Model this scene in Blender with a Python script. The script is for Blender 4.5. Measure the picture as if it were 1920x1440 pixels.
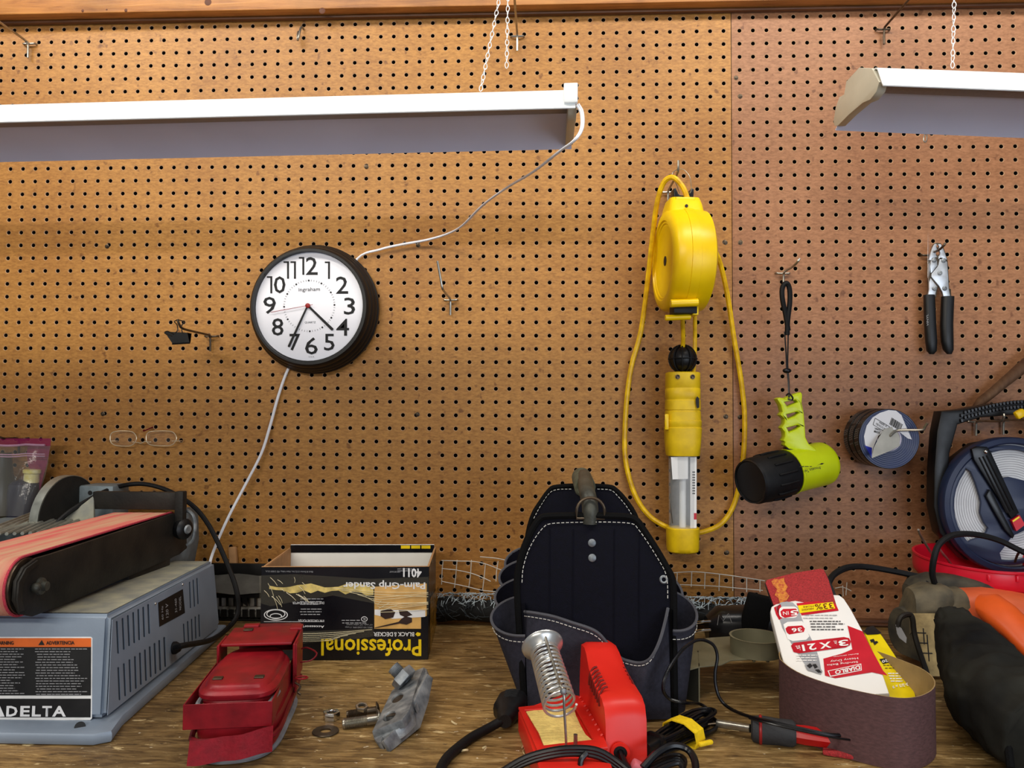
import bpy, bmesh, math, random
from mathutils import Vector, Matrix
R_ = random.Random(7)
PI = math.pi
scn = bpy.context.scene
for o_ in list(bpy.data.objects): bpy.data.objects.remove(o_)
COL = scn.collection

# ------------------------------------------------------------------ camera
FPX = 1442.0
CAM = Vector((1.08631, -1.46059, 0.38943)); YAW, PIT, ROL = -.04449, .03542, .00501
CF = Vector((math.sin(YAW)*math.cos(PIT), math.cos(YAW)*math.cos(PIT), math.sin(PIT)))
r0 = Vector((math.cos(YAW), -math.sin(YAW), 0)); u0 = r0.cross(CF)
CR = r0*math.cos(ROL)+u0*math.sin(ROL); CU = -r0*math.sin(ROL)+u0*math.cos(ROL)
cd = bpy.data.cameras.new('camera'); cam = bpy.data.objects.new('camera', cd); COL.objects.link(cam)
cd.sensor_fit = 'HORIZONTAL'; cd.sensor_width = 36; cd.lens = 36*FPX/1920; cd.clip_start = .02; cd.clip_end = 50
m_ = Matrix((CR, CU, -CF)).transposed().to_4x4(); m_.translation = CAM; cam.matrix_world = m_
scn.camera = cam

# ------------------------------------------------------------------ light
def srgb(c, a=1.0):
    f = lambda v: ((v/255)/12.92 if v/255 <= .04045 else ((v/255+.055)/1.055)**2.4)
    return (f(c[0]), f(c[1]), f(c[2]), a)
w = bpy.data.worlds.new('world'); scn.world = w; w.use_nodes = True
w.node_tree.nodes['Background'].inputs[0].default_value = (.80, .88, 1.0, 1)
w.node_tree.nodes['Background'].inputs[1].default_value = 0.15
def area(name, loc, target, sx, sy, power, col):
    l = bpy.data.lights.new(name, 'AREA'); l.shape = 'RECTANGLE'; l.size = sx; l.size_y = sy; l.energy = power; l.color = col
    o = bpy.data.objects.new(name, l); COL.objects.link(o); o.location = loc
    o.rotation_euler = (Vector(target)-Vector(loc)).to_track_quat('-Z', 'Y').to_euler()
    return o
area('ceiling_tube', (.0, -4.0, 1.60), (.55, 0, .7), 2.4, .07, 46, (1.0, .92, .80))
area('overhead_tube_left', (.0, -.90, 1.66), (.3, 0, 1.0), 1.3, .12, 17, (1.0, .94, .84))
area('overhead_tube_right', (1.75, -.90, 1.66), (1.6, 0, 1.0), 1.3, .12, 14, (1.0, .94, .86))
area('window_daylight', (2.6, -2.9, .30), (1.2, -.1, .6), 1.6, 1.1, 25, (.80, .88, 1.0))
scn.view_settings.view_transform = 'Standard'; scn.view_settings.look = 'None'
scn.view_settings.gamma = 1; scn.view_settings.use_curve_mapping = False
scn.view_settings.exposure = 0.15

# ------------------------------------------------------------------ helpers
def ray(px, py): return (CF + CR*((px-960)/FPX) - CU*((py-720)/FPX))
def at(px, py, X=None, Y=None, Z=None):
    d = ray(px, py)
    if X is not None: t = (X-CAM.x)/d.x
    elif Y is not None: t = (Y-CAM.y)/d.y
    else: t = (Z-CAM.z)/d.z
    return CAM+d*t
def atp(px, py, P, N):
    d = ray(px, py); return CAM + d*((P-CAM).dot(N)/d.dot(N))
class Pl:                                   # a plane in the scene, met by sight lines through photo pixels
    def __init__(s, a, b=None, c=None, n=None):
        s.p = a; s.n = (b-a).cross(c-a).normalized() if n is None else n.normalized()
        if s.n.dot(CAM-s.p) < 0: s.n = -s.n
    def __call__(s, px, py, off=0): return atp(px, py, s.p+s.n*off, s.n)
def planeY(y): return Pl(Vector((0, y, 0)), n=Vector((0, -1, 0)))
def planeZ(z): return Pl(Vector((0, 0, z)), n=Vector((0, 0, 1)))

def M(name, col, rough=.5, metal=0., var=.12, scale=30., bump=0., bscale=200., col2=None, stretch=(1, 1, 1), alpha=1., spec=.4, trans=0., c2amt=.5, emit=None, coat=0.):
    m = bpy.data.materials.new(name); m.use_nodes = True; nt = m.node_tree; N = nt.nodes; L = nt.links
    b = N['Principled BSDF']; b.inputs['Roughness'].default_value = rough; b.inputs['Metallic'].default_value = metal
    b.inputs['Specular IOR Level'].default_value = spec; b.inputs['Alpha'].default_value = alpha
    b.inputs['Transmission Weight'].default_value = trans; b.inputs['Coat Weight'].default_value = coat
    tc = N.new('ShaderNodeTexCoord'); mp = N.new('ShaderNodeMapping'); mp.inputs['Scale'].default_value = stretch
    L.new(tc.outputs['Object'], mp.inputs['Vector'])
    nz = N.new('ShaderNodeTexNoise'); nz.inputs['Scale'].default_value = scale; nz.inputs['Detail'].default_value = 6
    L.new(mp.outputs[0], nz.inputs['Vector'])
    c = srgb(col); c2 = srgb(col2) if col2 else tuple(x*(1-var*2) for x in c[:3])+(1,)
    rp = N.new('ShaderNodeValToRGB'); e = rp.color_ramp.elements
    e[0].position = .5-.22; e[0].color = c2; e[1].position = .5+.22*(1 if not col2 else 1-c2amt*.4); 
    if col2: e[0].position = .3+.25*c2amt-.1
    e[1].color = tuple(min(1, x*(1+var*.6)) for x in c[:3])+(1,)
    L.new(nz.outputs['Fac'], rp.inputs[0]); L.new(rp.outputs[0], b.inputs['Base Color'])
    mr = N.new('ShaderNodeMapRange'); mr.inputs[3].default_value = max(0, rough-.08); mr.inputs[4].default_value = min(1, rough+.1)
    L.new(nz.outputs['Fac'], mr.inputs[0]); L.new(mr.outputs[0], b.inputs['Roughness'])
    if bump:
        n2 = N.new('ShaderNodeTexNoise'); n2.inputs['Scale'].default_value = bscale; n2.inputs['Detail'].default_value = 4
        L.new(mp.outputs[0], n2.inputs['Vector'])
        bp = N.new('ShaderNodeBump'); bp.inputs['Strength'].default_value = bump; bp.inputs['Distance'].default_value = .002
        L.new(n2.outputs['Fac'], bp.inputs['Height']); L.new(bp.outputs[0], b.inputs['Normal'])
    if emit: b.inputs['Emission Color'].default_value = srgb(emit[0]); b.inputs['Emission Strength'].default_value = emit[1]
    return m

OFF = {}
def tag(o, label=None, cat=None, group=None, kind=None):
    if label: o['label'] = label
    if cat: o['category'] = cat
    if group: o['group'] = group
    if kind: o['kind'] = kind
    return o
def thing(name, label, cat, loc, group=None):
    o = bpy.data.objects.new(name, None); o.empty_display_size = .02; COL.objects.link(o); o.location = loc
    OFF[o] = Vector(loc); return tag(o, label, cat, group)
def obj(name, bm, mat, parent=None, label=None, cat=None, group=None, kind=None, smooth=None, mats=None):
    if isinstance(bm, bpy.types.Mesh): me = bm
    else:
        bmesh.ops.recalc_face_normals(bm, faces=bm.faces) if not getattr(bm, 'keep', False) else None
        me = bpy.data.meshes.new(name); bm.to_mesh(me); bm.free()
    if parent is None:
        xs = [v.co for v in me.vertices]
        off = Vector(((min(v.x for v in xs)+max(v.x for v in xs))/2, (min(v.y for v in xs)+max(v.y for v in xs))/2, min(v.z for v in xs)))
    else: off = OFF[parent]
    me.transform(Matrix.Translation(-off)); me.name = name
    for mm in (mats or [mat]): me.materials.append(mm)
    o = bpy.data.objects.new(name, me); COL.objects.link(o)
    if parent is None: o.location = off
    else: o.parent = parent
    OFF[o] = off
    if smooth is None: smooth = 40
    if smooth: smooth_by_angle(me, smooth)
    return tag(o, label, cat, group, kind)
def smooth_by_angle(me, deg):
    me.polygons.foreach_set('use_smooth', [True]*len(me.polygons))
    b = bmesh.new(); b.from_mesh(me); a = math.radians(deg)
    for e in b.edges:
        if len(e.link_faces) == 2 and e.calc_face_angle(0) > a: e.smooth = False
    b.to_mesh(me); b.free()
def BM(): return bmesh.new()
def add_mesh(bm, me): bm.from_mesh(me)
def box(bm, c, s, rot=None, bev=0, seg=2):
    """box centred at c with full sizes s; rot = Matrix 3x3"""
    t = bmesh.new(); bmesh.ops.create_cube(t, size=1)
    for v in t.verts: v.co = Vector((v.co.x*s[0], v.co.y*s[1], v.co.z*s[2]))
    if bev: bmesh.ops.bevel(t, geom=list(t.edges), offset=bev, segments=seg, affect='EDGES', profile=.5)
    M4 = Matrix.Translation(Vector(c)) @ (rot.to_4x4() if rot else Matrix.Identity(4))
    t.transform(M4); merge(bm, t); return bm
def merge(bm, t):
    me = bpy.data.meshes.new('t'); t.to_mesh(me); t.free(); bm.from_mesh(me); bpy.data.meshes.remove(me)
def bx(bm, x0, x1, y0, y1, z0, z1, bev=0, rot=None): return box(bm, ((x0+x1)/2, (y0+y1)/2, (z0+z1)/2), (x1-x0, y1-y0, z1-z0), rot, bev)
def crom(pts, n):
    pts = [Vector(p) for p in pts]; out = []
    P = [pts[0]*2-pts[1]]+pts+[pts[-1]*2-pts[-2]]
    for i in range(1, len(P)-2):
        for k in range(n):
            t = k/n; a, b, c, d = P[i-1], P[i], P[i+1], P[i+2]
            out.append(.5*((2*b)+(-a+c)*t+(2*a-5*b+4*c-d)*t*t+(-a+3*b-3*c+d)*t**3))
    out.append(pts[-1]); return out
def tube(bm, pts, r, seg=8, smooth=0, closed=False, flat=None, rad=None):
    """swept tube; flat=(w,h) gives an oval section; rad = list of radii per input point"""
    pts = [Vector(p) for p in pts]
    n0 = len(pts)
    if smooth and not closed: pts = crom(pts, smooth)
    elif smooth:
        q = pts[-1:]+pts+pts[:2]; o = crom(q, smooth); pts = o[smooth:-2*smooth-1+smooth] if False else o[smooth:smooth+smooth*n0]
    n = len(pts); rings = []; up = None
    for i, p in enumerate(pts):
        if closed: d = pts[(i+1) % n]-pts[i-1]
        else: d = pts[min(i+1, n-1)]-pts[max(i-1, 0)]
        if d.length < 1e-9: d = Vector((0, 0, 1))
        d.normalize()
        if up is None:
            up = Vector((0, 0, 1)) if abs(d.z) < .9 else Vector((1, 0, 0))
        up = (up-d*up.dot(d)); up = up.normalized() if up.length > 1e-6 else d.orthogonal().normalized()
        s = d.cross(up).normalized()
        if rad: k = i/(n-1)*(len(rad)-1); a = int(min(k, len(rad)-2)); rr = rad[a]+(rad[a+1]-rad[a])*(k-a)
        else: rr = r
        a_, b_ = (rr, rr) if not flat else (flat[0], flat[1])
        rings.append([bm.verts.new(p+s*(a_*math.cos(2*PI*k/seg))+up*(b_*math.sin(2*PI*k/seg))) for k in range(seg)])
    for i in range(n if closed else n-1):
        A, B = rings[i], rings[(i+1) % n]
        sh = 0
        if closed and i == n-1:
            sh = min(range(seg), key=lambda q: (A[0].co-B[q].co).length)
        for k in range(seg): bm.faces.new((A[k], A[(k+1) % seg], B[(k+1+sh) % seg], B[(k+sh) % seg]))
    if not closed: bm.faces.new(rings[0][::-1]); bm.faces.new(rings[-1])
    return bm
def frame(o, z, x=None):
    z = Vector(z).normalized(); x = Vector(x) if x is not None else (Vector((1, 0, 0)) if abs(z.x) < .9 else Vector((0, 1, 0)))
    x = (x-z*x.dot(z)).normalized(); y = z.cross(x)
    m = Matrix((x, y, z)).transposed().to_4x4(); m.translation = Vector(o); return m
def lathe(bm, prof, mtx, seg=32, closed=False, ang=2*PI, cap=True):
    """prof = [(radius, height)] turned about local Z of mtx"""
    rings = []
    full = ang > 6.28; ns = seg if full else seg+1
    for r, h in prof:
        if r < 1e-7: rings.append([bm.verts.new(mtx @ Vector((0, 0, h)))])
        else: rings.append([bm.verts.new(mtx @ Vector((r*math.cos(ang*k/seg), r*math.sin(ang*k/seg), h))) for k in range(ns)])
    for A, B in zip(rings, rings[1:]+([rings[0]] if closed else [])):
        for k in range(seg):
            k2 = (k+1) % ns
            if len(A) == 1 and len(B) == 1: continue
            if len(A) == 1: f = (A[0], B[k2], B[k])
            elif len(B) == 1: f = (A[k], A[k2], B[0])
            else: f = (A[k], A[k2], B[k2], B[k])
            bm.faces.new(f)
    if cap and not closed and full:
        for Rg in (rings[0], rings[-1]):
            if len(Rg) > 1:
                try: bm.faces.new(Rg)
                except ValueError: pass
    return bm
def cyl(bm, a, b, r, seg=20, r2=None, bev=0):
    a, b = Vector(a), Vector(b); L = (b-a).length; r2 = r if r2 is None else r2
    pr = [(r-bev, 0), (r, bev), (r2, L-bev), (r2-bev, L)] if bev else [(r, 0), (r2, L)]
    return lathe(bm, pr, frame(a, b-a), seg)
def ball(bm, c, r, seg=12, sc=(1, 1, 1)):
    t = bmesh.new(); bmesh.ops.create_uvsphere(t, u_segments=seg, v_segments=max(6, seg//2), radius=r)
    t.transform(Matrix.Translation(Vector(c)) @ Matrix.Diagonal((*sc, 1))); merge(bm, t); return bm
def loft(bm, secs, seg=24, p=2.0, cap=True):
    """secs = [(centre, vecA, vecB, power)] superellipse sections joined in order"""
    rings = []
    for s in secs:
        c, a, b = Vector(s[0]), Vector(s[1]), Vector(s[2]); q = s[3] if len(s) > 3 else p
        rg = []
        for k in range(seg):
            t = 2*PI*k/seg; ct, st = math.cos(t), math.sin(t)
            rg.append(bm.verts.new(c+a*math.copysign(abs(ct)**(2/q), ct)+b*math.copysign(abs(st)**(2/q), st)))
        rings.append(rg)
    for A, B in zip(rings, rings[1:]):
        for k in range(seg): bm.faces.new((A[k], A[(k+1) % seg], B[(k+1) % seg], B[k]))
    if cap: bm.faces.new(rings[0][::-1]); bm.faces.new(rings[-1])
    return bm
def plate(outline, holes, thick, mtx, bev=0., bm=None):
    """flat sheet with real holes: 2D curve filled, extruded; lies in local XY of mtx, from z=0 to z=thick"""
    cu = bpy.data.curves.new('c', 'CURVE'); cu.dimensions = '2D'; cu.fill_mode = 'BOTH'
    for ring in [outline]+list(holes):
        sp = cu.splines.new('POLY'); sp.points.add(len(ring)-1); sp.use_cyclic_u = True
        for i, q in enumerate(ring): sp.points[i].co = (q[0], q[1], 0, 1)
    cu.extrude = max(thick/2-bev, 0); cu.bevel_depth = bev; cu.bevel_resolution = 1; cu.offset = -bev
    o = bpy.data.objects.new('c', cu); me = bpy.data.meshes.new_from_object(o)
    me.transform(mtx @ Matrix.Translation((0, 0, thick/2)))
    bpy.data.objects.remove(o); bpy.data.curves.remove(cu)
    out = bm or bmesh.new(); out.from_mesh(me); bpy.data.meshes.remove(me)
    bmesh.ops.remove_doubles(out, verts=out.verts, dist=1e-6); return out
def pplate(pl, outline, thick, holes=(), bev=0., bm=None, bend=None):
    """plate whose outline (and holes) are photo pixels met on plane pl; front face on the plane"""
    n = pl.n; x = Vector((1, 0, 0)); x = (x-n*x.dot(n)).normalized(); y = n.cross(x)
    o = pl(*outline[0])
    def uv(q): v = pl(*q)-o; return (v.dot(x), v.dot(y))
    m = Matrix((x, y, n)).transposed().to_4x4(); m.translation = o-n*thick
    return plate([uv(q) for q in outline], [[uv(q) for q in h] for h in holes], thick, m, bev, bm)
def circ(cx, cy, rx, ry=None, n=24, a0=0, a1=2*PI, rot=0):
    ry = ry or rx; full = abs(a1-a0-2*PI) < 1e-6; out = []
    for k in range(n if full else n+1):
        t = a0+(a1-a0)*k/n; x, y = rx*math.cos(t), ry*math.sin(t)
        out.append((cx+x*math.cos(rot)-y*math.sin(rot), cy+x*math.sin(rot)+y*math.cos(rot)))
    return out
def rrect(x0, y0, x1, y1, r, n=4):
    o = []
    for cx, cy, a in ((x1-r, y1-r, 0), (x0+r, y1-r, PI/2), (x0+r, y0+r, PI), (x1-r, y0+r, 1.5*PI)):
        for k in range(n+1): t = a+PI/2*k/n; o.append((cx+r*math.cos(t), cy+r*math.sin(t)))
    return o
def text_mesh(s, bold=0., spacing=1.):
    cu = bpy.data.curves.new('t', 'FONT'); cu.body = s; cu.size = 1; cu.offset = bold; cu.resolution_u = 2; cu.space_character = spacing
    o = bpy.data.objects.new('t', cu); me = bpy.data.meshes.new_from_object(o); bpy.data.objects.remove(o); bpy.data.curves.remove(cu)
    return me
def text(bm, s, bl, br, tl, bold=0., lift=.0004, n=None, th=.0003, spacing=1.):
    """lettering laid on a surface: bl, br, tl = world points of its lower left, lower right, upper left"""
    me = text_mesh(s, bold, spacing)
    if not len(me.vertices): bpy.data.meshes.remove(me); return bm
    xs = [v.co.x for v in me.vertices]; ys = [v.co.y for v in me.vertices]; x0, x1, y0, y1 = min(xs), max(xs), min(ys), max(ys)
    U, V = br-bl, tl-bl; n = n or U.cross(V).normalized()
    if n.dot(CAM-bl) < 0: n = -n
    for v in me.vertices: v.co = bl+U*((v.co.x-x0)/max(x1-x0, 1e-6))+V*((v.co.y-y0)/max(y1-y0, 1e-6))+n*lift
    bm.from_mesh(me); bpy.data.meshes.remove(me); return bm
def ptext(bm, pl, s, bl, br, tl, bold=0., lift=.0005, **k): return text(bm, s, pl(*bl), pl(*br), pl(*tl), bold, lift, pl.n, **k)
def patch(bm, pl, pts, lift=.0003):
    f = [bm.verts.new(pl(*q)+pl.n*lift) for q in pts]; bm.faces.new(f); return bm
def lines(bm, pl, x0, x1, ys, h, jit=.3, lift=.0004):
    """rows of illegibly small print as thin bars between photo pixels"""
    for y in ys:
        a = x0+(x1-x0)*R_.uniform(0, .05); b = x1-(x1-x0)*R_.uniform(0, jit)
        while a < b:
            w_ = R_.uniform(4, 11); patch(bm, pl, [(a, y), (min(a+w_, b), y), (min(a+w_, b), y+h), (a, y+h)], lift); a += w_+R_.uniform(1, 2)
    return bm
V = Vector

# ------------------------------------------------------------------ materials
def board_mat(name, c1, c2):
    m = bpy.data.materials.new(name); m.use_nodes = True; nt = m.node_tree; N = nt.nodes; L = nt.links; b = N['Principled BSDF']
    tc = N.new('ShaderNodeTexCoord'); 
    a = N.new('ShaderNodeTexNoise'); a.inputs['Scale'].default_value = 230; a.inputs['Detail'].default_value = 5; a.inputs['Roughness'].default_value = .7
    mp = N.new('ShaderNodeMapping'); mp.inputs['Scale'].default_value = (.45, 1, 1.3); L.new(tc.outputs['Object'], mp.inputs[0]); L.new(mp.outputs[0], a.inputs['Vector'])
    c = N.new('ShaderNodeTexNoise'); c.inputs['Scale'].default_value = 2.6; c.inputs['Detail'].default_value = 5; L.new(tc.outputs['Object'], c.inputs['Vector'])
    r = N.new('ShaderNodeValToRGB'); r.color_ramp.elements[0].position = .34; r.color_ramp.elements[0].color = srgb(c2); r.color_ramp.elements[1].position = .64; r.color_ramp.elements[1].color = srgb(c1)
    L.new(a.outputs['Fac'], r.inputs[0])
    r2 = N.new('ShaderNodeValToRGB'); r2.color_ramp.elements[0].position = .36; r2.color_ramp.elements[0].color = (.74, .66, .60, 1); r2.color_ramp.elements[1].position = .55; r2.color_ramp.elements[1].color = (1, 1, 1, 1)
    L.new(c.outputs['Fac'], r2.inputs[0])
    mx = N.new('ShaderNodeMix'); mx.data_type = 'RGBA'; mx.blend_type = 'MULTIPLY'; mx.inputs[0].default_value = .75
    L.new(r.outputs[0], mx.inputs[6]); L.new(r2.outputs[0], mx.inputs[7])
    # sparse dark specks of grime
    s = N.new('ShaderNodeTexNoise'); s.inputs['Scale'].default_value = 60; s.inputs['Detail'].default_value = 2; L.new(tc.outputs['Object'], s.inputs['Vector'])
    r3 = N.new('ShaderNodeValToRGB'); r3.color_ramp.elements[0].position = .25; r3.color_ramp.elements[0].color = (.45, .36, .3, 1); r3.color_ramp.elements[1].position = .33; r3.color_ramp.elements[1].color = (1, 1, 1, 1)
    L.new(s.outputs['Fac'], r3.inputs[0])
    m2 = N.new('ShaderNodeMix'); m2.data_type = 'RGBA'; m2.blend_type = 'MULTIPLY'; m2.inputs[0].default_value = .8
    L.new(mx.outputs[2], m2.inputs[6]); L.new(r3.outputs[0], m2.inputs[7]); L.new(m2.outputs[2], b.inputs['Base Color'])
    b.inputs['Roughness'].default_value = .48; b.inputs['Specular IOR Level'].default_value = .35
    bp = N.new('ShaderNodeBump'); bp.inputs['Strength'].default_value = .12; bp.inputs['Distance'].default_value = .001; L.new(a.outputs['Fac'], bp.inputs['Height']); L.new(bp.outputs[0], b.inputs['Normal'])
    return m
def wood_mat(name, cols, stretch, scale=1., rough=.5, dark=.6, specks=False):
    m = bpy.data.materials.new(name); m.use_nodes = True; nt = m.node_tree; N = nt.nodes; L = nt.links; b = N['Principled BSDF']
    tc = N.new('ShaderNodeTexCoord'); mp = N.new('ShaderNodeMapping'); mp.inputs['Scale'].default_value = stretch; L.new(tc.outputs['Object'], mp.inputs[0])
    a = N.new('ShaderNodeTexNoise'); a.inputs['Scale'].default_value = 9*scale; a.inputs['Detail'].default_value = 9; a.inputs['Roughness'].default_value = .68; a.inputs['Distortion'].default_value = .7; L.new(mp.outputs[0], a.inputs['Vector'])
    r = N.new('ShaderNodeValToRGB'); cr = r.color_ramp
    cr.elements[0].position = .28; cr.elements[0].color = srgb(cols[0]); cr.elements[1].position = .72; cr.elements[1].color = srgb(cols[-1])
    for i, c in enumerate(cols[1:-1]): e = cr.elements.new(.28+.44*(i+1)/(len(cols)-1)); e.color = srgb(c)
    L.new(a.outputs['Fac'], r.inputs[0]); out = r.outputs[0]
    s = N.new('ShaderNodeTexNoise'); s.inputs['Scale'].default_value = 5; s.inputs['Detail'].default_value = 7; s.inputs['Roughness'].default_value = .65; L.new(tc.outputs['Object'], s.inputs['Vector'])
    r2 = N.new('ShaderNodeValToRGB'); r2.color_ramp.elements[0].position = .36; r2.color_ramp.elements[0].color = (1-dark, 1-dark, 1-dark, 1); r2.color_ramp.elements[1].position = .56; r2.color_ramp.elements[1].color = (1, 1, 1, 1)
    L.new(s.outputs['Fac'], r2.inputs[0]); mx = N.new('ShaderNodeMix'); mx.data_type = 'RGBA'; mx.blend_type = 'MULTIPLY'; mx.inputs[0].default_value = 1
    L.new(out, mx.inputs[6]); L.new(r2.outputs[0], mx.inputs[7]); out = mx.outputs[2]
    if specks:
        for sc, lo, col, st in ((26, .645, (214, 190, 140), (1, 3, 1)), (90, .675, (230, 220, 195), (1, 1.6, 1)), (40, .665, (45, 32, 20), (1, 2, 1)), (150, .66, (60, 42, 24), (.25, 2, 1)), (170, .66, (210, 184, 134), (.2, 2, 1))):
            mq = N.new('ShaderNodeMapping'); mq.inputs['Scale'].default_value = st; mq.inputs['Location'].default_value = (sc, sc/3, 0); L.new(tc.outputs['Object'], mq.inputs[0])
            n3 = N.new('ShaderNodeTexNoise'); n3.inputs['Scale'].default_value = sc; n3.inputs['Detail'].default_value = 5; n3.inputs['Roughness'].default_value = .6; L.new(mq.outputs[0], n3.inputs['Vector'])
            rr = N.new('ShaderNodeValToRGB'); rr.color_ramp.elements[0].position = lo; rr.color_ramp.elements[0].color = (0, 0, 0, 1); rr.color_ramp.elements[1].position = lo+.04; rr.color_ramp.elements[1].color = (.85, .85, .85, 1)
            L.new(n3.outputs['Fac'], rr.inputs[0]); mm = N.new('ShaderNodeMix'); mm.data_type = 'RGBA'; L.new(rr.outputs[0], mm.inputs[0]); L.new(out, mm.inputs[6]); mm.inputs[7].default_value = srgb(col); out = mm.outputs[2]
    L.new(out, b.inputs['Base Color']); b.inputs['Roughness'].default_value = rough
    bp = N.new('ShaderNodeBump'); bp.inputs['Strength'].default_value = .35; bp.inputs['Distance'].default_value = .0015; L.new(a.outputs['Fac'], bp.inputs['Height']); L.new(bp.outputs[0], b.inputs['Normal'])
    return m
m_peg = board_mat('pegboard_left', (182, 130, 64), (146, 98, 43))
m_peg2 = board_mat('pegboard_right', (166, 116, 80), (134, 90, 58))
m_rim = M('hole_edge', (190, 150, 112), .8)
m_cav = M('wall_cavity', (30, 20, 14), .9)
m_beam = wood_mat('beam_pine', [(128, 74, 30), (172, 112, 52), (190, 132, 66)], (1.0, 16, 16), .7, .45, .3)
m_bench = wood_mat('bench_plywood', [(62, 44, 24), (118, 90, 50), (160, 128, 78), (204, 176, 124)], (2.6, 15, 15), 1, .42, .5, True)
m_knot = M('knot', (92, 48, 24), .6, scale=200)
m_trimw = wood_mat('trim_wood', [(60, 34, 18), (98, 60, 34), (120, 78, 46)], (1.2, 14, 14), 1, .5, .3)
m_steel = M('zinc_steel', (176, 172, 160), .32, .9, .2, 60)
m_steeld = M('dark_steel', (96, 84, 70), .4, .85, .25, 60)
m_chrome = M('chrome', (215, 215, 212), .14, 1., .05, 30)
m_plier = M('plier_steel', (206, 210, 214), .38, .7, .15, 60)
m_bright = M('bright_spring_steel', (206, 206, 202), .3, .75, .1, 60)
m_galv = M('galvanized', (160, 164, 166), .5, .55, .22, 60, .3, 150, col2=(104, 110, 116), c2amt=.5)
m_white = M('white_enamel', (240, 243, 243), .35, 0, .03, 10)
m_cream = M('cream_plastic', (206, 200, 180), .5, 0, .05, 20)
m_refl = M('reflector_enamel', (228, 230, 252), .3, 0, .04, 6)
m_led = M('led_strip', (120, 118, 122), .35, 0, .15, 200)
m_ledd = M('led_diode', (200, 196, 190), .3)
m_cordw = M('white_cord', (232, 232, 236), .42, 0, .04, 50)
m_blk = M('black_plastic', (12, 12, 14), .42, 0, .2, 60)
m_blkrub = M('black_rubber', (15, 15, 17), .6, 0, .2, 80, .15, 300, spec=.25)
m_blkg = M('black_gloss', (10, 10, 14), .30, 0, .1, 60)
m_ink = M('black_ink', (16, 16, 18), .6)
m_face = M('clock_paper', (246, 246, 252), .55, 0, .02, 8)
m_redh = M('second_hand_red', (150, 30, 30), .4)
m_yel = M('yellow_plastic', (250, 212, 0), .34, 0, .06, 12, col2=(226, 178, 4), c2amt=.2)
m_yelc = M('yellow_cord', (240, 196, 10), .4, 0, .15, 60, col2=(190, 140, 16), c2amt=.2)
m_yeld = M('worn_yellow', (238, 200, 10), .45, 0, .1, 40, col2=(196, 156, 16), c2amt=-.3)
m_lime = M('lime_plastic', (206, 222, 18), .32, 0, .06, 20)
m_clear = M('clear_tube', (225, 228, 230), .08, 0, .02, 20, alpha=.28)
m_glass = M('spectacle_lens', (235, 235, 235), .05, 0, .02, 20, alpha=.035)
m_gold = M('gold_wire', (236, 214, 176), .3, .5, .1, 40)
m_delta = M('blue_grey_paint', (134, 147, 163), .42, .1, .08, 14, .06, 200)
m_dust = M('saw_dusted_paint', (150, 148, 128), .8, 0, .15, 30, .2, 300, col2=(120, 122, 116), c2amt=.5)
m_iron = M('dusty_black_iron', (17, 17, 17), .55, .2, .3, 20, .2, 200, col2=(50, 46, 40), c2amt=-.35, spec=.3)
m_beltr = M('red_abrasive', (206, 96, 92), .85, 0, .2, 12, .5, 900, col2=(208, 172, 136), stretch=(7, .5, 1), c2amt=.5)
m_beltf = M('red_abrasive_edge', (196, 58, 76), .85, 0, .2, 400, .5, 900)
m_alu = M('cast_aluminium', (170, 172, 164), .42, .8, .15, 60)
m_aludk = M('grey_cast_metal', (120, 132, 138), .5, .3, .15, 60, .2, 200)
m_discb = M('disc_black', (24, 22, 18), .75, 0, .3, 60, .3, 400)
m_lblw = M('label_white', (232, 232, 230), .45)
m_lblk = M('label_black', (14, 14, 16), .35, 0, .2, 40)
m_orange = M('label_orange', (226, 104, 28), .45)
m_redp = M('red_paint', (146, 14, 28), .4, .1, .12, 40, .08, 200, col2=(112, 14, 24), c2amt=.3)
m_redpd = M('dark_red_paint', (120, 16, 28), .4, .1, .2, 40)
m_redcloth = M('red_vinyl', (176, 26, 46), .6, 0, .15, 120, .3, 300)
m_greyrub = M('grey_rubber', (128, 130, 136), .6, 0, .15, 60)
m_bd = M('box_print_black', (9, 9, 15), .28, 0, .1, 30)
m_card = M('cardboard', (176, 132, 88), .8, 0, .1, 60, .1, 300)
m_cardw = M('card_inside_white', (232, 230, 222), .7, 0, .03, 20)
m_prty = M('print_yellow', (240, 206, 20), .35)
m_prtw = M('print_white', (228, 228, 228), .4)
m_prtg = M('print_grey', (150, 150, 152), .5)
m_prtt = M('print_tan', (214, 168, 96), .4, 0, .15, 40)
m_tape = M('packing_tape', (224, 214, 180), .12, 0, .05, 40, .5, 60, alpha=.04)
m_tapec = M('tape_crease', (226, 214, 176), .2, 0, .05, 40, alpha=.75)
m_navy = M('navy_canvas', (10, 10, 22), .75, 0, .2, 200, .3, 900, spec=.12)
m_grycan = M('grey_canvas', (48, 48, 58), .72, 0, .15, 200, .3, 900, spec=.15)
m_bind = M('black_binding', (9, 9, 10), .8, 0, .2, 200, .3, 900, spec=.12)
m_stitch = M('white_stitch', (208, 206, 198), .7)
m_rod = M('worn_handle_tube', (78, 78, 70), .5, .4, .3, 60, .2, 200)
m_sred = M('station_red', (222, 40, 28), .38, 0, .05, 20)
m_sponge = M('cellulose_sponge', (250, 220, 130), .95, 0, .12, 120, .8, 300)
m_pink = M('pink_tape', (214, 110, 120), .5)
m_velc = M('yellow_velcro', (246, 208, 20), .6, 0, .1, 200, .3, 800)
m_ired = M('iron_handle_red', (176, 20, 18), .35)
m_igrip = M('iron_grip', (46, 46, 48), .7, 0, .15, 120, .2, 400)
m_brownb = M('brown_abrasive', (92, 62, 62), .75, 0, .18, 160, .3, 900, stretch=(1, 1, 3))
m_brownin = M('abrasive_backing', (160, 134, 90), .7, 0, .1, 60)
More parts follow.
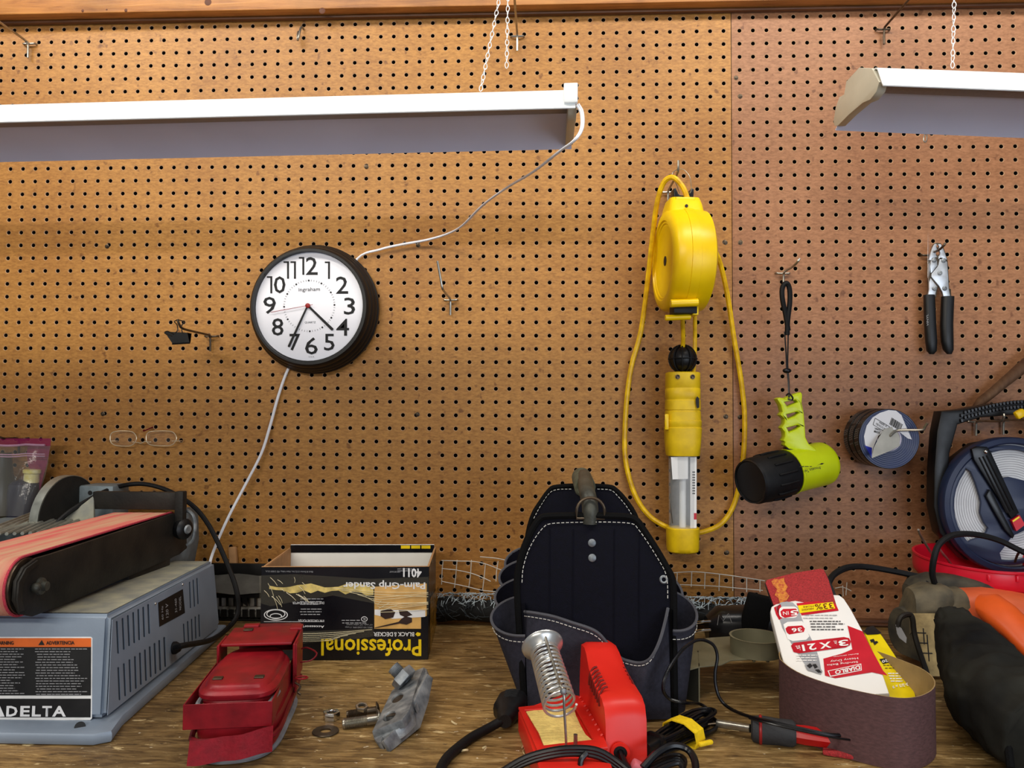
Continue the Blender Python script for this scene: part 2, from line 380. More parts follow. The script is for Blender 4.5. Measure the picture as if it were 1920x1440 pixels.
m_redgrit = M('red_grit', (176, 48, 50), .85, 0, .25, 500, .6, 900)
m_ygrit = M('yellow_stain_grit', (206, 140, 50), .85, 0, .3, 300, .6, 900, col2=(180, 66, 50), c2amt=.5)
m_packw = M('pack_white', (238, 236, 232), .4, 0, .02, 20)
m_packr = M('pack_red', (200, 18, 40), .35)
m_packg = M('pack_grey', (160, 162, 166), .45)
m_packy = M('pack_yellow', (246, 220, 10), .35)
m_orng = M('orange_plastic', (206, 92, 50), .5, 0, .1, 30)
m_orngd = M('orange_handle', (216, 86, 26), .42, 0, .08, 30)
m_dustblk = M('dusty_black_plastic', (58, 54, 44), .75, 0, .3, 40, .2, 200, col2=(112, 100, 76), c2amt=-.1)
m_dustdk = M('dusty_dark_plastic', (30, 29, 27), .75, 0, .3, 40, .2, 200, col2=(84, 76, 58), c2amt=-.2)
m_dbag = M('dust_bag_cloth', (12, 12, 14), .85, 0, .3, 12, .5, 40, col2=(50, 50, 44), c2amt=-.25, spec=.12)
m_redpl = M('red_bowl_plastic', (204, 20, 44), .32, 0, .05, 20)
m_olive = M('olive_sheet_metal', (128, 124, 100), .5, .4, .12, 30)
m_copper = M('copper_thread', (170, 130, 90), .35, .9, .15, 60)
m_tapeblue = M('vinyl_tape_face', (34, 46, 86), .38, 0, .1, 60)
m_taperblk = M('vinyl_tape_roll', (14, 14, 18), .3)
m_core = M('tape_core', (190, 184, 204), .5)
m_paper = M('label_paper', (226, 226, 230), .55, 0, .03, 20)
m_paperd = M('label_paper_worn', (188, 186, 176), .6, 0, .12, 40)
m_blue = M('label_blue', (30, 44, 170), .45)
m_slate = M('slate_blue_plastic', (34, 44, 72), .38, 0, .08, 40)
m_wind = M('tape_winding', (206, 208, 212), .5, 0, .04, 60)
m_windl = M('winding_line', (150, 150, 156), .6)
m_branch = M('dark_branch', (74, 48, 32), .7, .1, .3, 30, .5, 60, stretch=(4, 1, 1), col2=(120, 88, 60), c2amt=-.1)
m_bagp = M('purple_poly_bag', (140, 24, 80), .18, 0, .1, 20, .5, 30, alpha=.78)
m_bagc = M('clear_poly_bag', (220, 220, 215), .10, 0, .05, 20, .9, 22, alpha=.10, spec=1.)
m_bagz = M('bag_zip', (206, 160, 186), .2, alpha=.85)
m_navbot = M('navy_bottle', (28, 30, 52), .35)
m_cap = M('bottle_cap', (226, 222, 180), .45, 0, .15, 60, col2=(210, 196, 90), c2amt=.4)
m_netw = M('white_netting', (214, 210, 200), .5)
m_netb = M('black_netting', (52, 60, 66), .4, 0, .3, 60)
m_netc = M('net_roll_core', (12, 13, 14), .8)
m_basket = M('black_basket', (14, 14, 14), .4)
m_grayfab = M('grey_sheet', (104, 102, 96), .6, 0, .15, 40)
m_chip = M('wood_shaving', (226, 206, 160), .8)
m_floor = M('concrete_floor', (120, 116, 110), .8, 0, .1, 6)

# ------------------------------------------------------------------ wall, beam, trims
IN = .0254; ZB = 45*IN
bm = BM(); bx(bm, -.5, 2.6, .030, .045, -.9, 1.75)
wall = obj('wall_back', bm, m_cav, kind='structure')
def pegpanel(x0, x1, cols, xoff, z0, z1, rows, mat):
    th = .005; NV = 12; r = .0038; rc = .0047
    vs = []; fs = []; mi = []
    def q(*c): vs.append(c); return len(vs)-1
    hx = IN/2
    ring = [(math.cos(2*PI*(k+.5)/NV), math.sin(2*PI*(k+.5)/NV)) for k in range(NV)]
    cs = [(i+xoff)*IN for i in cols]; zs = [ZB-j*IN for j in rows]
    zhi = max(zs)+hx; zlo = min(zs)-hx; xlo = min(cs)-hx; xhi = max(cs)+hx
    for cx in cs:
        for cz in zs:
            O = []
            for c, s in ring:
                k = hx/max(abs(c), abs(s)); O.append(q(cx+c*k, 0, cz+s*k))
            # square corners
            A = [q(cx+c*rc, 0, cz+s*rc) for c, s in ring]; B = [q(cx+c*r, .0006, cz+s*r) for c, s in ring]; D = [q(cx+c*r, th, cz+s*r) for c, s in ring]
            cor = [q(cx+hx, 0, cz+hx), q(cx-hx, 0, cz+hx), q(cx-hx, 0, cz-hx), q(cx+hx, 0, cz-hx)]
            for k in range(NV):
                k2 = (k+1) % NV
                a0 = 2*PI*(k+.5)/NV; crn = None
                for ci, ca in enumerate((PI/4, 3*PI/4, 5*PI/4, 7*PI/4)):
                    if abs(a0-ca) < 1e-6: pass
                    if a0+1e-6 < ca < a0+2*PI/NV-1e-6: crn = ci
                if crn is None: fs.append((O[k], O[k2], A[k2], A[k]))
                else: fs.append((O[k], cor[crn], O[k2], A[k2], A[k]))
                mi.append(0)
                fs.append((A[k], A[k2], B[k2], B[k])); mi.append(1)
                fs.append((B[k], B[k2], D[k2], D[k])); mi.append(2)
    def quad(a, b, c, d): fs.append((q(a, 0, b), q(c, 0, b), q(c, 0, d), q(a, 0, d))); mi.append(0)
    if z1 > zhi: quad(x0, zhi, x1, z1)
    if z0 < zlo: quad(x0, z0, x1, zlo)
    if x0 < xlo: quad(x0, zlo, xlo, zhi)
    if x1 > xhi: quad(xhi, zlo, x1, zhi)
    # edges and back
    for a, b_ in (((x0, z0), (x0, z1)), ((x1, z0), (x1, z1)), ((x0, z1), (x1, z1)), ((x0, z0), (x1, z0))):
        fs.append((q(a[0], 0, a[1]), q(b_[0], 0, b_[1]), q(b_[0], th, b_[1]), q(a[0], th, a[1]))); mi.append(2)
    me = bpy.data.meshes.new('pegboard_panel'); me.from_pydata(vs, [], fs); me.polygons.foreach_set('material_index', mi)
    o = bpy.data.objects.new('pegboard_panel', me); COL.objects.link(o)
    me.transform(Matrix.Translation(-OFF[wall]))
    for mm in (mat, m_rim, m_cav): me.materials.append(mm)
    o.parent = wall; OFF[o] = OFF[wall]; return o
PX = 56*IN+.0142
pegpanel(-.45, PX-.0006, range(-16, 57), 0, -.02, 1.24, range(-2, 45), m_peg)
pegpanel(PX+.0006, 2.5, range(57, 96), .184, -.02, 1.24, range(-2, 45), m_peg2)
# screws with washers that fix the panels
for sx, sy in ((1360, 455), (1388, 455), (1380, 146), (1388, 181), (1361, 781), (1387, 782), (1363, 1036), (784, 460), (201, 462), (193, 776), (783, 777), (47+640, 313), (1387, 904)):
    p = at(sx, sy, Y=0); bm = BM(); lathe(bm, [(.0042, 0), (.0042, .0008), (.0028, .0012), (.0022, .0022), (.0008, .0024), (0, .0015)], frame(p, (0, -1, 0)), 12)
    obj('screw', bm, m_steeld, wall)
# timber beam over the board
ya, yb = -.034, -.004
pL = at(0, 35, Y=ya); pR = at(1920, 5, Y=ya); zb = (pL.z+pR.z)/2+.0105
bm = BM(); bx(bm, -.5, 2.55, ya, .028, zb, zb+.14, .003)
bmo = obj('trim_1', bm, m_beam, kind='structure')
bm = BM(); bx(bm, -.5, 2.55, -.012, -.0005, zb-.006, zb-.0005, .002)
obj('lower_strip', bm, m_trimw, bmo)
for kx, ky, kr in ((390, 4, .008), (236, 19, .0035), (155, 20, .0032), (604, 20, .006), (200, 18, .002)):
    p = at(kx, ky, Y=ya); bm = BM(); lathe(bm, [(0, .0008), (kr*.6, .0009), (kr, 0)], frame(p+V((0, .0003, 0)), (0, -1, 0)), 14); obj('knot', bm, m_knot, bmo)
# small moulding at the back of the bench
bm = BM(); bx(bm, -.5, 2.55, -.012, -.0008, .001, .012, .003); bx(bm, -.5, 2.55, -.020, -.0125, .001, .006, .002)
obj('trim_2', bm, m_trimw, kind='structure')
bm = BM(); bx(bm, -1.2, 3.4, -4, .03, -.93, -.9); obj('floor', bm, m_floor, kind='structure')
# workbench
wb = thing('workbench', 'long worn plywood workbench top running under the pegboard wall', 'workbench', (1.05, -.33, -.9))
bm = BM(); bx(bm, -.45, 2.5, -.70, -.001, -.032, 0, .002); obj('bench_top', bm, m_bench, wb)
bm = BM(); bx(bm, -.40, 2.45, -.66, -.63, -.13, -.0325, .002); obj('apron', bm, m_trimw, wb)
for lx in (-.35, 1.0, 2.35):
    for ly in (-.60, -.08):
        bm = BM(); bx(bm, lx, lx+.085, ly-.045, ly+.045, -.9, -.0325, .004); obj('leg', bm, m_trimw, wb)

# ------------------------------------------------------------------ shop lights on chains
def slab(bm, prof, x0, x1, th):
    """sheet metal bent along prof [(y,z)] and running from x0 to x1"""
    n = len(prof); nrm = []
    for i in range(n):
        a = prof[max(i-1, 0)]; b = prof[min(i+1, n-1)]; d = V((b[0]-a[0], b[1]-a[1])).normalized(); nrm.append((-d.y*th, d.x*th))
    A = []
    for x in (x0, x1):
        A.append([bm.verts.new((x, p[0], p[1])) for p in prof]+[bm.verts.new((x, p[0]+q[0], p[1]+q[1])) for p, q in zip(reversed(prof), reversed(nrm))])
    m = 2*n
    for k in range(m): bm.faces.new((A[0][k], A[0][(k+1) % m], A[1][(k+1) % m], A[1][k]))
    for k in range(n-1):
        for S in A: bm.faces.new((S[k], S[k+1], S[m-2-k], S[m-1-k]))
    return bm
capx = 1.537
capoly = [(1613, 127), (1637, 128), (1651, 154), (1646, 172), (1634, 187), (1620, 193), (1594, 215), (1573, 236), (1567, 236), (1565, 228), (1569, 202), (1576, 182), (1585, 177), (1589, 153)]
cy = [(p.y, p.z) for p in (at(a, b, X=capx) for a, b in capoly)]
zr = at(1655, 162, Y=-.42).z
capprof = [(y, z-zr) for y, z in cy]
def shop_light(x0, x1, z0, z1, label, capl, capr, hookx):
    t = thing('shop_light', label, 'light', ((x0+x1)/2, -.34, min(z0, z1)), 'shop lights hung on chains')
    sh = (z1-z0)/(x1-x0)
    def fix(bm):
        for v in bm.verts: v.co.z += z0+(v.co.x-x0)*sh
        return bm
    bm = BM(); slab(bm, [(-.421, 0), (-.4185, .003), (-.403, .031), (-.398, .034), (-.35, .034)], x0, x1, .0016); obj('housing', fix(bm), m_white, t)
    bm = BM(); slab(bm, [(-.352, .0345), (-.345, .030), (-.285, .024), (-.252, .002), (-.250, .004)], x0, x1, .0016); obj('reflector', fix(bm), m_refl, t)
    bm = BM(); bx(bm, x0+.004, x1-.004, -.404, -.352, .020, .031, .001); led = obj('led_bar', fix(bm), m_led, t)
    bm = BM(); n = int((x1-x0)/.0125)
    for k in range(n): bx(bm, x0+.01+k*.0125, x0+.0135+k*.0125, -.3985, -.3935, .0185, .0199)
    obj('diode', fix(bm), m_ledd, led, kind='stuff')
    for on, xa, xb in ((capl, x0-.002, x0+.010), (capr, x1-.010, x1+.002)):
        if on:
            m = Matrix(((0, 0, 1, 0), (1, 0, 0, 0), (0, 1, 0, 0), (0, 0, 0, 1))); m.translation = V((xa, 0, 0))
            bm = plate(capprof, [], xb-xa, m, .0008)
            obj('end_cap', fix(bm), m_cream, t)
            if xa > x0: bm = BM(); bx(bm, xa-.006, xb+.001, -.4235, -.399, .008, .0352, .0015); obj('corner_clip', fix(bm), m_white, t)
    for hx in hookx:
        bm = BM(); tube(bm, [(hx-.012, -.35, .034), (hx-.008, -.35, .044), (hx, -.35, .052), (hx+.008, -.35, .044), (hx+.010, -.35, .034)], .0012, 6, 3); obj('hanger', fix(bm), m_white, t)
    return t
zl1 = at(1080, 204, Y=-.42).z; zl0 = at(0, 231, Y=-.42).z
xl1 = at(1079, 200, Y=-.42).x; xq = at(0, 231, Y=-.42).x
sl = (zl1-zl0)/(xl1-xq)
left_light = shop_light(-.14, xl1, zl1-sl*(xl1+.14), zl1, 'white LED shop light on the left, with its cord hanging from the right end', True, True, [at(905, 170, Y=-.35).x])
zr1 = at(1919, 172, Y=-.42).z; xr1 = at(1919, 172, Y=-.42).x
srl = (zr1-zr)/(xr1-capx)
shop_light(capx, capx+1.2, zr, zr+srl*1.2, 'white LED shop light on the right, its cream end cap facing the clock', True, True, [at(1786, 128, Y=-.35).x])

def link_mesh():
    bm = BM(); P = []
    for k in range(12):
        a = 2*PI*k/12; P.append((.0021*math.sin(a)*(1.25-.25*abs(math.cos(a))), .0006*math.sin(2*a), .0052*math.cos(a)))
    tube(bm, P, .00062, 5, 0, closed=True); me = bpy.data.meshes.new('link'); bm.to_mesh(me); bm.free()
    me.materials.append(m_white); me.polygons.foreach_set('use_smooth', [True]*len(me.polygons)); return me
lk = link_mesh()
def chain(a, b, label, group='chains that hold the shop lights'):
    a, b = V(a), V(b); t = thing('hanging_chain', label, 'chain', b, group)
    d = (a-b); n = max(2, int(d.length/.0083)); q = d.to_track_quat('Z', 'X')
    for k in range(n):
        o = bpy.data.objects.new('link', lk); COL.objects.link(o); o.parent = t; o.location = d*((k+.5)/n)
        o.rotation_mode = 'QUATERNION'; o.rotation_quaternion = q @ Matrix.Rotation(PI/2*(k % 2)+.35*math.sin(k*1.7), 3, 'Z').to_quaternion()
    return t
chain(at(942, -30, Y=-.34), at(901, 170, Y=-.35), 'white chain slanting down to the left shop light')
chain(at(953, -30, Y=-.34), at(950, 127, Y=-.34), 'loose end of white chain hanging free beside the slanting one')
chain(at(1790, -30, Y=-.35), at(1786, 127, Y=-.35), 'white chain rising from the right shop light')

p = at(1735, 242, Y=-.06); bm = BM(); tube(bm, [at(1738, 225, Y=-.03), at(1737, 244, Y=-.06), at(1733, 254, Y=-.065), at(1732, 264, Y=-.066), at(1736, 266, Y=-.066), at(1738, 256, Y=-.065), at(1734, 247, Y=-.06)], .0011, 6, 4)
tag(obj('wire_eye', bm, m_steel), 'tiny twisted wire eye peeking out below the right shop light', 'wire')
# ------------------------------------------------------------------ pegboard hooks
def peghook(px, py, L, tip, label, mat=None, tipdir=(0, 0, 1), post=.030, w=.0127, name='pegboard_hook', r=.0021):
    mat = mat or m_steel; p = at(px, py, Y=-.004)
    t = thing(name, label, 'hook', (p.x, -.001, p.z), 'pegboard hooks')
    bm = BM(); tube(bm, [p+V((-w, .012, .001)), p+V((-w*.95, .0, 0)), p+V((-w*.6, -.002, -.001)), p+V((w*.6, -.002, -.001)), p+V((w*.95, 0, 0)), p+V((w, .012, .001))], r*.9, 7, 3); obj('crossbar', bm, mat, t)
    e = p+V((0, -L, .002)); td = V(tipdir).normalized()
    bm = BM(); tube(bm, [p+V((0, -.003, -post)), p+V((0, -.0035, -.008)), p+V((0, -.006, -.001)), p+V((0, -.014, .001)), p+V((0, -L*.6, .001)), e+V((0, .008, 0)), e+td*.006, e+td*tip], r, 8, 4); obj('arm', bm, mat, t)
    return t
peghook(55, 82, .16, .02, 'steel pegboard hook at the upper left corner, arm reaching out')
peghook(970, 68, .17, .01, 'steel pegboard hook behind the slanting white chain')
peghook(1656, 55, .15, .02, 'dark steel pegboard hook above the end cap of the right light', m_steeld)
peghook(845, 562, .115, .050, 'steel pegboard hook right of the clock, long tip upwards', m_steel, (-.18, -.1, 1))
peghook(396, 630, .125, .016, 'dark pegboard hook left of the clock that holds a binder clip', m_steeld, (-.3, -.2, 1))
p = at(565, 66, Y=-.002); bm = BM(); tube(bm, [p+V((.003, .01, .012)), p+V((.003, -.004, .014)), p+V((.002, -.012, .006)), p+V((0, -.016, -.012)), p+V((-.003, -.012, -.016)), p+V((-.004, -.010, -.006)), p+V((-.004, -.006, .004))], .0021, 8, 4)
tag(obj('pegboard_hook', bm, m_steel), 'small curled steel hook above the left shop light', 'hook', 'pegboard hooks')

# ------------------------------------------------------------------ wall clock
YC = -.047; pc = planeY(YC); cc = pc(577.5, 573.5)
clk = thing('wall_clock', 'round black-rimmed wall clock with large numerals hanging on the pegboard', 'clock', (cc.x, -.004, cc.z-.12))
rf = (pc(679, 573).x-pc(476, 573).x)/2
rim = [(.0, .0), (.1205, 0), (.1235, .004), (.1235, .012), (.1205, .015), (.1215, .017), (.1205, .022), (.1175, .025), (.1185, .027), (.117, .033), (.1140, .036), (.1145, .038), (.1120, .046), (.1085, .050), (.1045, .050), (rf+.0016, .044), (rf+.001, .0385), (0, .0385)]
bm = BM(); lathe(bm, rim, frame((cc.x+.003, -.004, cc.z-.002), (0, -1, 0)), 72); obj('rim', bm, m_blk, clk)
yd = -.0432; pd = planeY(yd)
bm = BM(); cyl(bm, (cc.x, -.042, cc.z), (cc.x, yd, cc.z), rf, 64); dial = obj('dial', bm, m_face, clk)
bm = BM()
nums = {'12': (560.4, 482, 595.8, 515.4), '1': (608, 490.4, 618.8, 523), '2': (630, 518.5, 653, 550.8), '3': (645, 558, 666, 590), '4': (630.6, 597.7, 654.6, 629.6), '5': (607.7, 626, 627.5, 657.5), '6': (572, 632.5, 596, 664.8), '7': (543, 626, 563, 657.5), '8': (509.8, 596.7, 531.7, 629.4), '9': (493.8, 556.5, 517.5, 588.8), '10': (500.4, 518, 535.4, 550), '11': (531.7, 490, 555, 522.7)}
def one(bm, pl, x0, y0, x1, y1, w):      # a figure 1 with its flag
    for q in ([(x1-w, y0), (x1, y0), (x1, y1), (x1-w, y1)], [(x0, y0), (x1-w, y0), (x1-w, y0+w*.8), (x0, y0+w*.8)]): patch(bm, pl, q, .0004)
for s, (x0, y0, x1, y1) in nums.items():
    if s == '1': one(bm, pd, x0+1, y0, x1, y1, 3.7)
    elif s == '11': one(bm, pd, x0, y0, x0+10.3, y1, 3.7); one(bm, pd, x1-10.3, y0, x1, y1, 3.7)
    elif s in ('10', '12'): one(bm, pd, x0, y0, x0+10.3, y1, 3.7); ptext(bm, pd, s[1], (x0+13.2, y1), (x1, y1), (x0+13.2, y0), .006)
    else: ptext(bm, pd, s, (x0, y1), (x1, y1), (x0, y0), .006)
obj('numerals', bm, m_ink, dial)
for s_, a, b, c in (('ingraham', (560, 548.5), (600, 547.5), (560, 539.5)), ('QUARTZ', (571.5, 607), (592, 607), (571.5, 602.6)), ('U.S.A.', (579, 670.2), (590, 670.2), (579, 668))):
    bm = BM(); ptext(bm, pd, s_, a, b, c); obj('lettering', bm, m_ink, dial)
bm = BM(); c0 = pd(580, 573.5); rt = .0478
for k in range(60):
    a = 2*PI*k/60-.035; d = V((math.sin(a), 0, math.cos(a))); s = V((math.cos(a), 0, -math.sin(a)))
    if k % 5 == 0: c = c0+d*rt; f = [bm.verts.new(c+V((math.cos(q*PI/4)*.0018, -.0005, math.sin(q*PI/4)*.0018))) for q in range(8)]
    else: f = [bm.verts.new(c0+d*(rt+e)+s*g+V((0, -.0005, 0))) for e, g in ((-.0016, -.0003), (-.0016, .0003), (.0016, .0003), (.0016, -.0003))]
    bm.faces.new(f)
obj('minute_track', bm, m_ink, dial)
hc = pd(577.8, 573.3)
def hand(name, px, w, y, mat, tail=0):
    e = planeY(y)(*px); c = V((hc.x, y, hc.z)); d = (e-c).normalized(); s = V((-d.z, 0, d.x)); bm = BM()
    Q = [c-d*tail-s*w*.7, e-s*w, e+d*w*.5, e+s*w, c-d*tail+s*w*.7]
    f = bm.faces.new([bm.verts.new(q) for q in Q]); r_ = bmesh.ops.extrude_face_region(bm, geom=[f]); bmesh.ops.translate(bm, verts=[v for v in r_['geom'] if isinstance(v, bmesh.types.BMVert)], vec=(0, -.0007, 0))
    return obj(name, bm, mat, clk)
hand('hour_hand', (623.5, 618), .0026, -.0445, m_ink, .004)
hand('minute_hand', (541.5, 650), .0022, -.0455, m_ink, .004)
hand('second_hand', (508, 585.5), .0005, -.0464, m_redh, .010)
bm = BM(); lathe(bm, [(.0045, 0), (.0045, .003), (.003, .004), (0, .004)], frame((hc.x, -.0437, hc.z), (0, -1, 0)), 16); obj('hub', bm, m_redh, clk)

# ------------------------------------------------------------------ white power cord
wp = [(1083, 196, -.418), (1091, 212, -.418), (1091, 240, -.42), (1078, 262, -.43), (1050, 283, -.40), (1000, 322, -.32), (950, 352, -.22), (905, 385, -.14), (868, 422, -.07), (840, 438, -.03), (800, 450, -.012), (750, 459, -.009), (712, 468, -.008), (670, 485, -.008)]
P = [at(a, b, Y=c) for a, b, c in wp]+[V((cc.x+.05, -.0035, cc.z+.03)), V((cc.x-.02, -.0035, cc.z-.06))]
P += [at(a, b, Y=c) for a, b, c in ((541, 690, -.006), (522, 742, -.008), (506, 800, -.010), (490, 850, -.014), (462, 905, -.02), (433, 960, -.028), (412, 1005, -.035), (396, 1046, -.045), (390, 1075, -.06))]
bm = BM(); 
for s in (-1, 1): tube(bm, [p+V((.0011*s, 0, .0011*s*.6)) for p in P], .0019, 7, 5)
obj('power_cord', bm, m_cordw, left_light)

# ------------------------------------------------------------------ binder clip, spectacles
e = at(330, 603, Y=-.132)
t = thing('binder_clip', 'small black binder clip with wire handles, on the hook left of the clock', 'clip', e+V((0, 0, -.03)))
pb = planeY(-.125)
bm = BM(); A = [pb(308, 622), pb(351, 624), pb(355, 643), pb(324, 645)]; q = V((0, .016, 0))
for P4 in ((A[0], A[1], A[2], A[3]), (A[0]+q*.9, A[1]+q, A[2]+q*.2, A[3]+q*.2), (A[0], A[1], A[1]+q, A[0]+q*.9)):
    f = bm.faces.new([bm.verts.new(v) for v in P4]); r_ = bmesh.ops.extrude_face_region(bm, geom=[f]); bmesh.ops.translate(bm, verts=[v for v in r_['geom'] if isinstance(v, bmesh.types.BMVert)], vec=(0, .0012, .0004))
obj('jaw', bm, m_blkg, t)
bm = BM(); tube(bm, [pb(328, 625), pb(333, 619), pb(332, 609), pb(327, 603), pb(335, 600), pb(345, 604), pb(341, 610), pb(341, 620), pb(343, 625)], .0010, 6, 4); obj('wire_handle', bm, m_steeld, t)
bm = BM(); tube(bm, [pb(326, 627), pb(314, 621), pb(309, 625), pb(322, 630)], .0010, 6, 4); obj('wire_handle', bm, m_steeld, t)
bm = BM(); tube(bm, [pb(323, 645), pb(356, 643)], .0014, 8); obj('edge_roll', bm, m_blkg, t)

ys = -.012; ps = planeY(ys)
t = thing('spectacles', 'thin gold wire spectacles hanging upside down low on the pegboard', 'glasses', ps(272, 836))
def rimw(x0, y0, x1, y1):
    o = [(x0+2, y0+5), (x0+10, y0+1), ((x0+x1)/2, y0), (x1-10, y0+1), (x1-3, y0+6), (x1, (y0+y1)/2), (x1-4, y1-5), (x1-12, y1), ((x0+x1)/2, y1+.5), (x0+10, y1-1), (x0+2, y1-6), (x0, (y0+y1)/2)]
    return [ps(*q) for q in o]
for (a, b, c, d) in ((206.5, 808, 256, 836), (274, 808, 331, 835.5)):
    o = rimw(a, b, c, d)
    bm = BM(); tube(bm, o, .00095, 6, 3, closed=True); obj('lens_rim', bm, m_gold, t)
    bm = BM(); bm.faces.new([bm.verts.new(v) for v in crom(o+[o[0]], 3)[:-1]]); obj('lens', bm, m_glass, t)
bm = BM(); tube(bm, [ps(248, 829), ps(258, 829.5), ps(264, 831), ps(272, 828), ps(280, 829), ps(284, 829)], .0009, 6, 4); obj('bridge', bm, m_gold, t)
for a in (259, 277):
    bm = BM(); ball(bm, ps(a, 818)+V((0, .004, 0)), .0035, 8, (.5, .5, 1.3)); obj('nose_pad', bm, m_glass, t)
for a, b in ((207, 216), (322, 338)):
    bm = BM(); tube(bm, [ps(a, 827), ps(b, 826.5), ps(b, 826.5)+V((0, .008, 0))], .0009, 6, 2); obj('hinge', bm, m_gold, t)
pp = at(286, 801, Y=-.0005); bm = BM(); tube(bm, [pp+V((0, .01, .0)), pp, at(270, 808, Y=-.014), at(270, 806, Y=-.017)], .0013, 7, 3)
tag(obj('pegboard_hook', bm, m_redpd), 'tiny dark red peg just above the spectacles', 'hook', 'pegboard hooks')

# ------------------------------------------------------------------ yellow cord reel and its hook
X0 = at(1245, 362, Y=-.004)
peghook(1252, 360, .115, .020, 'steel pegboard hook that carries the yellow cord reel', m_steel, (.0, -.1, 1), post=.030)
rc_ = at(1279, 490, Y=-.105); RR = .0905
t = thing('cord_reel', 'yellow retractable cord reel, round housing hung edge-on from its hook', 'reel', rc_+V((0, 0, -.11)))
reel = t
ax = V((-1, -.10, 0)).normalized()
prof = [(0, .030), (.058, .030), (.060, .0315), (.063, .0315), (.065, .0335), (.068, .0335), (.070, .036), (.074, .036), (.083, .034), (.0885, .028), (.0905, .016), (.0912, .008), (.0925, .0075), (.0925, -.0075), (.0912, -.008), (.0905, -.018), (.087, -.034), (.077, -.039), (.06, -.040), (0, -.040)]
bm = BM(); lathe(bm, prof, frame(rc_, ax, (0, 0, 1)), 56); hs = obj('housing', bm, m_yel, t)
bm = BM(); cyl(bm, rc_+ax*.0301, rc_+ax*.0309, .0085, 20); obj('axle_hole', bm, m_ink, hs)
up = V((0, 0, 1)); fr = V((-.10, 1, 0)).normalized()
rotm = Matrix((-ax, fr, up)).transposed()
bm = BM(); loft(bm, [(rc_+up*.070-fr*.0, -ax*.033, fr*.045, 5), (rc_+up*.095, -ax*.029, fr*.034, 6), (rc_+up*.107, -ax*.026, fr*.026, 6)], 28); nk = obj('neck', bm, m_yel, t)
bm = BM(); box(bm, rc_+up*.100-fr*.0275+ax*.002, (.034, .006, .012), rotm, .002); obj('clip_rib', bm, m_yel, nk)
bm = BM(); cyl(bm, rc_+up*.088-fr*.038+ax*.003, rc_+up*.088-fr*.0395+ax*.003, .0028, 12); obj('screw_hole', bm, m_ink, nk)
bm = BM(); 
arc = [(-.017, 0), (.017, 0), (.018, .019), (.014, .021), (.011, .014)]+[(.011*math.cos(a), .014-.0065*math.sin(a)) for a in [PI*k/8 for k in range(1, 8)]]+[(-.011, .014), (-.014, .021), (-.018, .019)]
mm = Matrix((-ax, up, fr)).transposed().to_4x4(); mm.translation = rc_+up*.106-fr*.012
bm = plate(arc, [], .022, mm, .001); obj('swivel_bracket', bm, m_blkg, t)
bm = BM(); cyl(bm, at(1257, 569, Y=-.163), at(1309, 567, Y=-.160), .0068, 18, bev=.001); gd = obj('guide_roller', bm, m_yel, t)
bm = BM(); cyl(bm, at(1247, 596, Y=-.140), at(1295, 594, Y=-.137), .0050, 16, bev=.001); obj('guide_roller', bm, m_yel, t)
bm = BM(); box(bm, at(1281, 582, Y=-.140), (.040, .030, .013), rotm, .001); obj('outlet', bm, m_ink, t)
bm = BM(); box(bm, at(1300, 583, Y=-.135), (.010, .030, .018), rotm, .002); obj('guide_bracket', bm, m_yel, t)
bm = BM()
h0 = at(1278, 338, Y=-.118)
tube(bm, [rc_+up*.118+V((-.006, -.01, 0)), h0+V((-.008, .0, -.010)), h0+V((-.016, 0, .012)), h0+V((.0, 0, .02)), h0+V((.014, 0, .006)), h0+V((.016, .0, -.02)), rc_+up*.118+V((.006, -.01, 0))], .0006, 5, 4); obj('wire_loop', bm, m_steel, t)
# cord between reel and lamp, and the long loop
def cord(pts, r, label, mat, name='cord', smooth=6, cat='cord', parent=None, seg=8):
    bm = BM(); tube(bm, [at(*q[:2], Y=q[2]) if len(q) == 3 else V(q[1]) for q in pts], r, seg, smooth)
    o = obj(name, bm, mat, parent)
    return o if parent else tag(o, label, cat)
cord([(1282, 568, -.11), (1280, 600, -.10), (1281, 630, -.085), (1280, 660, -.07), (1279, 690, -.065)], .0040, '', m_yelc, 'pull_cord', parent=t)
cord([(1303, 560, -.06), (1303, 610, -.055), (1303, 650, -.055), (1301, 690, -.058), (1299, 705, -.062)], .0038, '', m_yelc, 'pull_cord', parent=t)
cord([(1289, 372, -.118), (1281, 352, -.119), (1268, 336, -.119), (1256, 333, -.115), (1243, 345, -.105), (1232, 380, -.09), (1225, 430, -.07), (1215, 520, -.04), (1205, 600, -.022), (1197, 640, -.015), (1183, 690, -.012), (1174, 760, -.010), (1171, 840, -.010), (1178, 890, -.012), (1194, 935, -.018), (1218, 968, -.03), (1250, 988, -.045), (1285, 999, -.026), (1310, 999, -.02), (1348, 985, -.016), (1372, 955, -.012), (1386, 910, -.010), (1394, 850, -.010), (1396, 780, -.010), (1389, 710, -.012), (1377, 640, -.016), (1365, 560, -.03), (1352, 500, -.05), (1340, 468, -.07), (1331, 449, -.085), (1324, 444, -.095)], .0047, '', m_yelc, 'supply_cord', parent=t)

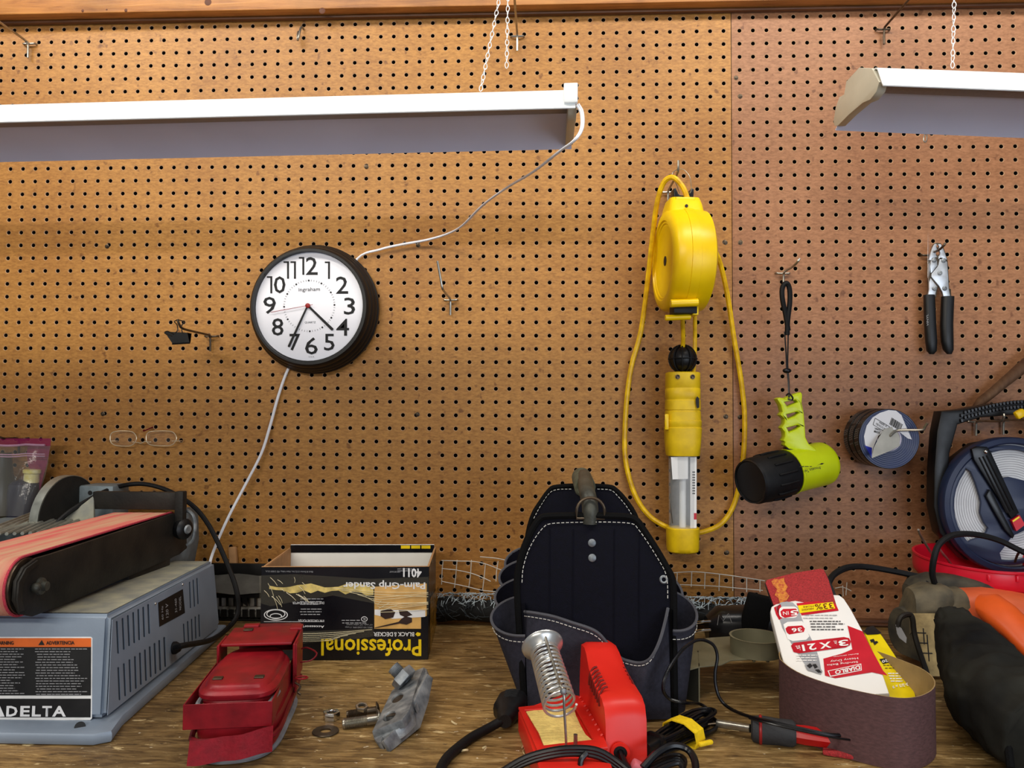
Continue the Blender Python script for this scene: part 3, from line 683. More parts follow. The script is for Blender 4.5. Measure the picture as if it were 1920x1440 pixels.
# ------------------------------------------------------------------ trouble light
xq = at(1280, 780, Y=-.062); ax_t = at(1281, 700, Y=-.062); ax_b = at(1280, 1032, Y=-.062); dz = (ax_b-ax_t)
t = thing('work_light', 'yellow handled work light with clear tube hanging below the reel', 'light', ax_b)
D = 1.4/FPX
def za(py): return at(1280, py, Y=-.062)
def secs(rows, q=3.): return [(za(y), V((w_*D/2, 0, 0)), V((0, w_*D/2*.9, 0)), q) for y, w_ in rows]
bm = BM(); loft(bm, secs([(698, 56), (699.5, 62), (726, 63), (727, 61.5), (729, 61.5), (730, 63), (747, 63), (748, 61.5), (750, 61.5), (751, 63.5), (768, 64), (769, 62), (771, 62), (772, 64), (788, 65), (789, 67), (798, 67), (799, 65.5), (801, 65.5), (802, 68), (828, 65), (852, 61), (854, 59)]), 32)
hd = obj('handle', bm, m_yeld, t)
for sx in (1270.5, 1298.5):
    p = at(sx, 706.5, Y=-.089); bm = BM(); lathe(bm, [(.0042, 0), (.0042, .0012), (.003, .0014), (.002, .0006), (0, .0006)], frame(p, (0, -1, 0)), 14); obj('screw', bm, m_steeld, hd)
bm = BM(); box(bm, at(1250, 791, Y=-.085), (.007, .006, .028), None, .0015); obj('switch', bm, m_yel, hd)
bm = BM(); pq = planeY(-.0915); patch(bm, pq, [(1307, 743), (1311, 747), (1311, 764), (1307, 766), (1305, 758), (1304, 749)]); obj('worn_logo', bm, m_ink, hd)
bm = BM(); loft(bm, secs([(852, 52), (992, 50)], 2.2), 28, cap=False); obj('clear_tube', bm, m_clear, t)
bm = BM(); lathe(bm, [(.0215, 0), (.0215, .135)], frame(za(991), (0, 0, 1), (1, 0, 0)), 12, ang=PI, cap=False)
bmesh.ops.solidify(bm, geom=bm.faces, thickness=.0012); obj('reflector', bm, m_alu, t)
bm = BM(); pw = planeY(-.0805); patch(bm, planeY(-.082), [(1258, 857), (1290, 857), (1290, 898), (1261, 899)]); o = obj('white_shield', bm, m_packw, t)
bm = BM(); bxq = [(1294, 857), (1306, 857), (1306, 990), (1294, 990)]; patch(bm, planeY(-.078), bxq); st = obj('rating_label', bm, m_packw, t)
bm = BM(); pz = planeY(-.0785)
for y in range(884, 925, 5): patch(bm, pz, [(1298, y), (1303, y), (1303, y+2.4), (1298, y+2.4)])
obj('print', bm, m_ink, st); bm = BM(); 
patch(bm, pz, [(1301, 962), (1306, 962), (1306, 974), (1301, 974)]); obj('red_mark', bm, m_packr, st)
bm = BM(); cyl(bm, za(991), za(870), .0062, 14); obj('bulb_tube', bm, m_white, t)
bm = BM(); loft(bm, secs([(988, 57), (989.5, 60), (1026, 58.5), (1032, 56), (1035, 48)], 2.6), 32); obj('end_cap', bm, m_yeld, t)
bm = BM(); tube(bm, [at(1256, 925, Y=-.09), at(1258, 955, Y=-.093), at(1261, 981, Y=-.088)], .0010, 6, 3); obj('wire_hook', bm, m_steel, t)
# black ball guard on top
bc = at(1280, 673, Y=-.066)
bm = BM(); ball(bm, bc, .0235, 24); t = obj('ball_stop', bm, m_blk, reel, label='black ribbed ball')
bm = BM(); tube(bm, [bc+V((.0252*math.cos(a), .0252*math.sin(a), 0)) for a in [2*PI*k/28 for k in range(28)]], .0014, 6, closed=True); obj('rib', bm, m_blkrub, t)
for q in range(5):
    th = PI*q/5+.1; bm = BM(); tube(bm, [bc+V((.0252*math.cos(a)*math.cos(th), .0252*math.cos(a)*math.sin(th), .0252*math.sin(a))) for a in [2*PI*k/28 for k in range(28)]], .0014, 6, closed=True); obj('rib', bm, m_blkrub, t)
def ltr(parent, pl, s, bl, br, tl, mat, bold=0., lift=.0006, name='lettering', **k):
    bm = BM(); ptext(bm, pl, s, bl, br, tl, bold, lift, **k); return obj(name, bm, mat, parent, smooth=0)
def pat(parent, name, pl, pts, mat, lift=.0003, **k):
    bm = BM(); patch(bm, pl, pts, lift); return obj(name, bm, mat, parent, smooth=0, **k)
def small(parent, pl, x0, x1, ys, h, mat, jit=.3, lift=.0006, name='fine_print'):
    bm = BM(); lines(bm, pl, x0, x1, ys, h, jit, lift); return obj(name, bm, mat, parent, smooth=0, kind='stuff')

# ------------------------------------------------------------------ flashlight on its lanyard
peghook(1468, 512, .075, .012, 'steel pegboard hook that holds the flashlight lanyard', m_steel, (.6, -.2, 1))
yf = -.085
a = at(1408, 903, Y=-.125); b = at(1545, 868, Y=-.045); ax = (b-a).normalized()
t = thing('flashlight', 'lime and black flashlight hanging head down left from a black lanyard', 'flashlight', (a+b)/2+V((0, 0, -.045)))
L_ = (b-a).length; F = frame(a, ax, (0, 0, 1)); h = L_*.47
bm = BM(); lathe(bm, [(.0345, .0), (.0378, .001), (.0400, .006), (.0402, h*.45), (.0405, h-.004), (.0390, h)], F, 40, cap=True); hd = obj('head', bm, m_blkrub, t)
bm = BM()
for k in range(14):
    q = 2*PI*k/14; c, s_ = math.cos(q), math.sin(q); tube(bm, [F @ V((.0400*c, .0400*s_, h*.35)), F @ V((.0412*c, .0412*s_, h*.5)), F @ V((.0402*c, .0402*s_, h*.85))], .0022, 6, 3)
obj('grip_rib', bm, m_blkrub, hd, kind='stuff')
bm = BM(); lathe(bm, [(.0340, -.0005), (.0335, .004), (.026, .010), (0, .016)], F, 32); obj('lens', bm, m_blkg, hd)
bm = BM(); lathe(bm, [(.0350, -.002), (.0372, -.003), (.0378, .002), (.0345, .002), (.0350, -.002)], F, 40, closed=False, cap=False); obj('bezel', bm, m_blk, hd)
bm = BM(); lathe(bm, [(.0385, h-.001), (.0392, L_-.010), (.0385, L_-.004), (.036, L_), (.030, L_+.0015), (0, L_+.0015)], F, 40); bd = obj('body', bm, m_lime, t)
bm = BM(); lathe(bm, [(.0405, h+.000), (.0405, h+.004), (.0388, h+.006)], F, 40, cap=False); obj('collar', bm, m_lime, t)
# finger-ridged handle with open slots
ph = planeY(-.088)
outl = [(1456, 748), (1461, 745), (1470, 747), (1480, 742), (1494, 737), (1501, 735), (1504, 739), (1503, 755), (1507, 775), (1509, 800), (1510, 820), (1516, 832), (1530, 842), (1530, 850), (1478, 842), (1470, 834), (1471, 829), (1467, 826), (1471, 818), (1470, 810), (1464, 802), (1470, 794), (1470, 785), (1462, 778), (1466, 772), (1463, 760)]
outl = [(x+1, y) for x, y in outl]
holes = [[(1471, 754), (1492, 750), (1496, 754), (1488, 757), (1477, 762)], [(1475, 777), (1495, 772), (1499, 774), (1491, 780), (1478, 785)], [(1476, 802), (1496, 797), (1501, 799), (1494, 804), (1480, 810)]]
bm = pplate(ph, outl, .024, holes, .003); gr = obj('handle', bm, m_lime, t)
bm = BM(); box(bm, at(1487, 838, Y=-.077), (.030, .020, .012), None, .003); obj('switch_block', bm, m_blk, t)
u = (at(1484, 885, Y=-.12)-at(1550, 872, Y=-.085)); pn = Pl(at(1515, 875, Y=-.1255), n=V((.25, -1, .45)))
ltr(bd, pn, 'Princeton Tec', (1537, 874), (1507, 881.5), (1539, 879.5), m_ink, .02, name='lettering')
pat(bd, 'emblem', pn, [(1529, 874.5), (1540, 868.5), (1545, 869), (1541, 871.5), (1536, 871.5)], m_ink, .0012)
small(bd, pn, 1498, 1522, [874.5], 1.4, m_ink, .1, .0012)
# lanyard
bm = BM(); Lp = [(1478, 620, -.07), (1473, 590, -.07), (1467, 560, -.072), (1467, 540, -.072), (1474, 531, -.074), (1480, 540, -.072), (1481, 565, -.071), (1477, 600, -.07), (1476, 628, -.07)]
tube(bm, [at(x, y, Y=z) for x, y, z in Lp], .0046, 8, 5); ly = obj('lanyard_sleeve', bm, m_blkrub, t)
for P3 in ([(1471, 622, -.07), (1474, 665, -.075), (1475, 690, -.078), (1478, 715, -.085), (1479, 745, -.095)], [(1478, 622, -.07), (1477, 665, -.075), (1477, 690, -.078), (1479, 715, -.085), (1480, 745, -.095)]):
    bm = BM(); tube(bm, [at(x, y, Y=z) for x, y, z in P3], .0013, 6, 3); obj('lanyard_cord', bm, m_blkg, t)
bm = BM(); ball(bm, at(1475.5, 695, Y=-.078), .0065, 14, (1.2, .9, .75)); obj('cord_lock', bm, m_blkg, t)
bm = BM(); tube(bm, [at(1474, 742, Y=-.10), at(1479, 738, Y=-.102), at(1486, 745, Y=-.102), at(1485, 750, Y=-.10), at(1477, 748, Y=-.098)], .0015, 6, 3); obj('knot', bm, m_blkg, t)

# ------------------------------------------------------------------ crimping pliers
peghook(1741, 478, .05, .010, 'steel pegboard hook through the nose of the pliers', m_steeld, (.5, -.2, 1))
t = thing('pliers', 'steel plier with black rubber grips hanging nose up, upper right', 'pliers', at(1760, 662, Y=-.022))
p1 = planeY(-.026); p2 = planeY(-.0235)
sil = [(1757, 455), (1752, 456), (1748, 462), (1744, 475), (1741, 485), (1740, 492), (1740, 530), (1741, 542), (1738, 556), (1755, 558), (1758, 541), (1760, 537), (1766, 548), (1769, 561), (1784, 560), (1783, 542), (1780, 541), (1779, 520), (1777, 490), (1773, 475), (1768, 461), (1764, 456)]
bm = pplate(planeY(-.0225), sil, .003, [circ(1758, 461, 2.6, n=10), circ(1758.5, 474, 4.2, n=12)], .0003); obj('back_plate', bm, m_steeld, t)
for pn_, P6 in enumerate(([(1757, 458), (1753, 457), (1749, 463), (1745, 475), (1742, 487), (1745, 488), (1748, 484), (1757, 482), (1755, 478), (1754.5, 471), (1757, 468), (1755.5, 462)],
    [(1759, 458), (1764, 457.5), (1767, 462), (1772, 475), (1775.5, 487), (1771, 484), (1763, 483), (1760, 486), (1760, 481), (1763, 477), (1762.5, 471), (1760.5, 468), (1761.5, 462)],
    [(1746, 486), (1752, 485), (1757, 489), (1757.5, 498), (1750, 508), (1745.5, 512), (1744, 500)],
    [(1741.5, 494), (1743.2, 493), (1743.5, 508), (1741.8, 520), (1741.8, 528)],
    [(1762, 486), (1770, 486), (1776, 491), (1778, 520), (1779, 541), (1782, 558), (1770, 558.5), (1767, 547), (1761, 536), (1746.5, 519), (1747, 513), (1758, 500), (1760, 496)],
    [(1742.5, 528), (1745, 521.5), (1757, 537), (1755.5, 543), (1753, 556), (1740, 554.5), (1742.5, 542)])):
    bm = pplate(p1, P6, .004, [], .0004); obj('jaw' if pn_ < 2 else 'link_plate', bm, m_plier, t)
for x, y in ((1751, 488), (1769, 488), (1762, 512), (1752, 541), (1771, 541)):
    bm = BM(); lathe(bm, [(.0042, 0), (.0042, .0018), (.0030, .0026), (.0012, .0030), (0, .0022)], frame(p1(x, y)+V((0, .0005, 0)), (0, -1, 0)), 14); obj('rivet', bm, m_galv, t)
for P6 in ([(1742, 553, .0095), (1743, 580, .0098), (1744, 610, .0100), (1746, 640, .0100), (1747, 658, .0085), (1747, 664, .004)], [(1777, 556, .0108), (1776, 580, .0108), (1775, 610, .0108), (1776, 640, .0105), (1778, 656, .0088), (1780, 664, .004)]):
    bm = BM(); loft(bm, [(at(x, y, Y=-.022), V((r, 0, 0)), V((0, r*.75, 0)), 2.6) for x, y, r in P6], 18); gp = obj('grip', bm, m_blk, t)
    if P6[0][0] == 1742: ltr(gp, planeY(-.0305), 'VINYL', (1741, 611), (1740, 589), (1737.5, 611), m_prtg)

# ------------------------------------------------------------------ tape rolls
bm = BM(); tube(bm, [at(1650, 812, Y=.008), at(1652, 812, Y=-.004), at(1662, 818, Y=-.05), at(1668, 818, Y=-.088), at(1680, 808, Y=-.0885), at(1697, 806.5, Y=-.093), at(1729, 806, Y=-.105), at(1734, 801, Y=-.108), at(1739, 793, Y=-.113)], .0022, 8, 4)
tag(obj('pegboard_hook', bm, m_steel), 'steel hook whose upturned tip sticks out right of the tape rolls', 'hook', 'pegboard hooks')
tc0 = at(1667, 823, Y=-.085); TR = .0525
for k in range(3):
    y1 = -.085+k*.0215; c = V((tc0.x-.001*k, y1, tc0.z+.0005*k))
    lab = ['roll of black vinyl tape in front of the stack, torn white label on its face', 'middle roll of black vinyl tape, behind the torn-label one', 'roll of black vinyl tape at the back of the stack, against the pegboard'][k]
    t = thing('tape_roll', lab, 'tape', c+V((0, .01, -TR)), 'vinyl tape rolls on one hook')
    bm = BM(); lathe(bm, [(.0215, .0205), (TR-.001, .0205), (TR, .0195), (TR, .001), (TR-.001, 0), (.0215, 0)], frame(c+V((0, .0205, 0)), (0, -1, 0)), 48, closed=True); wd = obj('winding', bm, m_taperblk, t)
    bm = BM(); lathe(bm, [(.0192, .0203), (.0214, .0207), (.0214, .0002), (.0192, .0002)], frame(c+V((0, .0205, 0)), (0, -1, 0)), 32, closed=True); obj('core', bm, m_core, t)
    bm = BM(); n = 40
    for q in range(30):
        a0 = 2.2+q*.075
        if R_.random() < .25: continue
        for rr in (.004, .010, .0155): 
            aa = a0+.03*math.sin(rr*900); 
            v_ = [bm.verts.new(V((c.x+math.cos(s)*(TR+.0003), y1+rr+dy, c.z+math.sin(s)*(TR+.0003)))) for s, dy in ((aa, 0), (aa+.035, 0), (aa+.030, .0022), (aa-.005, .0022))]; bm.faces.new(v_)
    obj('print', bm, m_prtg, wd, kind='stuff')
    if k == 0:
        bm = BM()
        for rr in [.024+.0035*q for q in range(8)]: lathe(bm, [(rr, 0), (rr+.0008, .0003), (rr+.0016, 0)], frame(c+V((0, -.0001, 0)), (0, -1, 0)), 48, cap=False)
        lathe(bm, [(.0216, .0002), (TR-.0012, .0002)], frame(c, (0, -1, 0)), 48, cap=False); obj('tape_face', bm, m_tapeblue, t)
        pf = planeY(-.0858); pg = planeY(-.0864)
        Lb = [(1690, 778), (1680, 770), (1666, 769), (1650, 774), (1636, 783), (1625, 798), (1620, 818), (1622, 833), (1628, 847), (1635, 859), (1637, 840), (1646, 818), (1664, 803), (1684, 808), (1702, 822), (1710, 824), (1700, 802)]
        lb = pat(t, 'paper_label', pf, Lb, m_paper, .0)
        pat(lb, 'blue_corner', pg, [(1621, 835), (1635, 839.5), (1634.5, 858), (1628, 847)], m_blue, .0)
        pat(lb, 'peeled_flap', Pl(pg(1660, 830)+V((0, -.006, 0)), n=V((.30, -1, .1))), [(1635, 859), (1638, 840), (1648, 820), (1658, 805), (1672, 800), (1688, 810), (1702, 828), (1668, 846)], m_paperd, .0)
        bm = BM(); d = V((.86, -.5)).normalized(); e = V((-.42, -.9)).normalized()
        X = 0
        for q in range(17):
            wq = R_.choice((.6, 1.1, 1.9)); o = V((1667.5, 795.5))+V((1, .62)).normalized()*X; up_ = V((.35, -.93))*13.5; r_2 = V((1, .62)).normalized()*wq
            if X+wq < 26: patch(bm, pg, [tuple(o), tuple(o+r_2), tuple(o+r_2+up_), tuple(o+up_)], .0002)
            X += wq+R_.choice((.5, .9))
        obj('barcode', bm, m_ink, lb, kind='stuff', smooth=0)
        bm = BM(); Q = [(1641, 784), (1637, 796), (1663, 812), (1668, 800)]; 
        for i in range(4):
            A, B = V(Q[i]), V(Q[(i+1) % 4]); nn = V((-(B-A).y, (B-A).x)).normalized()*.4; patch(bm, pg, [tuple(A+nn), tuple(B+nn), tuple(B-nn), tuple(A-nn)], .0002)
        obj('printed_frame', bm, m_ink, lb, smooth=0)
        ltr(lb, pg, 'made in', (1648, 793), (1662, 801), (1650, 789), m_ink, lift=.0003); ltr(lb, pg, 'MEXICO 04', (1642, 796), (1660, 807), (1643.5, 792.5), m_ink, lift=.0003)
        ltr(lb, pg, 'VINYL', (1639.5, 805), (1651, 808.5), (1640.5, 801.5), m_ink, .02, lift=.0003); ltr(lb, pg, 'MADE', (1638.5, 810.5), (1649, 813.5), (1639.5, 806.5), m_ink, .02, lift=.0003)

# ------------------------------------------------------------------ long tape measure
MC = at(1886, 945, Y=-.085); mpx = 1385/FPX
m1 = peghook(1828, 790, .09, .012, 'left one of two steel hooks under the handle of the tape reel', m_steel, post=.026)
m2 = peghook(1879, 788, .09, .012, 'right one of two steel hooks under the handle of the tape reel', m_steel, post=.026)
t = thing('tape_reel', 'open-frame long tape measure in navy and black hanging at the right edge', 'tape measure', MC+V((0, 0, -.135)))
pm = planeY(-.086)
fo = [(1765, 771), (1800, 768), (1860, 757), (1925, 752), (1985, 760), (2008, 800), (2014, 940), (1985, 1040), (1900, 1070), (1810, 1050), (1762, 1000), (1751, 950), (1752, 880), (1757, 810)]
fh = [(1797, 796), (1840, 783), (1925, 776), (1975, 782), (1990, 830), (1975, 880), (1885, 822), (1830, 832), (1790, 862), (1778, 900), (1782, 850)]
bm = pplate(pm, fo, .030, [fh], .004); obj('frame', bm, m_blk, t)
bm = BM()
for q in range(20):
    f_ = q/19; x = 1803+f_*125; y = 780-22*math.sin(f_*PI/2*1.0)+ (4 if q == 0 else 0)
    for dy in (-5, 4.5): box(bm, planeY(-.0875)(x, y+dy), (.0048, .004, .0062), None, .0008, 1)
obj('handle_stud', bm, m_blkg, t, kind='stuff')
R1 = 121*mpx*.97/1
bm = BM(); lathe(bm, [(.086, -.010), (.1115, -.010), (.1160, -.004), (.1165, .018), (.1145, .0215), (.1070, .0235), (.1045, .0215), (.1040, .012), (.086, .012)], frame(MC+V((0, .0, 0)), (0, -1, 0)), 64, closed=True); obj('rim', bm, m_slate, t)
bm = BM(); lathe(bm, [(.030, 0), (.1045, 0), (.1045, .0130), (.030, .0130)], frame(MC, (0, -1, 0)), 64, closed=True); wn = obj('winding', bm, m_wind, t)
bm = BM()
for q in range(16):
    rr = .042+q*.0040; lathe(bm, [(rr, .0131), (rr+.0004, .0134), (rr+.0008, .0131)], frame(MC, (0, -1, 0)), 64, cap=False)
obj('winding_ridge', bm, m_windl, wn, kind='stuff')
pk = planeY(MC.y-.0225)
spider = [(1838, 850), (1862, 850), (1890, 860), (1905, 880)]
def ringpx(cx, cy, r, a0, a1, n): return [(cx+r*math.cos(math.radians(a0+(a1-a0)*k/n)), cy-r*math.sin(math.radians(a0+(a1-a0)*k/n))) for k in range(n+1)]
cx_, cy_ = 1893, 947
outer = ringpx(cx_, cy_, 112, 0, 360, 72)[:-1]
win1 = [(1811, 878), (1820, 884), (1829, 905), (1837, 930), (1840, 942), (1838, 962), (1845, 980), (1853, 990), (1850, 998), (1836, 1008), (1822, 1012)]+ringpx(cx_, cy_, 104, 222, 144, 8)
win2 = [(1858, 846), (1878, 897), (1892, 894), (1925, 902), (1945, 930), (1958, 946)]+ringpx(cx_, cy_, 104, 0, 108, 12)
win3 = [(1875, 1037), (1899, 1005), (1919, 996), (1940, 985), (1958, 952)]+ringpx(cx_, cy_, 104, -3, -98, 10)
bm = pplate(pk, outer, .006, [win1, win2, win3], .001); sp = obj('spoked_cover', bm, m_slate, t)
pcr = planeY(MC.y-.030)
bm = pplate(pcr, [(1822, 842), (1832, 837), (1852, 838), (1858, 846), (1912, 962), (1896, 972), (1826, 862)], .008, [], .002); ck = obj('crank_arm', bm, m_blkg, t)
bm = BM()
for k in (0, 1, 2): tube(bm, [planeY(MC.y-.0305)(1836+k*7, 858-k*2), planeY(MC.y-.0305)(1888+k*6.5, 962-k*3)], .0013, 6)
obj('crank_ridge', bm, m_blk, ck)
bm = pplate(pcr, [(1849, 930), (1856, 918), (1861, 922), (1884, 968), (1903, 1004), (1900, 1010), (1884, 994), (1862, 956)], .008, [], .002); obj('crank_grip', bm, m_blkg, t)
bm = BM(); ball(bm, pcr(1848, 847), .0035, 12); obj('pin', bm, m_chrome, ck)
bm = pplate(pcr, [(1897, 976), (1912, 966), (1922, 984), (1906, 996)], .006); hk = obj('end_hook_tab', bm, m_packr, t, label='red end tab with a yellow line')
pat(hk, 'yellow_line', pcr, [(1898, 976), (1910, 968), (1911.5, 970.5), (1899.5, 979)], m_packy, .0006)

# branch handle above the reel
bm = BM(); loft(bm, [(at(x, y, Y=z), V((.0, 0, r)), V((0, r, 0))) for x, y, z, r in ((1822, 768, -.020, .004), (1836, 755, -.022, .010), (1858, 738, -.024, .0105), (1885, 715, -.026, .0115), (1915, 690, -.028, .0135), (1960, 650, -.03, .014))], 12)
tag(obj('branch', bm, m_branch), 'dark knotty wooden stick slanting up behind the tape reel', 'stick')
bm = BM(); box(bm, at(1912, 776, Y=-.12), (.016, .010, .014), Matrix.Rotation(-.5, 3, 'Y'), .003); tag(obj('yellow_tab', bm, m_yel), 'small yellow plastic tab at the right edge under the reel handle', 'tab')

# ------------------------------------------------------------------ zip bag with bottles
pz0 = planeY(-.040)
t = thing('zip_bag', 'clear plastic zip bag with a purple top hanging at the left edge', 'bag', at(20, 965, Y=-.05))
def sheetpx(rows, nx, yf, bm):
    """rows = [(y_px, x0, x1)]; yf(u,v) gives depth"""
    G = []
    for j, (y, x0, x1) in enumerate(rows):
        G.append([bm.verts.new(at(x0+(x1-x0)*i/nx, y, Y=yf(i/nx, j/(len(rows)-1)))) for i in range(nx+1)])
    for j in range(len(G)-1):
        for i in range(nx): bm.faces.new((G[j][i], G[j][i+1], G[j+1][i+1], G[j+1][i]))
    return bm
rv = random.Random(3)
wv = lambda u, v: -.052-.045*math.sin(PI*min(1, .15+u*.8))*v-.0035*math.sin(u*19+v*5)*(.3+v)
bm = BM(); sheetpx([(822, -60, 96), (830, -60, 95), (836, -60, 95)], 22, lambda u, v: -.048, bm); obj('purple_top', bm, m_bagp, t)
bm = BM(); sheetpx([(836, -60, 95), (850, -60, 92), (870, -60, 90), (895, -60, 84), (920, -60, 76), (945, -60, 70), (968, -60, 66)], 22, wv, bm); obj('front_film', bm, m_bagc, t)
bm = BM(); sheetpx([(836, 52, 94), (850, 50, 92), (870, 52, 88), (890, 60, 82), (915, 66, 76), (940, 62, 72)], 6, lambda u, v: -.030, bm); obj('back_film', bm, m_bagp, t)
for y in (834, 851, 855):
    bm = BM(); tube(bm, [at(x, y+(1 if x < 40 else 0)+math.sin(x*.1)*.6, Y=-.053) for x in range(-60, 96, 12)], .0011 if y > 840 else .0020, 5, 2); obj('zip_rib', bm, m_bagz, t)
t = thing('squeeze_bottle', 'navy bottle with a pale yellow screw cap inside the zip bag', 'bottle', at(42, 968, Y=-.055))
c = at(45, 990, Y=-.034); sc = 1.42/FPX
tz = lambda y: at(45, y, Y=-.034)
bm = BM(); lathe(bm, [(0, tz(990).z-.0), (.027, tz(990).z), (.028, tz(985).z), (.028, tz(925).z), (.026, tz(908).z), (.020, tz(903).z), (.012, tz(900).z)], Matrix.Translation((tz(950).x, -.034, 0)), 28); obj('bottle_body', bm, m_navbot, t)
bm = BM(); lathe(bm, [(.0135, tz(904).z), (.0130, tz(888).z), (.0155, tz(886).z), (.0155, tz(880).z), (.011, tz(879).z), (0, tz(879).z)], Matrix.Translation((tz(900).x+.002, -.034, 0)) @ Matrix.Rotation(.05, 4, 'Y'), 20); obj('screw_cap', bm, m_cap, t)
t = thing('squeeze_bottle', 'dark olive container cut off by the left edge, inside the zip bag', 'bottle', at(0, 968, Y=-.055))
bm = BM(); lathe(bm, [(0, tz(990).z), (.024, tz(990).z), (.025, tz(985).z), (.025, tz(905).z), (.020, tz(890).z), (.016, tz(850).z), (0, tz(849).z)], Matrix.Translation((at(2, 900, Y=-.034).x, -.034, 0)), 24); obj('bottle_body', bm, M('olive_glass', (58, 54, 40), .3), t)
peghook(38, 822, .055, .014, 'pegboard hook through the top of the purple zip bag', m_steeld, (-.9, -.2, .9))

# ------------------------------------------------------------------ belt and disc sander
t = thing('bench_sander', 'blue-grey bench belt and disc sander with red belt, left end of the bench', 'sander', (.42, -.33, 0))
B = at(195, 1348, Z=.016); T = at(205, 1153, Y=B.y+.025); RB = V((.516, -.121, .012)); RT = at(402, 1052, Y=-.112); LB = V((.16, B.y-.012, .016)); LT = V((.185, T.y-.012, T.z))
LRB = V((.15, -.13, .012)); LRT = V((.18, -.115, RT.z))
def hexa(bm, b4, t4):
    vb = [bm.verts.new(v) for v in b4]; vt = [bm.verts.new(v) for v in t4]
    bm.faces.new(vb[::-1]); bm.faces.new(vt)
    for k in range(4): bm.faces.new((vb[k], vb[(k+1) % 4], vt[(k+1) % 4], vt[k]))
    return bm
RT = Pl(B, RB, T)(402, 1052)
bm = BM(); hexa(bm, [LB, B, RB, LRB], [LT, T, RT, LRT]); bmesh.ops.bevel(bm, geom=list(bm.edges), offset=.005, segments=3, affect='EDGES'); base = obj('base', bm, m_delta, t)
F0 = at(196, 1398, Z=.0); F1 = at(222, 1362, Z=.0); F2 = at(418, 1186, Z=0)
d_ = V((0, 0, 0))
fl = [V((.14, F0.y-.01, 0)), V((F0.x-.012, F0.y-.003, 0)), V((F0.x+.004, F0.y+.008, 0)), V((F1.x+.006, F1.y+.0, 0)), V((F2.x+.006, F2.y, 0)), V((.13, F2.y+.0, 0))]
bm = plate([(v.x, v.y) for v in fl], [], .0145, Matrix.Identity(4), .004)
obj('foot_flange', bm, m_delta, t)
# side wall with real vent slots
ps_ = Pl(B, RB, T); dk = (35, 42, 50)
def slot(x0, y0, x1, y1, w_=2.0):
    return [(x0-w_, y0+2), (x0, y0), (x0+w_, y0+2), (x1+w_, y1-2), (x1, y1), (x1-w_, y1-2)]
Z5 = lambda L_: [(a/4, 1080+b/4, c/4, 1080+d/4) for a, b, c, d in L_]
sl1 = Z5([(877, 335, 887, 585), (920, 312, 930, 557), (960, 290, 970, 530), (1000, 268, 1008, 507), (1038, 245, 1045, 485), (1075, 228, 1083, 462), (1112, 208, 1120, 437)])
sl2 = Z5([(888, 680, 898, 935), (930, 652, 940, 905), (972, 622, 980, 875), (1013, 598, 1020, 850), (1050, 572, 1058, 820), (1088, 548, 1096, 790), (1124, 525, 1132, 762), (1160, 500, 1168, 738), (1195, 478, 1203, 712), (1232, 455, 1240, 685)])
sl3 = Z5([(1423, 40, 1430, 245), (1450, 25, 1460, 235), (1478, 12, 1486, 215), (1378, 355, 1385, 515), (1408, 335, 1415, 500), (1438, 318, 1443, 490), (1465, 300, 1470, 475), (1492, 285, 1498, 460)])
holes = [slot(*q) for q in sl1+sl2]+[slot(*q, 1.5) for q in sl3]
class Off:                                    # a plane shifted along its normal
    def __init__(s, p, d): s.p, s.n = p.p+p.n*d, p.n
    def __call__(s, x, y, off=0): return atp(x, y, s.p+s.n*off, s.n)
po = Off(ps_, .0085)
side = [(211, 1162), (395, 1062), (409, 1176), (202, 1341)]
bm = pplate(po, side, .0007, holes); obj('vented_side_panel', bm, m_delta, base)
pat(base, 'slot_shadow_lining', Off(ps_, .0070), [(213, 1166), (392, 1066), (404, 1172), (206, 1334)], M('slot_shade', (52, 62, 74), .7))  # dark sheet behind the slots, coloured as the shade inside the base
pl4 = Off(ps_, .0092)
npq = [(297, 1130), (343, 1104.5), (347, 1149), (299.5, 1175)]
nm = pplate(pl4, npq, .0006); nm = obj('name_plate', nm, m_lblk, base)
for q, (s_, a, b) in enumerate((('MODEL', 336, 340), ('31-460', 328, 332), ('120 V', 311, 316), ('60 Hz', 303, 306.5))):
    y0 = 1149-(a-297)*.55; ltr(nm, Off(ps_, .0094), s_, (b, y0+16), (b-1, y0-10), (a, y0+17), m_prtg, .01, .0002)
for x, y in ((291, 1132), (342, 1096)):
    bm = BM(); ball(bm, pl4(x, y), .0018, 8); obj('screw', bm, m_chrome, base)
bm = BM(); g0 = pl4(325, 1215); lathe(bm, [(.009, 0), (.009, .004), (.0055, .010), (.004, .011)], frame(g0, ps_.n), 20); obj('cord_grommet', bm, m_blkrub, base)
# front label
pf = Pl(B, T, LB); pf0 = Off(pf, .0008)
def pfp(x, y): return pf0(x, y)
lb = pplate(pf0, [(-90, 1194), (170, 1194), (173, 1197), (172, 1347), (169, 1350), (-90, 1351)], .0008); lb = obj('warning_label', lb, m_lblw, base)
p_ = Off(pf, .0010)
pat(lb, 'orange_band', p_, [(-90, 1196.5), (171, 1196.5), (171, 1213), (-90, 1213)], m_orange); pat(lb, 'black_panel', p_, [(-90, 1213), (171, 1213), (170.5, 1304), (-90, 1304)], m_lblk)
pat(lb, 'black_panel', p_, [(-90, 1310), (170.5, 1310), (170, 1345), (-90, 1345)], m_lblk)
p_ = Off(pf, .0014)
ltr(lb, p_, 'ADVERTENCIA', (87, 1209), (140, 1208.5), (87, 1202), m_ink, .03); ltr(lb, p_, 'WARNING', (-10, 1209), (26, 1209), (-10, 1202), m_ink, .03)
pat(lb, 'warning_triangle', p_, [(72, 1209.5), (78.5, 1200), (84, 1209.5)], m_ink)
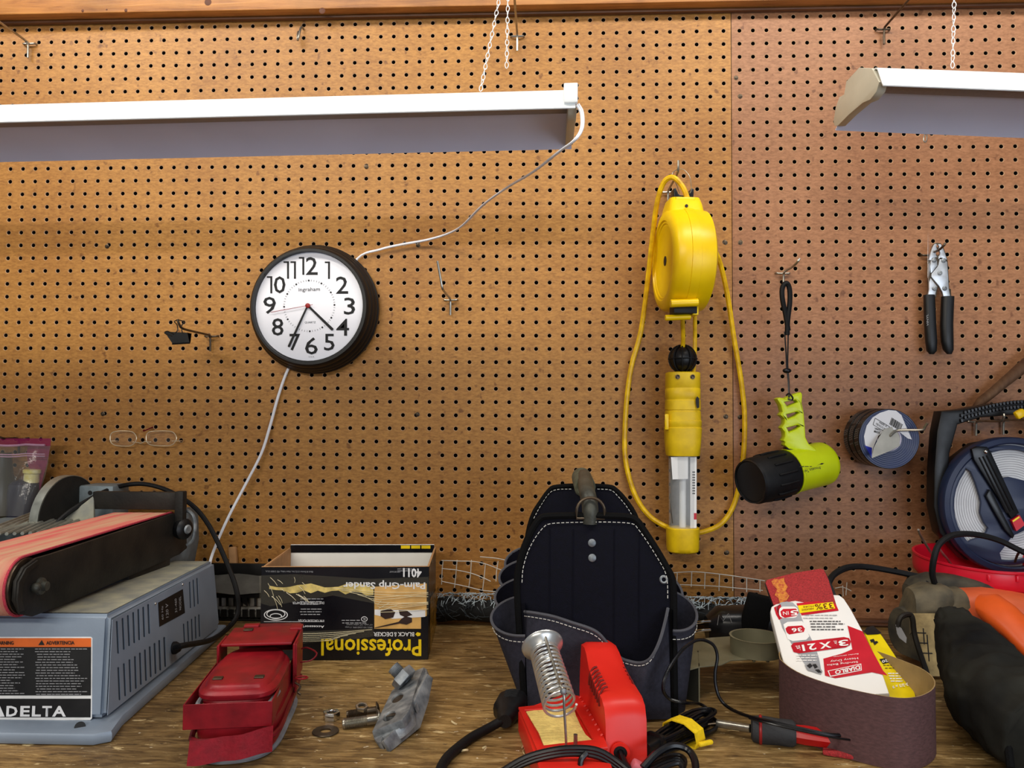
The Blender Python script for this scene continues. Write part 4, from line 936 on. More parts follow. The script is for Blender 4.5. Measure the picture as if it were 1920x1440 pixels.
small(lb, p_, 66, 166, [1216+i*5.0 for i in range(18)], 1.5, m_prtg, .35); small(lb, p_, -30, 48, [1216+i*4.9 for i in range(18)], 1.5, m_prtg, .35)
for s_, a, b in (('D', 12, 33), ('E', 38, 56), ('L', 60, 77), ('T', 79, 97), ('A', 98, 124)): ltr(lb, p_, s_, (a, 1343.5), (b, 1343.5), (a+1, 1323.5), m_prtw, .03)
pat(lb, 'emblem', p_, [(-14, 1344), (-3, 1323), (0, 1323), (9, 1343.5), (0, 1344), (-2, 1337), (-5, 1344)], m_prtw)
bm = BM(); cyl(bm, at(150, 1363, Z=.0140), at(150, 1363, Z=.0150), .006, 16); obj('flange_hole', bm, m_ink, t)
# dust on the top
pt_ = Pl(T, RT, LT); bm = BM(); o_ = Off(pt_, .0006); f = [bm.verts.new(v+V((0, 0, .0008))) for v in (T+V((-.006, .006, 0)), RT+V((-.006, -.006, 0)), LRT+V((.006, -.006, 0)), LT+V((.006, .006, 0)))]; bm.faces.new(f); obj('sawdust_film', bm, m_dust, base, kind='stuff')
# belt arm
P1 = at(60, 1100, Y=-.555); P2 = at(345, 1000, Y=-.12); pa = Pl(P1, P2, P1+V((0, 0, 1)))
ds = (P2-P1); ds.z = 0; ds.normalize(); dl = V((-ds.y, ds.x, 0)); dl = dl if dl.x < 0 else -dl
zt = .2125; rb = .0345; s0 = 0.0; e0 = V((P1.x, P1.y, zt-rb))+ds*(-.005); L1 = .40
def arm(s, z, l): return e0+ds*s+V((0, 0, z))+dl*l
ol = [(-rb*math.sin(a), rb*math.cos(a)) for a in [PI*k/14 for k in range(15)]]+[(L1+rb*math.sin(a), -rb*math.cos(a)) for a in [PI*k/14 for k in range(15)]]
def strip(bm, ring, l0, l1, th, nl=1):
    n = len(ring); A = []
    for q in range(nl+1):
        l = l0+(l1-l0)*q/nl; A.append([bm.verts.new(arm(s, z, l)) for s, z in ring])
    for q in range(nl):
        for k in range(n): bm.faces.new((A[q][k], A[q][(k+1) % n], A[q+1][(k+1) % n], A[q+1][k]))
    return bm
m_ = BM(); strip(m_, ol, .007, .104, 0); obj('abrasive_belt', m_, m_beltr, t, mats=[m_beltr])
bm = BM(); tube(bm, [arm(s*1.0, z, .0085) for s, z in ol], .0017, 5, closed=True); 
obj('belt_edge', bm, m_beltf, t, kind=None)
for s in (0, L1):
    bm = BM(); cyl(bm, arm(s, 0, .004), arm(s, 0, .106), rb-.0015, 28); obj('roller', bm, m_steeld, t)
bm = BM(); bxs = [(.012, -.026), (L1-.012, -.026), (L1-.012, .026), (.012, .026)]; strip(bm, bxs, .009, .100, 0); obj('platen', bm, m_iron, t)
side_px = [(95, 1039), (325, 963), (349, 963), (351, 1028), (336, 1040), (115, 1136), (62, 1156), (40, 1151), (28, 1126), (31, 1090), (45, 1064), (70, 1046)]
bm = pplate(Off(pa, .002), side_px, .0045, [], .001); sg = obj('side_guard', bm, m_iron, t)
bm = pplate(Off(pa, .0045), [(37, 1148), (33, 1124), (36, 1092), (50, 1066), (72, 1050), (76, 1056), (56, 1072), (44, 1096), (42, 1124), (47, 1145)], .003, [], .0008); obj('guard_rib', bm, m_iron, sg)
p = pa(72, 1099); bm = BM(); lathe(bm, [(.011, .001), (.010, .005), (.006, .006), (.0055, .011), (.003, .0115), (0, .010)], frame(p, pa.n), 20); ball(bm, pa(58, 1102)+pa.n*.006, .006, 12); obj('tracking_screw', bm, m_rod, sg)
# bracket under the rear of the arm
bm = BM(); box(bm, arm(L1-.075, -.055, .045), (.085, .13, .05), None, .004); obj('arm_bracket', bm, m_iron, t)
bm = pplate(Off(pa, -.012), [(348, 952), (372, 950), (374, 1010), (366, 1052), (345, 1064), (300, 1064), (330, 1040), (348, 1030)], .012, [], .002); obj('pivot_plate', bm, m_aludk, t)
# work stop
st0 = arm(L1-.055, .036, .006); 
bm = BM(); W0 = at(347, 949, Y=st0.y); 
zs = at(178, 948, Y=-.15).z; zt2 = at(178, 921, Y=-.15).z
bm = BM(); bx(bm, at(177, 935, Y=-.15).x, at(345, 935, Y=-.15).x, -.156, -.142, .2165, at(260, 922, Y=-.15).z, .0015); 
obj('work_stop', bm, m_iron, t)
bm = BM(); bx(bm, at(330, 935, Y=-.16).x, at(346, 935, Y=-.16).x, -.166, -.150, at(338, 990, Y=-.16).z, at(338, 921, Y=-.16).z, .002); obj('stop_arm', bm, m_iron, t)
kn = at(354, 988, Y=-.135)+V((.006, -.02, 0)); bm = BM(); kf = frame(kn+V((-.022, .004, 0)), V((.93, -.36, 0)))
lathe(bm, [(.006, 0), (.006, .008), (.0165, .010), (.018, .014), (.018, .022), (.014, .026), (.006, .027), (.006, .029), (0, .029)], kf, 16); kb = obj('clamp_knob', bm, m_blk, t)
bm = BM(); lathe(bm, [(.008, .0285), (.006, .031), (0, .0315)], kf, 14); obj('knob_cap', bm, m_galv, kb)
bm = BM(); tube(bm, [at(345, 960, Y=-.14), at(352, 958, Y=-.145), at(362, 966, Y=-.15), at(366, 985, Y=-.15), at(362, 1010, Y=-.15), at(351, 1022, Y=-.148)], .003, 7, 3); obj('spring_clip', bm, m_galv, t)
# grey bracket, disc, ribbed motor cover
bm = BM(); bx(bm, at(155, 930, Y=-.10).x, at(185, 930, Y=-.10).x+.035, -.115, -.060, .14, at(170, 909, Y=-.10).z, .004); gb = obj('disc_table_bracket', bm, m_aludk, t)
p = at(169, 924, Y=-.1155); bm = BM(); lathe(bm, [(.004, 0), (.004, .0006), (0, .0006)], frame(p, (0, -1, 0)), 14); obj('bolt_hole', bm, m_ink, gb)
bm = pplate(Pl(at(150, 960, Y=-.17), n=V((.3, -1, .4))), [(96, 1010), (122, 968), (156, 944), (176, 928), (176, 975), (130, 998)], .010, [], .002); obj('disc_table', bm, m_dust, t)
dc = at(128, 975, X=.30)+V((-.02, .07, 0)); dc = at(131, 973, Y=-.135); df = frame(dc, V((1, -.10, 0)), (0, 0, 1)); DR = .0765
bm = BM(); lathe(bm, [(0, 0), (DR, 0), (DR, -.016), (0, -.016)], df, 64); dsk = obj('disc_plate', bm, m_alu, t)
bm = BM(); lathe(bm, [(0, .0012), (DR-.0015, .0012), (DR-.0015, .0002)], df, 64); obj('disc_abrasive', bm, m_discb, t)
ra, rb_ = at(-60, 1020, Z=.20), at(66, 962, Z=.205)
bm = BM(); bx(bm, .12, .245, -.34, -.12, .14, .196, .004); obj('motor_cover', bm, m_aludk, t)
ga = at(0, 985, Z=.2); gb2 = at(63, 961, Z=.2); dr = (gb2-ga).normalized(); pr = V((dr.y, -dr.x, 0))
for k in range(11):
    o_ = ga+pr*(.0105*k)*1.0; a_ = o_-dr*.10; b_ = o_+dr*((gb2-ga).length-.004*k*.6)
    bm = BM(); tube(bm, [a_, b_], .0028, 6); obj('cooling_rib', bm, m_alu, t)
# its power cord
cp = [at(325, 1215, Y=g0.y), at(345, 1210, Y=g0.y-.012), at(395, 1200, Y=-.25), at(425, 1180, Y=-.16), at(446, 1150, Y=-.13), at(443, 1105, Y=-.12), at(425, 1055, Y=-.10), at(405, 1010, Y=-.09), at(385, 975, Y=-.08), at(360, 947, Y=-.075), at(320, 922, Y=-.07), at(280, 909, Y=-.07), at(245, 908, Y=-.075), at(205, 918, Y=-.11), at(165, 938, Y=-.15), at(130, 960, Y=-.18), at(104, 984, Y=-.2), at(90, 1010, Y=-.22)]
bm = BM(); tube(bm, cp, .0042, 8, 5); obj('power_cord', bm, m_blkrub, t)

# ------------------------------------------------------------------ basket behind the box
t = thing('plastic_basket', 'black slotted plastic basket between the sander and the printed box', 'basket', (.62, -.03, 0))
pbk = planeY(-.052)
hs = []
for r_y, (ya_, yb_) in enumerate(((1121, 1137), (1143, 1158))):
    for k in range(24): x = 388+k*13.2; hs.append([(x, ya_), (x+9.5, ya_), (x+9.5, yb_), (x, yb_)])
bm = pplate(pbk, [(380, 1113), (706, 1113), (706, 1171), (380, 1171)], .003, hs); obj('front_wall', bm, m_basket, t)
x0, x1 = pbk(380, 1120).x, pbk(706, 1120).x; zt_ = pbk(500, 1113).z
bm = BM(); bx(bm, x0, x1, -.052, -.0215, .001, .004); obj('bottom', bm, m_basket, t)
for x in (x0, x1-.003): bm = BM(); bx(bm, x, x+.003, -.0485, -.0215, .0045, zt_); obj('end_wall', bm, m_basket, t)
bm = BM(); bx(bm, x0+.008, x1-.008, -.044, -.034, .005, zt_-.006, .002); tag(obj('paper_stack', bm, M('pale_paper', (206, 204, 196), .7, 0, .3, 40, col2=(120, 116, 104), c2amt=.3)), 'pale papers standing inside the slotted black basket', 'paper')
t = thing('folded_sheet', 'grey folded plastic sheet lying over the slotted black basket', 'sheet', (.60, -.045, zt_))
bm = BM(); G = []
for j in range(5):
    G.append([bm.verts.new(V((x0-.005+(x1-x0)*.98*i/16, -.062+.040*j/4, zt_+.0015+.026*j/4+.002*math.sin(i*1.3+j)))) for i in range(17)])
for j in range(4):
    for i in range(16): bm.faces.new((G[j][i], G[j][i+1], G[j+1][i+1], G[j+1][i]))
bmesh.ops.solidify(bm, geom=bm.faces, thickness=.001); obj('flap', bm, m_grayfab, t)
bm = BM(); za_ = at(450, 1084, Y=-.015).z; zb_ = at(450, 1056, Y=-.015).z; bx(bm, x0-.01, x1-.01, -.019, -.0135, zt_+.001, zb_, .001)
tag(obj('dark_panel', bm, m_basket), 'thin black panel leaning on the pegboard behind the grey sheet', 'panel')
bm = BM(); a_ = at(437, 1054, Y=-.008); box(bm, (a_.x, -.0072, a_.z+.009), (.015, .010, .04), Matrix.Rotation(-.1, 3, 'Y'), .003); tag(obj('wood_offcut', bm, m_card), 'small tan wood piece behind the black panel', 'wood')

# ------------------------------------------------------------------ printed carton
FL = at(487, 1239, Z=0); FR = at(803, 1237, Z=0); ex = (FR-FL).normalized(); ey = V((-ex.y, ex.x, 0)); Wb = (FR-FL).length; Db = .172; Hb = at(803, 1063, Y=FR.y).z
t = thing('carton', 'black and yellow printed open sander carton, standing upside down on the bench', 'box', (FL+FR)/2+ey*Db/2)
bf = Matrix((ex, ey, V((0, 0, 1)))).transposed().to_4x4(); bf.translation = FL
def lb_(x0, x1, y0, y1, z0, z1, bm, bev=.0006):
    box(bm, bf @ V(((x0+x1)/2, (y0+y1)/2, (z0+z1)/2)), (x1-x0, y1-y0, z1-z0), bf.to_3x3(), bev, 1); return bm
c_ = .003
fw = obj('front_panel', lb_(0, Wb, 0, c_, 0, Hb, BM()), m_bd, t); rw = obj('side_panel', lb_(Wb-c_, Wb, c_, Db, 0, Hb, BM()), m_bd, t)
lw = obj('side_panel', lb_(0, c_, c_, Db, 0, Hb, BM()), m_card, t); bw = obj('back_panel', lb_(c_, Wb-c_, Db-c_, Db, 0, Hb+.006, BM()), m_cardw, t)
obj('bottom_panel', lb_(c_, Wb-c_, c_, Db-c_, .001, .004, BM()), m_card, t)
obj('printed_lip', lb_(c_, Wb-c_, Db-c_-.001, Db-c_-.0002, Hb-.008, Hb+.0055, BM()), m_bd, bw); obj('raw_edge', lb_(0, Wb, -.0004, c_, Hb+.0001, Hb+.0012, BM()), m_card, fw)
obj('raw_edge', lb_(Wb-c_, Wb+.0003, c_, Db, Hb+.0001, Hb+.0012, BM()), m_card, rw)
obj('inner_liner', lb_(c_+.0002, c_+.001, c_, Db-c_, .005, Hb-.001, BM()), m_card, lw)
bm = BM()
for x in (.80, .87, .94): lb_(Wb*x-.010, Wb*x+.006, Db-c_-.0016, Db-c_-.0011, Hb-.001, Hb+.0045, bm, 0)
obj('yellow_dash', bm, m_prty, bw, kind='stuff')
pb_ = Pl(FL, n=-ey)
def zx(x, y): return (400+x/4, 980+y/4)
def L6(s_, a, b, c, mat, bold=0.): return ltr(fw, pb_, s_, zx(*a), zx(*b), zx(*c), mat, bold, .0009)
L6('Professional', (1560, 872), (810, 868), (1560, 1000), m_prty, .018)
L6('BLACK', (1507, 820), (1383, 819), (1507, 852), m_prtw, .02); L6('&', (1376, 820), (1355, 820), (1376, 853), m_prtw); L6('DECKER', (1347, 820), (1202, 819), (1347, 852), m_prtw, .02)
L6('4011', (1562, 343), (1424, 338), (1562, 412), m_prtw, .03)
L6('Palm-Grip Sander', (1590, 432), (975, 430), (1590, 498), m_prtw, .02)
L6('Accessories (available)', (832, 765), (470, 762), (832, 788), m_prtw, .01)
L6('6 IN. CIRCULAR PLATEN', (832, 727), (640, 724), (832, 743), m_prtw); L6('DUST EXTRACTION ADAPTER', (832, 592), (595, 592), (832, 610), m_prtw)
L6('Black & Decker (U.S.) Inc., Hunt Valley, MD 21030 U.S.A.', (748, 358), (392, 354), (748, 375), m_prtg); L6('IMPORTANT', (1402, 362), (1322, 361), (1402, 374), m_prtg)
L6('SPECS. NO LOAD RPM, 1.7 amps', (1195, 775), (990, 774), (1195, 790), m_prtg); L6('4.5" single, 1/4" rubber contact', (1195, 757), (1000, 756), (1195, 771), m_prtg)
def P6(name, pts, mat, lift=.0006): return pat(fw, name, pb_, [zx(*q) for q in pts], mat, lift)
P6('white_rule', [(380, 740), (832, 740), (832, 743), (380, 743)], m_prtw)
pq_ = [zx(*q) for q in ((1515, 836), (1530, 820), (1556, 828), (1552, 846), (1532, 852))]; pat(fw, 'hexagon_mark', pb_, pq_, m_prty, .0006)
photo = P6('product_picture', [(1208, 480), (1600, 455), (1600, 700), (1558, 704), (1558, 795), (1208, 795)], m_prtt)
pat(photo, 'pale_patch', pb_, [zx(*q) for q in ((1210, 650), (1590, 655), (1590, 705), (1350, 720), (1210, 690))], m_prtw, .0009)
for pts in ([(1255, 660), (1330, 645), (1365, 670), (1350, 710), (1290, 722), (1255, 700)], [(1390, 655), (1450, 655), (1494, 690), (1440, 708), (1400, 690)], [(1410, 720), (1440, 700), (1490, 712), (1490, 745), (1450, 764), (1400, 755), (1215, 790), (1208, 786), (1390, 742)]):
    pat(photo, 'picture_shape', pb_, [zx(*q) for q in pts], m_redpd if 0 else M('dark_brown_print', (46, 28, 24), .4), .0012)
small(fw, pb_, 562, 608, [1122+0, 1127, 1132, 1141, 1146, 1151], 1.6, m_prtg, .3, .0008); small(fw, pb_, 640, 690, [1162, 1167], 1.6, m_prtg, .3, .0008)
small(fw, pb_, 745, 780, [1066, 1069.5], 1.2, m_prtg, .2, .0008)
bm = BM()
for sx, sy, r_ in ((470, 690, .98), (470, 684, .78), (470, 700, .50)):
    o_ = circ(sx, sy, 92*r_, 44*r_, n=28); i_ = circ(sx, sy, 92*r_-7, 44*r_-6, n=28)
    for k in range(28): 
        q = [o_[k], o_[(k+1) % 28], i_[(k+1) % 28], i_[k]]; patch(bm, pb_, [zx(*w_) for w_ in q], .0008)
obj('platen_drawing', bm, m_prtw, fw, smooth=0)
bm = BM(); o_ = circ(1133, 722, 24, 20, n=20); i_ = circ(1133, 722, 20, 16, n=20)
for k in range(20): patch(bm, pb_, [zx(*w_) for w_ in (o_[k], o_[(k+1) % 20], i_[(k+1) % 20], i_[k])], .0008)
obj('approval_mark', bm, m_prtw, fw, smooth=0)
ltr(fw, pb_, 'UL', zx(1143, 714), zx(1123, 714), zx(1143, 730), m_prtw, 0, .0009)
# torn yellow streak where the print came away, and packing tape with its creases
rr = random.Random(5); up_ = [(420+i*52, 470+12*math.sin(i*.9)+rr.uniform(-6, 6)) for i in range(16)]; dn = [(420+i*52, 512+i*1.2+rr.uniform(-16, 16)) for i in range(16)][::-1]
P6('torn_streak', up_+dn, M('torn_card', (222, 196, 112), .75, 0, .3, 80))
P6('tape_strip', [(345, 395), (620, 385), (1180, 420), (1615, 405), (1615, 690), (1400, 640), (900, 545), (560, 600), (430, 625), (350, 600)], m_tape, .0016)
P6('tape_strip', [(640, 815), (1000, 800), (1200, 790), (1200, 850), (1000, 880), (650, 905)], m_tape, .0016)
bm = BM()
for k in range(16):
    a_ = (rr.uniform(380, 700), rr.uniform(400, 560)); an = rr.uniform(.6, 1.5); l_ = rr.uniform(40, 110)
    tube(bm, [pb_(*zx(*a_), .0018), pb_(*zx(a_[0]+l_*.5*math.cos(an)+6, a_[1]+l_*.5*math.sin(an)), .0022), pb_(*zx(a_[0]+l_*math.cos(an), a_[1]+l_*math.sin(an)), .0018)], .0004, 4, 2)
for k in range(9):
    y_ = 500+k*16; tube(bm, [pb_(*zx(900+k*60, y_-10), .0018), pb_(*zx(1250, y_+20+k*3), .002), pb_(*zx(1612, y_+rr.uniform(-12, 40)), .0018)], .0004, 4, 3)
for k in range(5):
    y_ = 820+k*14; tube(bm, [pb_(*zx(640, y_+12), .0018), pb_(*zx(850, y_+8), .002), pb_(*zx(1190-k*60, y_-18), .0018)], .0004, 4, 3)
obj('tape_crease', bm, m_tapec, fw, kind='stuff')
pr_ = Pl(FR, n=ex)
def S6(name, pts, mat): return pat(rw, name, pr_, pts, mat, .0006)
S6('worn_tape_side', [(806, 1122), (822, 1098), (826, 1190), (820, 1200), (806, 1220)], M('amber_tape', (176, 128, 36), .25, 0, .3, 60, alpha=.85, col2=(70, 56, 24), c2amt=.3))
S6('white_mark', [(823.5, 1044), (827, 1040), (827, 1052), (823.5, 1055)], m_prtw)

# ------------------------------------------------------------------ red metal case
ca = at(342, 1366, Z=.040); cb = at(502, 1366, Z=.040); rx = (cb-ca); rx.z = 0; RW = rx.length; rx.normalize(); ry = V((-rx.y, rx.x, 0)); ry = (ry+V((-.12, 0, 0))).normalized(); ry = V((-.17, .985, 0)).normalized(); rx = V((ry.y, -ry.x, 0))
t = thing('red_case', 'red painted metal case with rectangular band and strap, between sander and carton', 'case', V((ca.x+.03, ca.y+.1, 0)))
rm = Matrix((rx, ry, V((0, 0, 1)))).transposed().to_4x4(); rm.translation = V((ca.x, ca.y, 0)); r3 = rm.to_3x3()
def rc(x, y, z): return rm @ V((x, y, z))
def rsec(x0, x1, y0, y1, z, q=6): return (rc((x0+x1)/2, (y0+y1)/2, z), rx*(x1-x0)/2, ry*(y1-y0)/2, q)
W_ = RW
bm = BM(); tube(bm, [rc(x, y, .0045) for x, y in ((.014, .03), (.020, .006), (.045, -.003), (.075, .004), (.092, .03), (.096, .09), (.092, .18), (.05, .19), (.012, .18), (.006, .09))], .0042, 8, 5, closed=True); obj('rubber_gasket', bm, m_greyrub, t)
bm = BM(); loft(bm, [rsec(.010, .096, .006, .205, .009), rsec(.008, .098, .004, .205, .014), rsec(.006, .098, .004, .205, .040)], 44); obj('lower_shell', bm, m_redp, t)
bm = BM(); tube(bm, [rc(x, y, .026) for x, y in ((.008, .1), (.008, .006), (.050, -.0005), (.096, .006), (.0985, .1), (.0975, .2))], .0032, 8, 4); obj('shell_bead', bm, m_redpd, t)
# vinyl flap at the front
bm = BM(); G = []
for j in range(5):
    v = j/4; G.append([bm.verts.new(rc(.010+.088*i/14, -.008-.010*v*(1-.6*i/14)-.002*math.sin(i*.9), .030-.023*v+.012*(i/14)**2*(1-v*.3))) for i in range(15)])
for j in range(4):
    for i in range(14): bm.faces.new((G[j][i], G[j][i+1], G[j+1][i+1], G[j+1][i]))
bmesh.ops.solidify(bm, geom=bm.faces, thickness=.0015); obj('vinyl_flap', bm, m_redcloth, t)
# rectangular band: open frame of sheet metal
bm = BM(); z0, z1 = .038, .0655
for a, b_, c, d in ((0, W_+.002, 0, .0014), (0, .0014, .0015, .17), (W_+.0006, W_+.002, .0015, .17)): box(bm, rc((a+b_)/2, (c+d)/2, (z0+z1)/2), (b_-a, d-c, z1-z0), r3, .0005, 1)
obj('sheet_band', bm, m_redp, t)
bm = BM(); tube(bm, [rc(x, y, .0585) for x, y in ((.010, .045), (.012, .014), (.024, .0065), (.05, .0055), (.078, .0065), (.090, .014), (.093, .05))], .0032, 8, 4); obj('grey_seal', bm, m_greyrub, t)
bm = BM(); loft(bm, [rsec(.016, .088, .014, .14, .040, 4), rsec(.011, .092, .010, .15, .055, 4), rsec(.010, .093, .009, .15, .062, 4), rsec(.011, .092, .010, .15, .064, 4)], 48); hl = obj('inner_shell', bm, m_redp, t)
bm = BM(); loft(bm, [rsec(.009, .094, .009, .15, .0645, 4.5), rsec(.007, .096, .007, .15, .067, 4.5), rsec(.007, .096, .007, .15, .071, 4.5), rsec(.010, .093, .010, .15, .0745, 4.5), rsec(.013, .090, .013, .15, .0755, 4.5), rsec(.015, .088, .015, .15, .079, 4.5), rsec(.018, .085, .019, .15, .0805, 4.5)], 48); ld = obj('lid', bm, m_redp, t)
for x, y in ((.028, .036), (.074, .036)):
    bm = BM(); box(bm, rc(x, y, .0812), (.011, .009, .0022), r3, .0009, 2); obj('rivet_head', bm, m_steeld, ld)
bm = BM(); box(bm, rc(.052, .168, .0905), (.088, .075, .004), r3, .0014, 2); sr = obj('strap', bm, m_redp, t)
bm = BM(); box(bm, rc(.0055, .150, .078), (.003, .045, .027), r3, .001, 1); obj('strap_side', bm, m_redp, t)
bm = BM(); box(bm, rc(.0995, .160, .064), (.003, .070, .055), r3, .001, 1); box(bm, rc(.1015, .135, .060), (.003, .016, .060), r3, .001, 1); obj('strap_side', bm, m_redp, t)
bm = BM(); box(bm, rc(.055, .218, .075), (.080, .035, .030), r3, .004, 2); obj('rear_block', bm, m_redpd, t)
bm = BM(); box(bm, rc(.030, .190, .0935), (.012, .010, .0022), r3, .0009, 2); obj('rivet_head', bm, m_steeld, sr)
bm = BM(); box(bm, rc(.092, .198, .0925), (.016, .02, .004), r3, .001, 2); box(bm, rc(.030, .212, .0925), (.02, .012, .004), r3, .001, 2); obj('strap_end', bm, m_redp, t)
bm = BM(); tube(bm, [rc(.102, .175, .070), rc(.110, .172, .072), rc(.124, .160, .068), rc(.118, .150, .062), rc(.104, .150, .060)], .0011, 6, 3); obj('wire_bail', bm, m_redpd, t)
bm = BM(); lathe(bm, [(.006, 0), (.0075, .0012), (.009, 0), (.0075, -.0012)], frame(rc(.110, .120, .050), (0, .1, 1)), 20, closed=True); obj('ring', bm, m_redp, t)
bm = BM(); tube(bm, [rc(.103, .115, .046), rc(.110, .112, .042), rc(.107, .110, .036), rc(.111, .108, .033)], .0014, 6, 3); obj('cotter_wire', bm, m_steeld, t)

# ------------------------------------------------------------------ galvanized clamp plates, bolts, nuts, washer
def Z7(x, y): return (580+x/7.2, 1230+y/7.2)
t = thing('clamp_plate', 'lower galvanized steel plate, notched, lying under the broken cast one', 'plate', at(745, 1395, Z=0))
# plate standing nearly on edge, tilted towards the left
A_ = at(*Z7(1095, 1285), Z=.001); Bp = at(*Z7(1500, 960), Z=.004); 
C_ = at(*Z7(1665, 300), Y=Bp.y+.060)
pg1 = Pl(A_, Bp, C_)
bm = pplate(pg1, [Z7(*q) for q in ((1100, 1288), (1500, 965), (1610, 620), (1672, 300), (1600, 240), (1500, 420), (1380, 700), (1200, 950), (1005, 1150))], .0045, [], .0006); obj('plate', bm, m_galv, t)
t = thing('clamp_plate', 'cracked galvanized casting with two round holes, leaning over the notched plate', 'plate', at(725, 1385, Z=0))
A2 = at(*Z7(845, 1020), Z=.012)+V((0, 0, .0)); B2 = at(*Z7(1290, 905), Z=.030); C2 = at(*Z7(1110, 470), Z=.020)
pg2 = Pl(A2, B2, C2)
hl_ = [[Z7(*q) for q in circ(1188, 565, 92, 46, n=20, rot=-.62)], [Z7(*q) for q in circ(1078, 810, 98, 50, n=20, rot=-.62)]]
pat(t, 'hole_floor', Off(pg2, -.0028), [Z7(*q) for q in ((1000, 830), (1120, 480), (1300, 480), (1180, 800))], m_steeld)
bm = pplate(pg2, [Z7(*q) for q in ((848, 1015), (1250, 860), (1330, 760), (1390, 620), (1395, 560), (1480, 300), (1545, 150), (1380, 215), (1110, 470), (960, 780))], .010, hl_, .0008); obj('plate', bm, m_galv, t)
bm = pplate(Off(pg2, -.006), [Z7(*q) for q in ((1395, 555), (1420, 700), (1470, 560), (1530, 420), (1590, 270), (1580, 170), (1545, 155), (1490, 300))], .009, [], .0008); obj('broken_flange', bm, m_galv, t)
bm = pplate(Off(pg2, -.008), [Z7(*q) for q in ((848, 1020), (870, 1110), (920, 1168), (965, 1160), (985, 1085), (1200, 985), (1310, 900), (1390, 800), (1395, 690), (1360, 620), (1330, 760), (1250, 862))], .012, [], .0008); obj('broken_lip', bm, m_galv, t)
def hexnut(bm, m, r, h, hole=None):
    o = [(r*math.cos(PI/3*k), r*math.sin(PI/3*k)) for k in range(6)]
    return plate(o, [circ(0, 0, hole, n=16)] if hole else [], h, m, r*.08, bm)
def bolt(label, head, tip, r, rh, hexh=True, mat=None, nut=None, name='bolt'):
    head, tip = V(head), V(tip); d = (tip-head).normalized(); t = thing(name, label, 'bolt', V(((head.x+tip.x)/2, (head.y+tip.y)/2, min(head.z, tip.z)-r)), 'loose fasteners')
    L_ = (tip-head).length; mat = mat or m_steel
    pr = [(r*.98, 0), (r*.98, L_*.3)]; n = int(L_*.7/.0019)
    for k in range(n): pr += [(r, L_*.3+.0019*k+.0004), (r*.84, L_*.3+.0019*k+.0014)]
    pr += [(r*.8, L_)]
    bm = BM(); lathe(bm, [(0, 0)]+pr+[(0, L_)], frame(head, d), 18); obj('shank', bm, mat, t)
    bm = BM()
    if hexh: hexnut(bm, frame(head-d*r*1.3, d), rh, r*1.3)
    else: lathe(bm, [(0, -r*.9), (rh*.6, -r*.7), (rh, -.0008), (rh, 0), (0, 0)], frame(head, d), 20)
    obj('head', bm, mat, t)
    if nut: bm = BM(); hexnut(bm, frame(head+d*nut, d), rh, r*1.5, r*1.01); obj('nut', bm, mat, t)
    return t
hb = at(*Z7(1120, 120), Z=.050); hb2 = at(*Z7(1235, 300), Z=.036)
d = V((.012, .0, -.012)); 
bt = thing('bolt', 'big galvanized bolt with hex nut, tilted on top of the cracked casting', 'bolt', hb2+V((0, 0, -.012)), 'loose fasteners')
a_ = at(*Z7(1145, 165), Z=.048); b_ = at(*Z7(1290, 310), Z=.036); dd = (b_-a_).normalized()
pr = []
for k in range(11): pr += [(.0088, .0018*k+.0003), (.0078, .0018*k+.0012)]
bm = BM(); lathe(bm, [(0, 0)]+pr+[(.0088, .024), (0, .024)], frame(a_-dd*.002, dd), 22); obj('threaded_end', bm, m_galv, bt)
bm = BM(); hexnut(bm, frame(a_+dd*.0115, dd, (.3, .3, .8)), .0168, .0125, .009); obj('hex_nut', bm, m_galv, bt)
bolt('thick threaded bolt lying in front, its head under the cracked casting', at(*Z7(920, 850), Z=.0075), at(*Z7(445, 915), Z=.0068), .0064, .0115, False, m_steel)
bolt('thinner bolt lying just behind the thick one, rusty thread', at(*Z7(905, 730), Z=.0085), at(*Z7(500, 790), Z=.0062), .0050, .0105, False, m_steeld)
bm = BM(); hexnut(bm, frame(at(*Z7(298, 850), Z=.0003), (0, 0, 1)), .0108, .0095, .0052); tag(obj('hex_nut', bm, m_chrome), 'shiny hex nut standing clear left of the two bolts', 'nut', 'loose fasteners')
bm = BM(); hexnut(bm, frame(at(*Z7(708, 715), Z=.0105), (.1, -.25, 1)), .0082, .0052, .0048); tag(obj('hex_nut', bm, m_steel), 'second hex nut lying on the thinner bolt', 'nut', 'loose fasteners')
wc_ = at(*Z7(218, 1025), Z=.0006); bm = BM(); lathe(bm, [(.0068, 0), (.0155, 0), (.0160, .0008), (.0155, .0018), (.0068, .0018)], frame(wc_, (0, 0, 1)), 36, closed=True); tag(obj('washer', bm, m_steeld), 'large flat steel washer lying in front of the shiny nut', 'washer', 'loose fasteners')

# ------------------------------------------------------------------ netting roll
t = thing('netting_roll', 'roll of black netting with loose white grid strands along the wall', 'netting', (1.2, -.05, 0))
bm = BM(); xa, xb = .89, 1.60; rn = random.Random(11)
loft(bm, [(V((xa+(xb-xa)*k/24, -.045+.003*math.sin(k), .026+.002*math.sin(k*1.7))), V((0, .019+.002*math.sin(k*2.1), 0)), V((0, 0, .021+.002*math.cos(k*1.3)))) for k in range(25)], 14); obj('roll_core', bm, m_netc, t)
bm = BM()
for k in range(620):
    x = rn.uniform(xa, xb); a = rn.uniform(-.4, 3.0); r_ = .0235+rn.uniform(0, .004)
    l = rn.uniform(.004, .014); th = rn.uniform(0, PI); q = [V((x+math.cos(th)*l*s, -.045-math.cos(a+math.sin(th)*l*s/.024)*(r_+.002*(1-abs(s))), .027+math.sin(a+math.sin(th)*l*s/.024)*(r_+.002*(1-abs(s))))) for s in (-1, 0, 1)]
    tube(bm, q, .00062, 3)
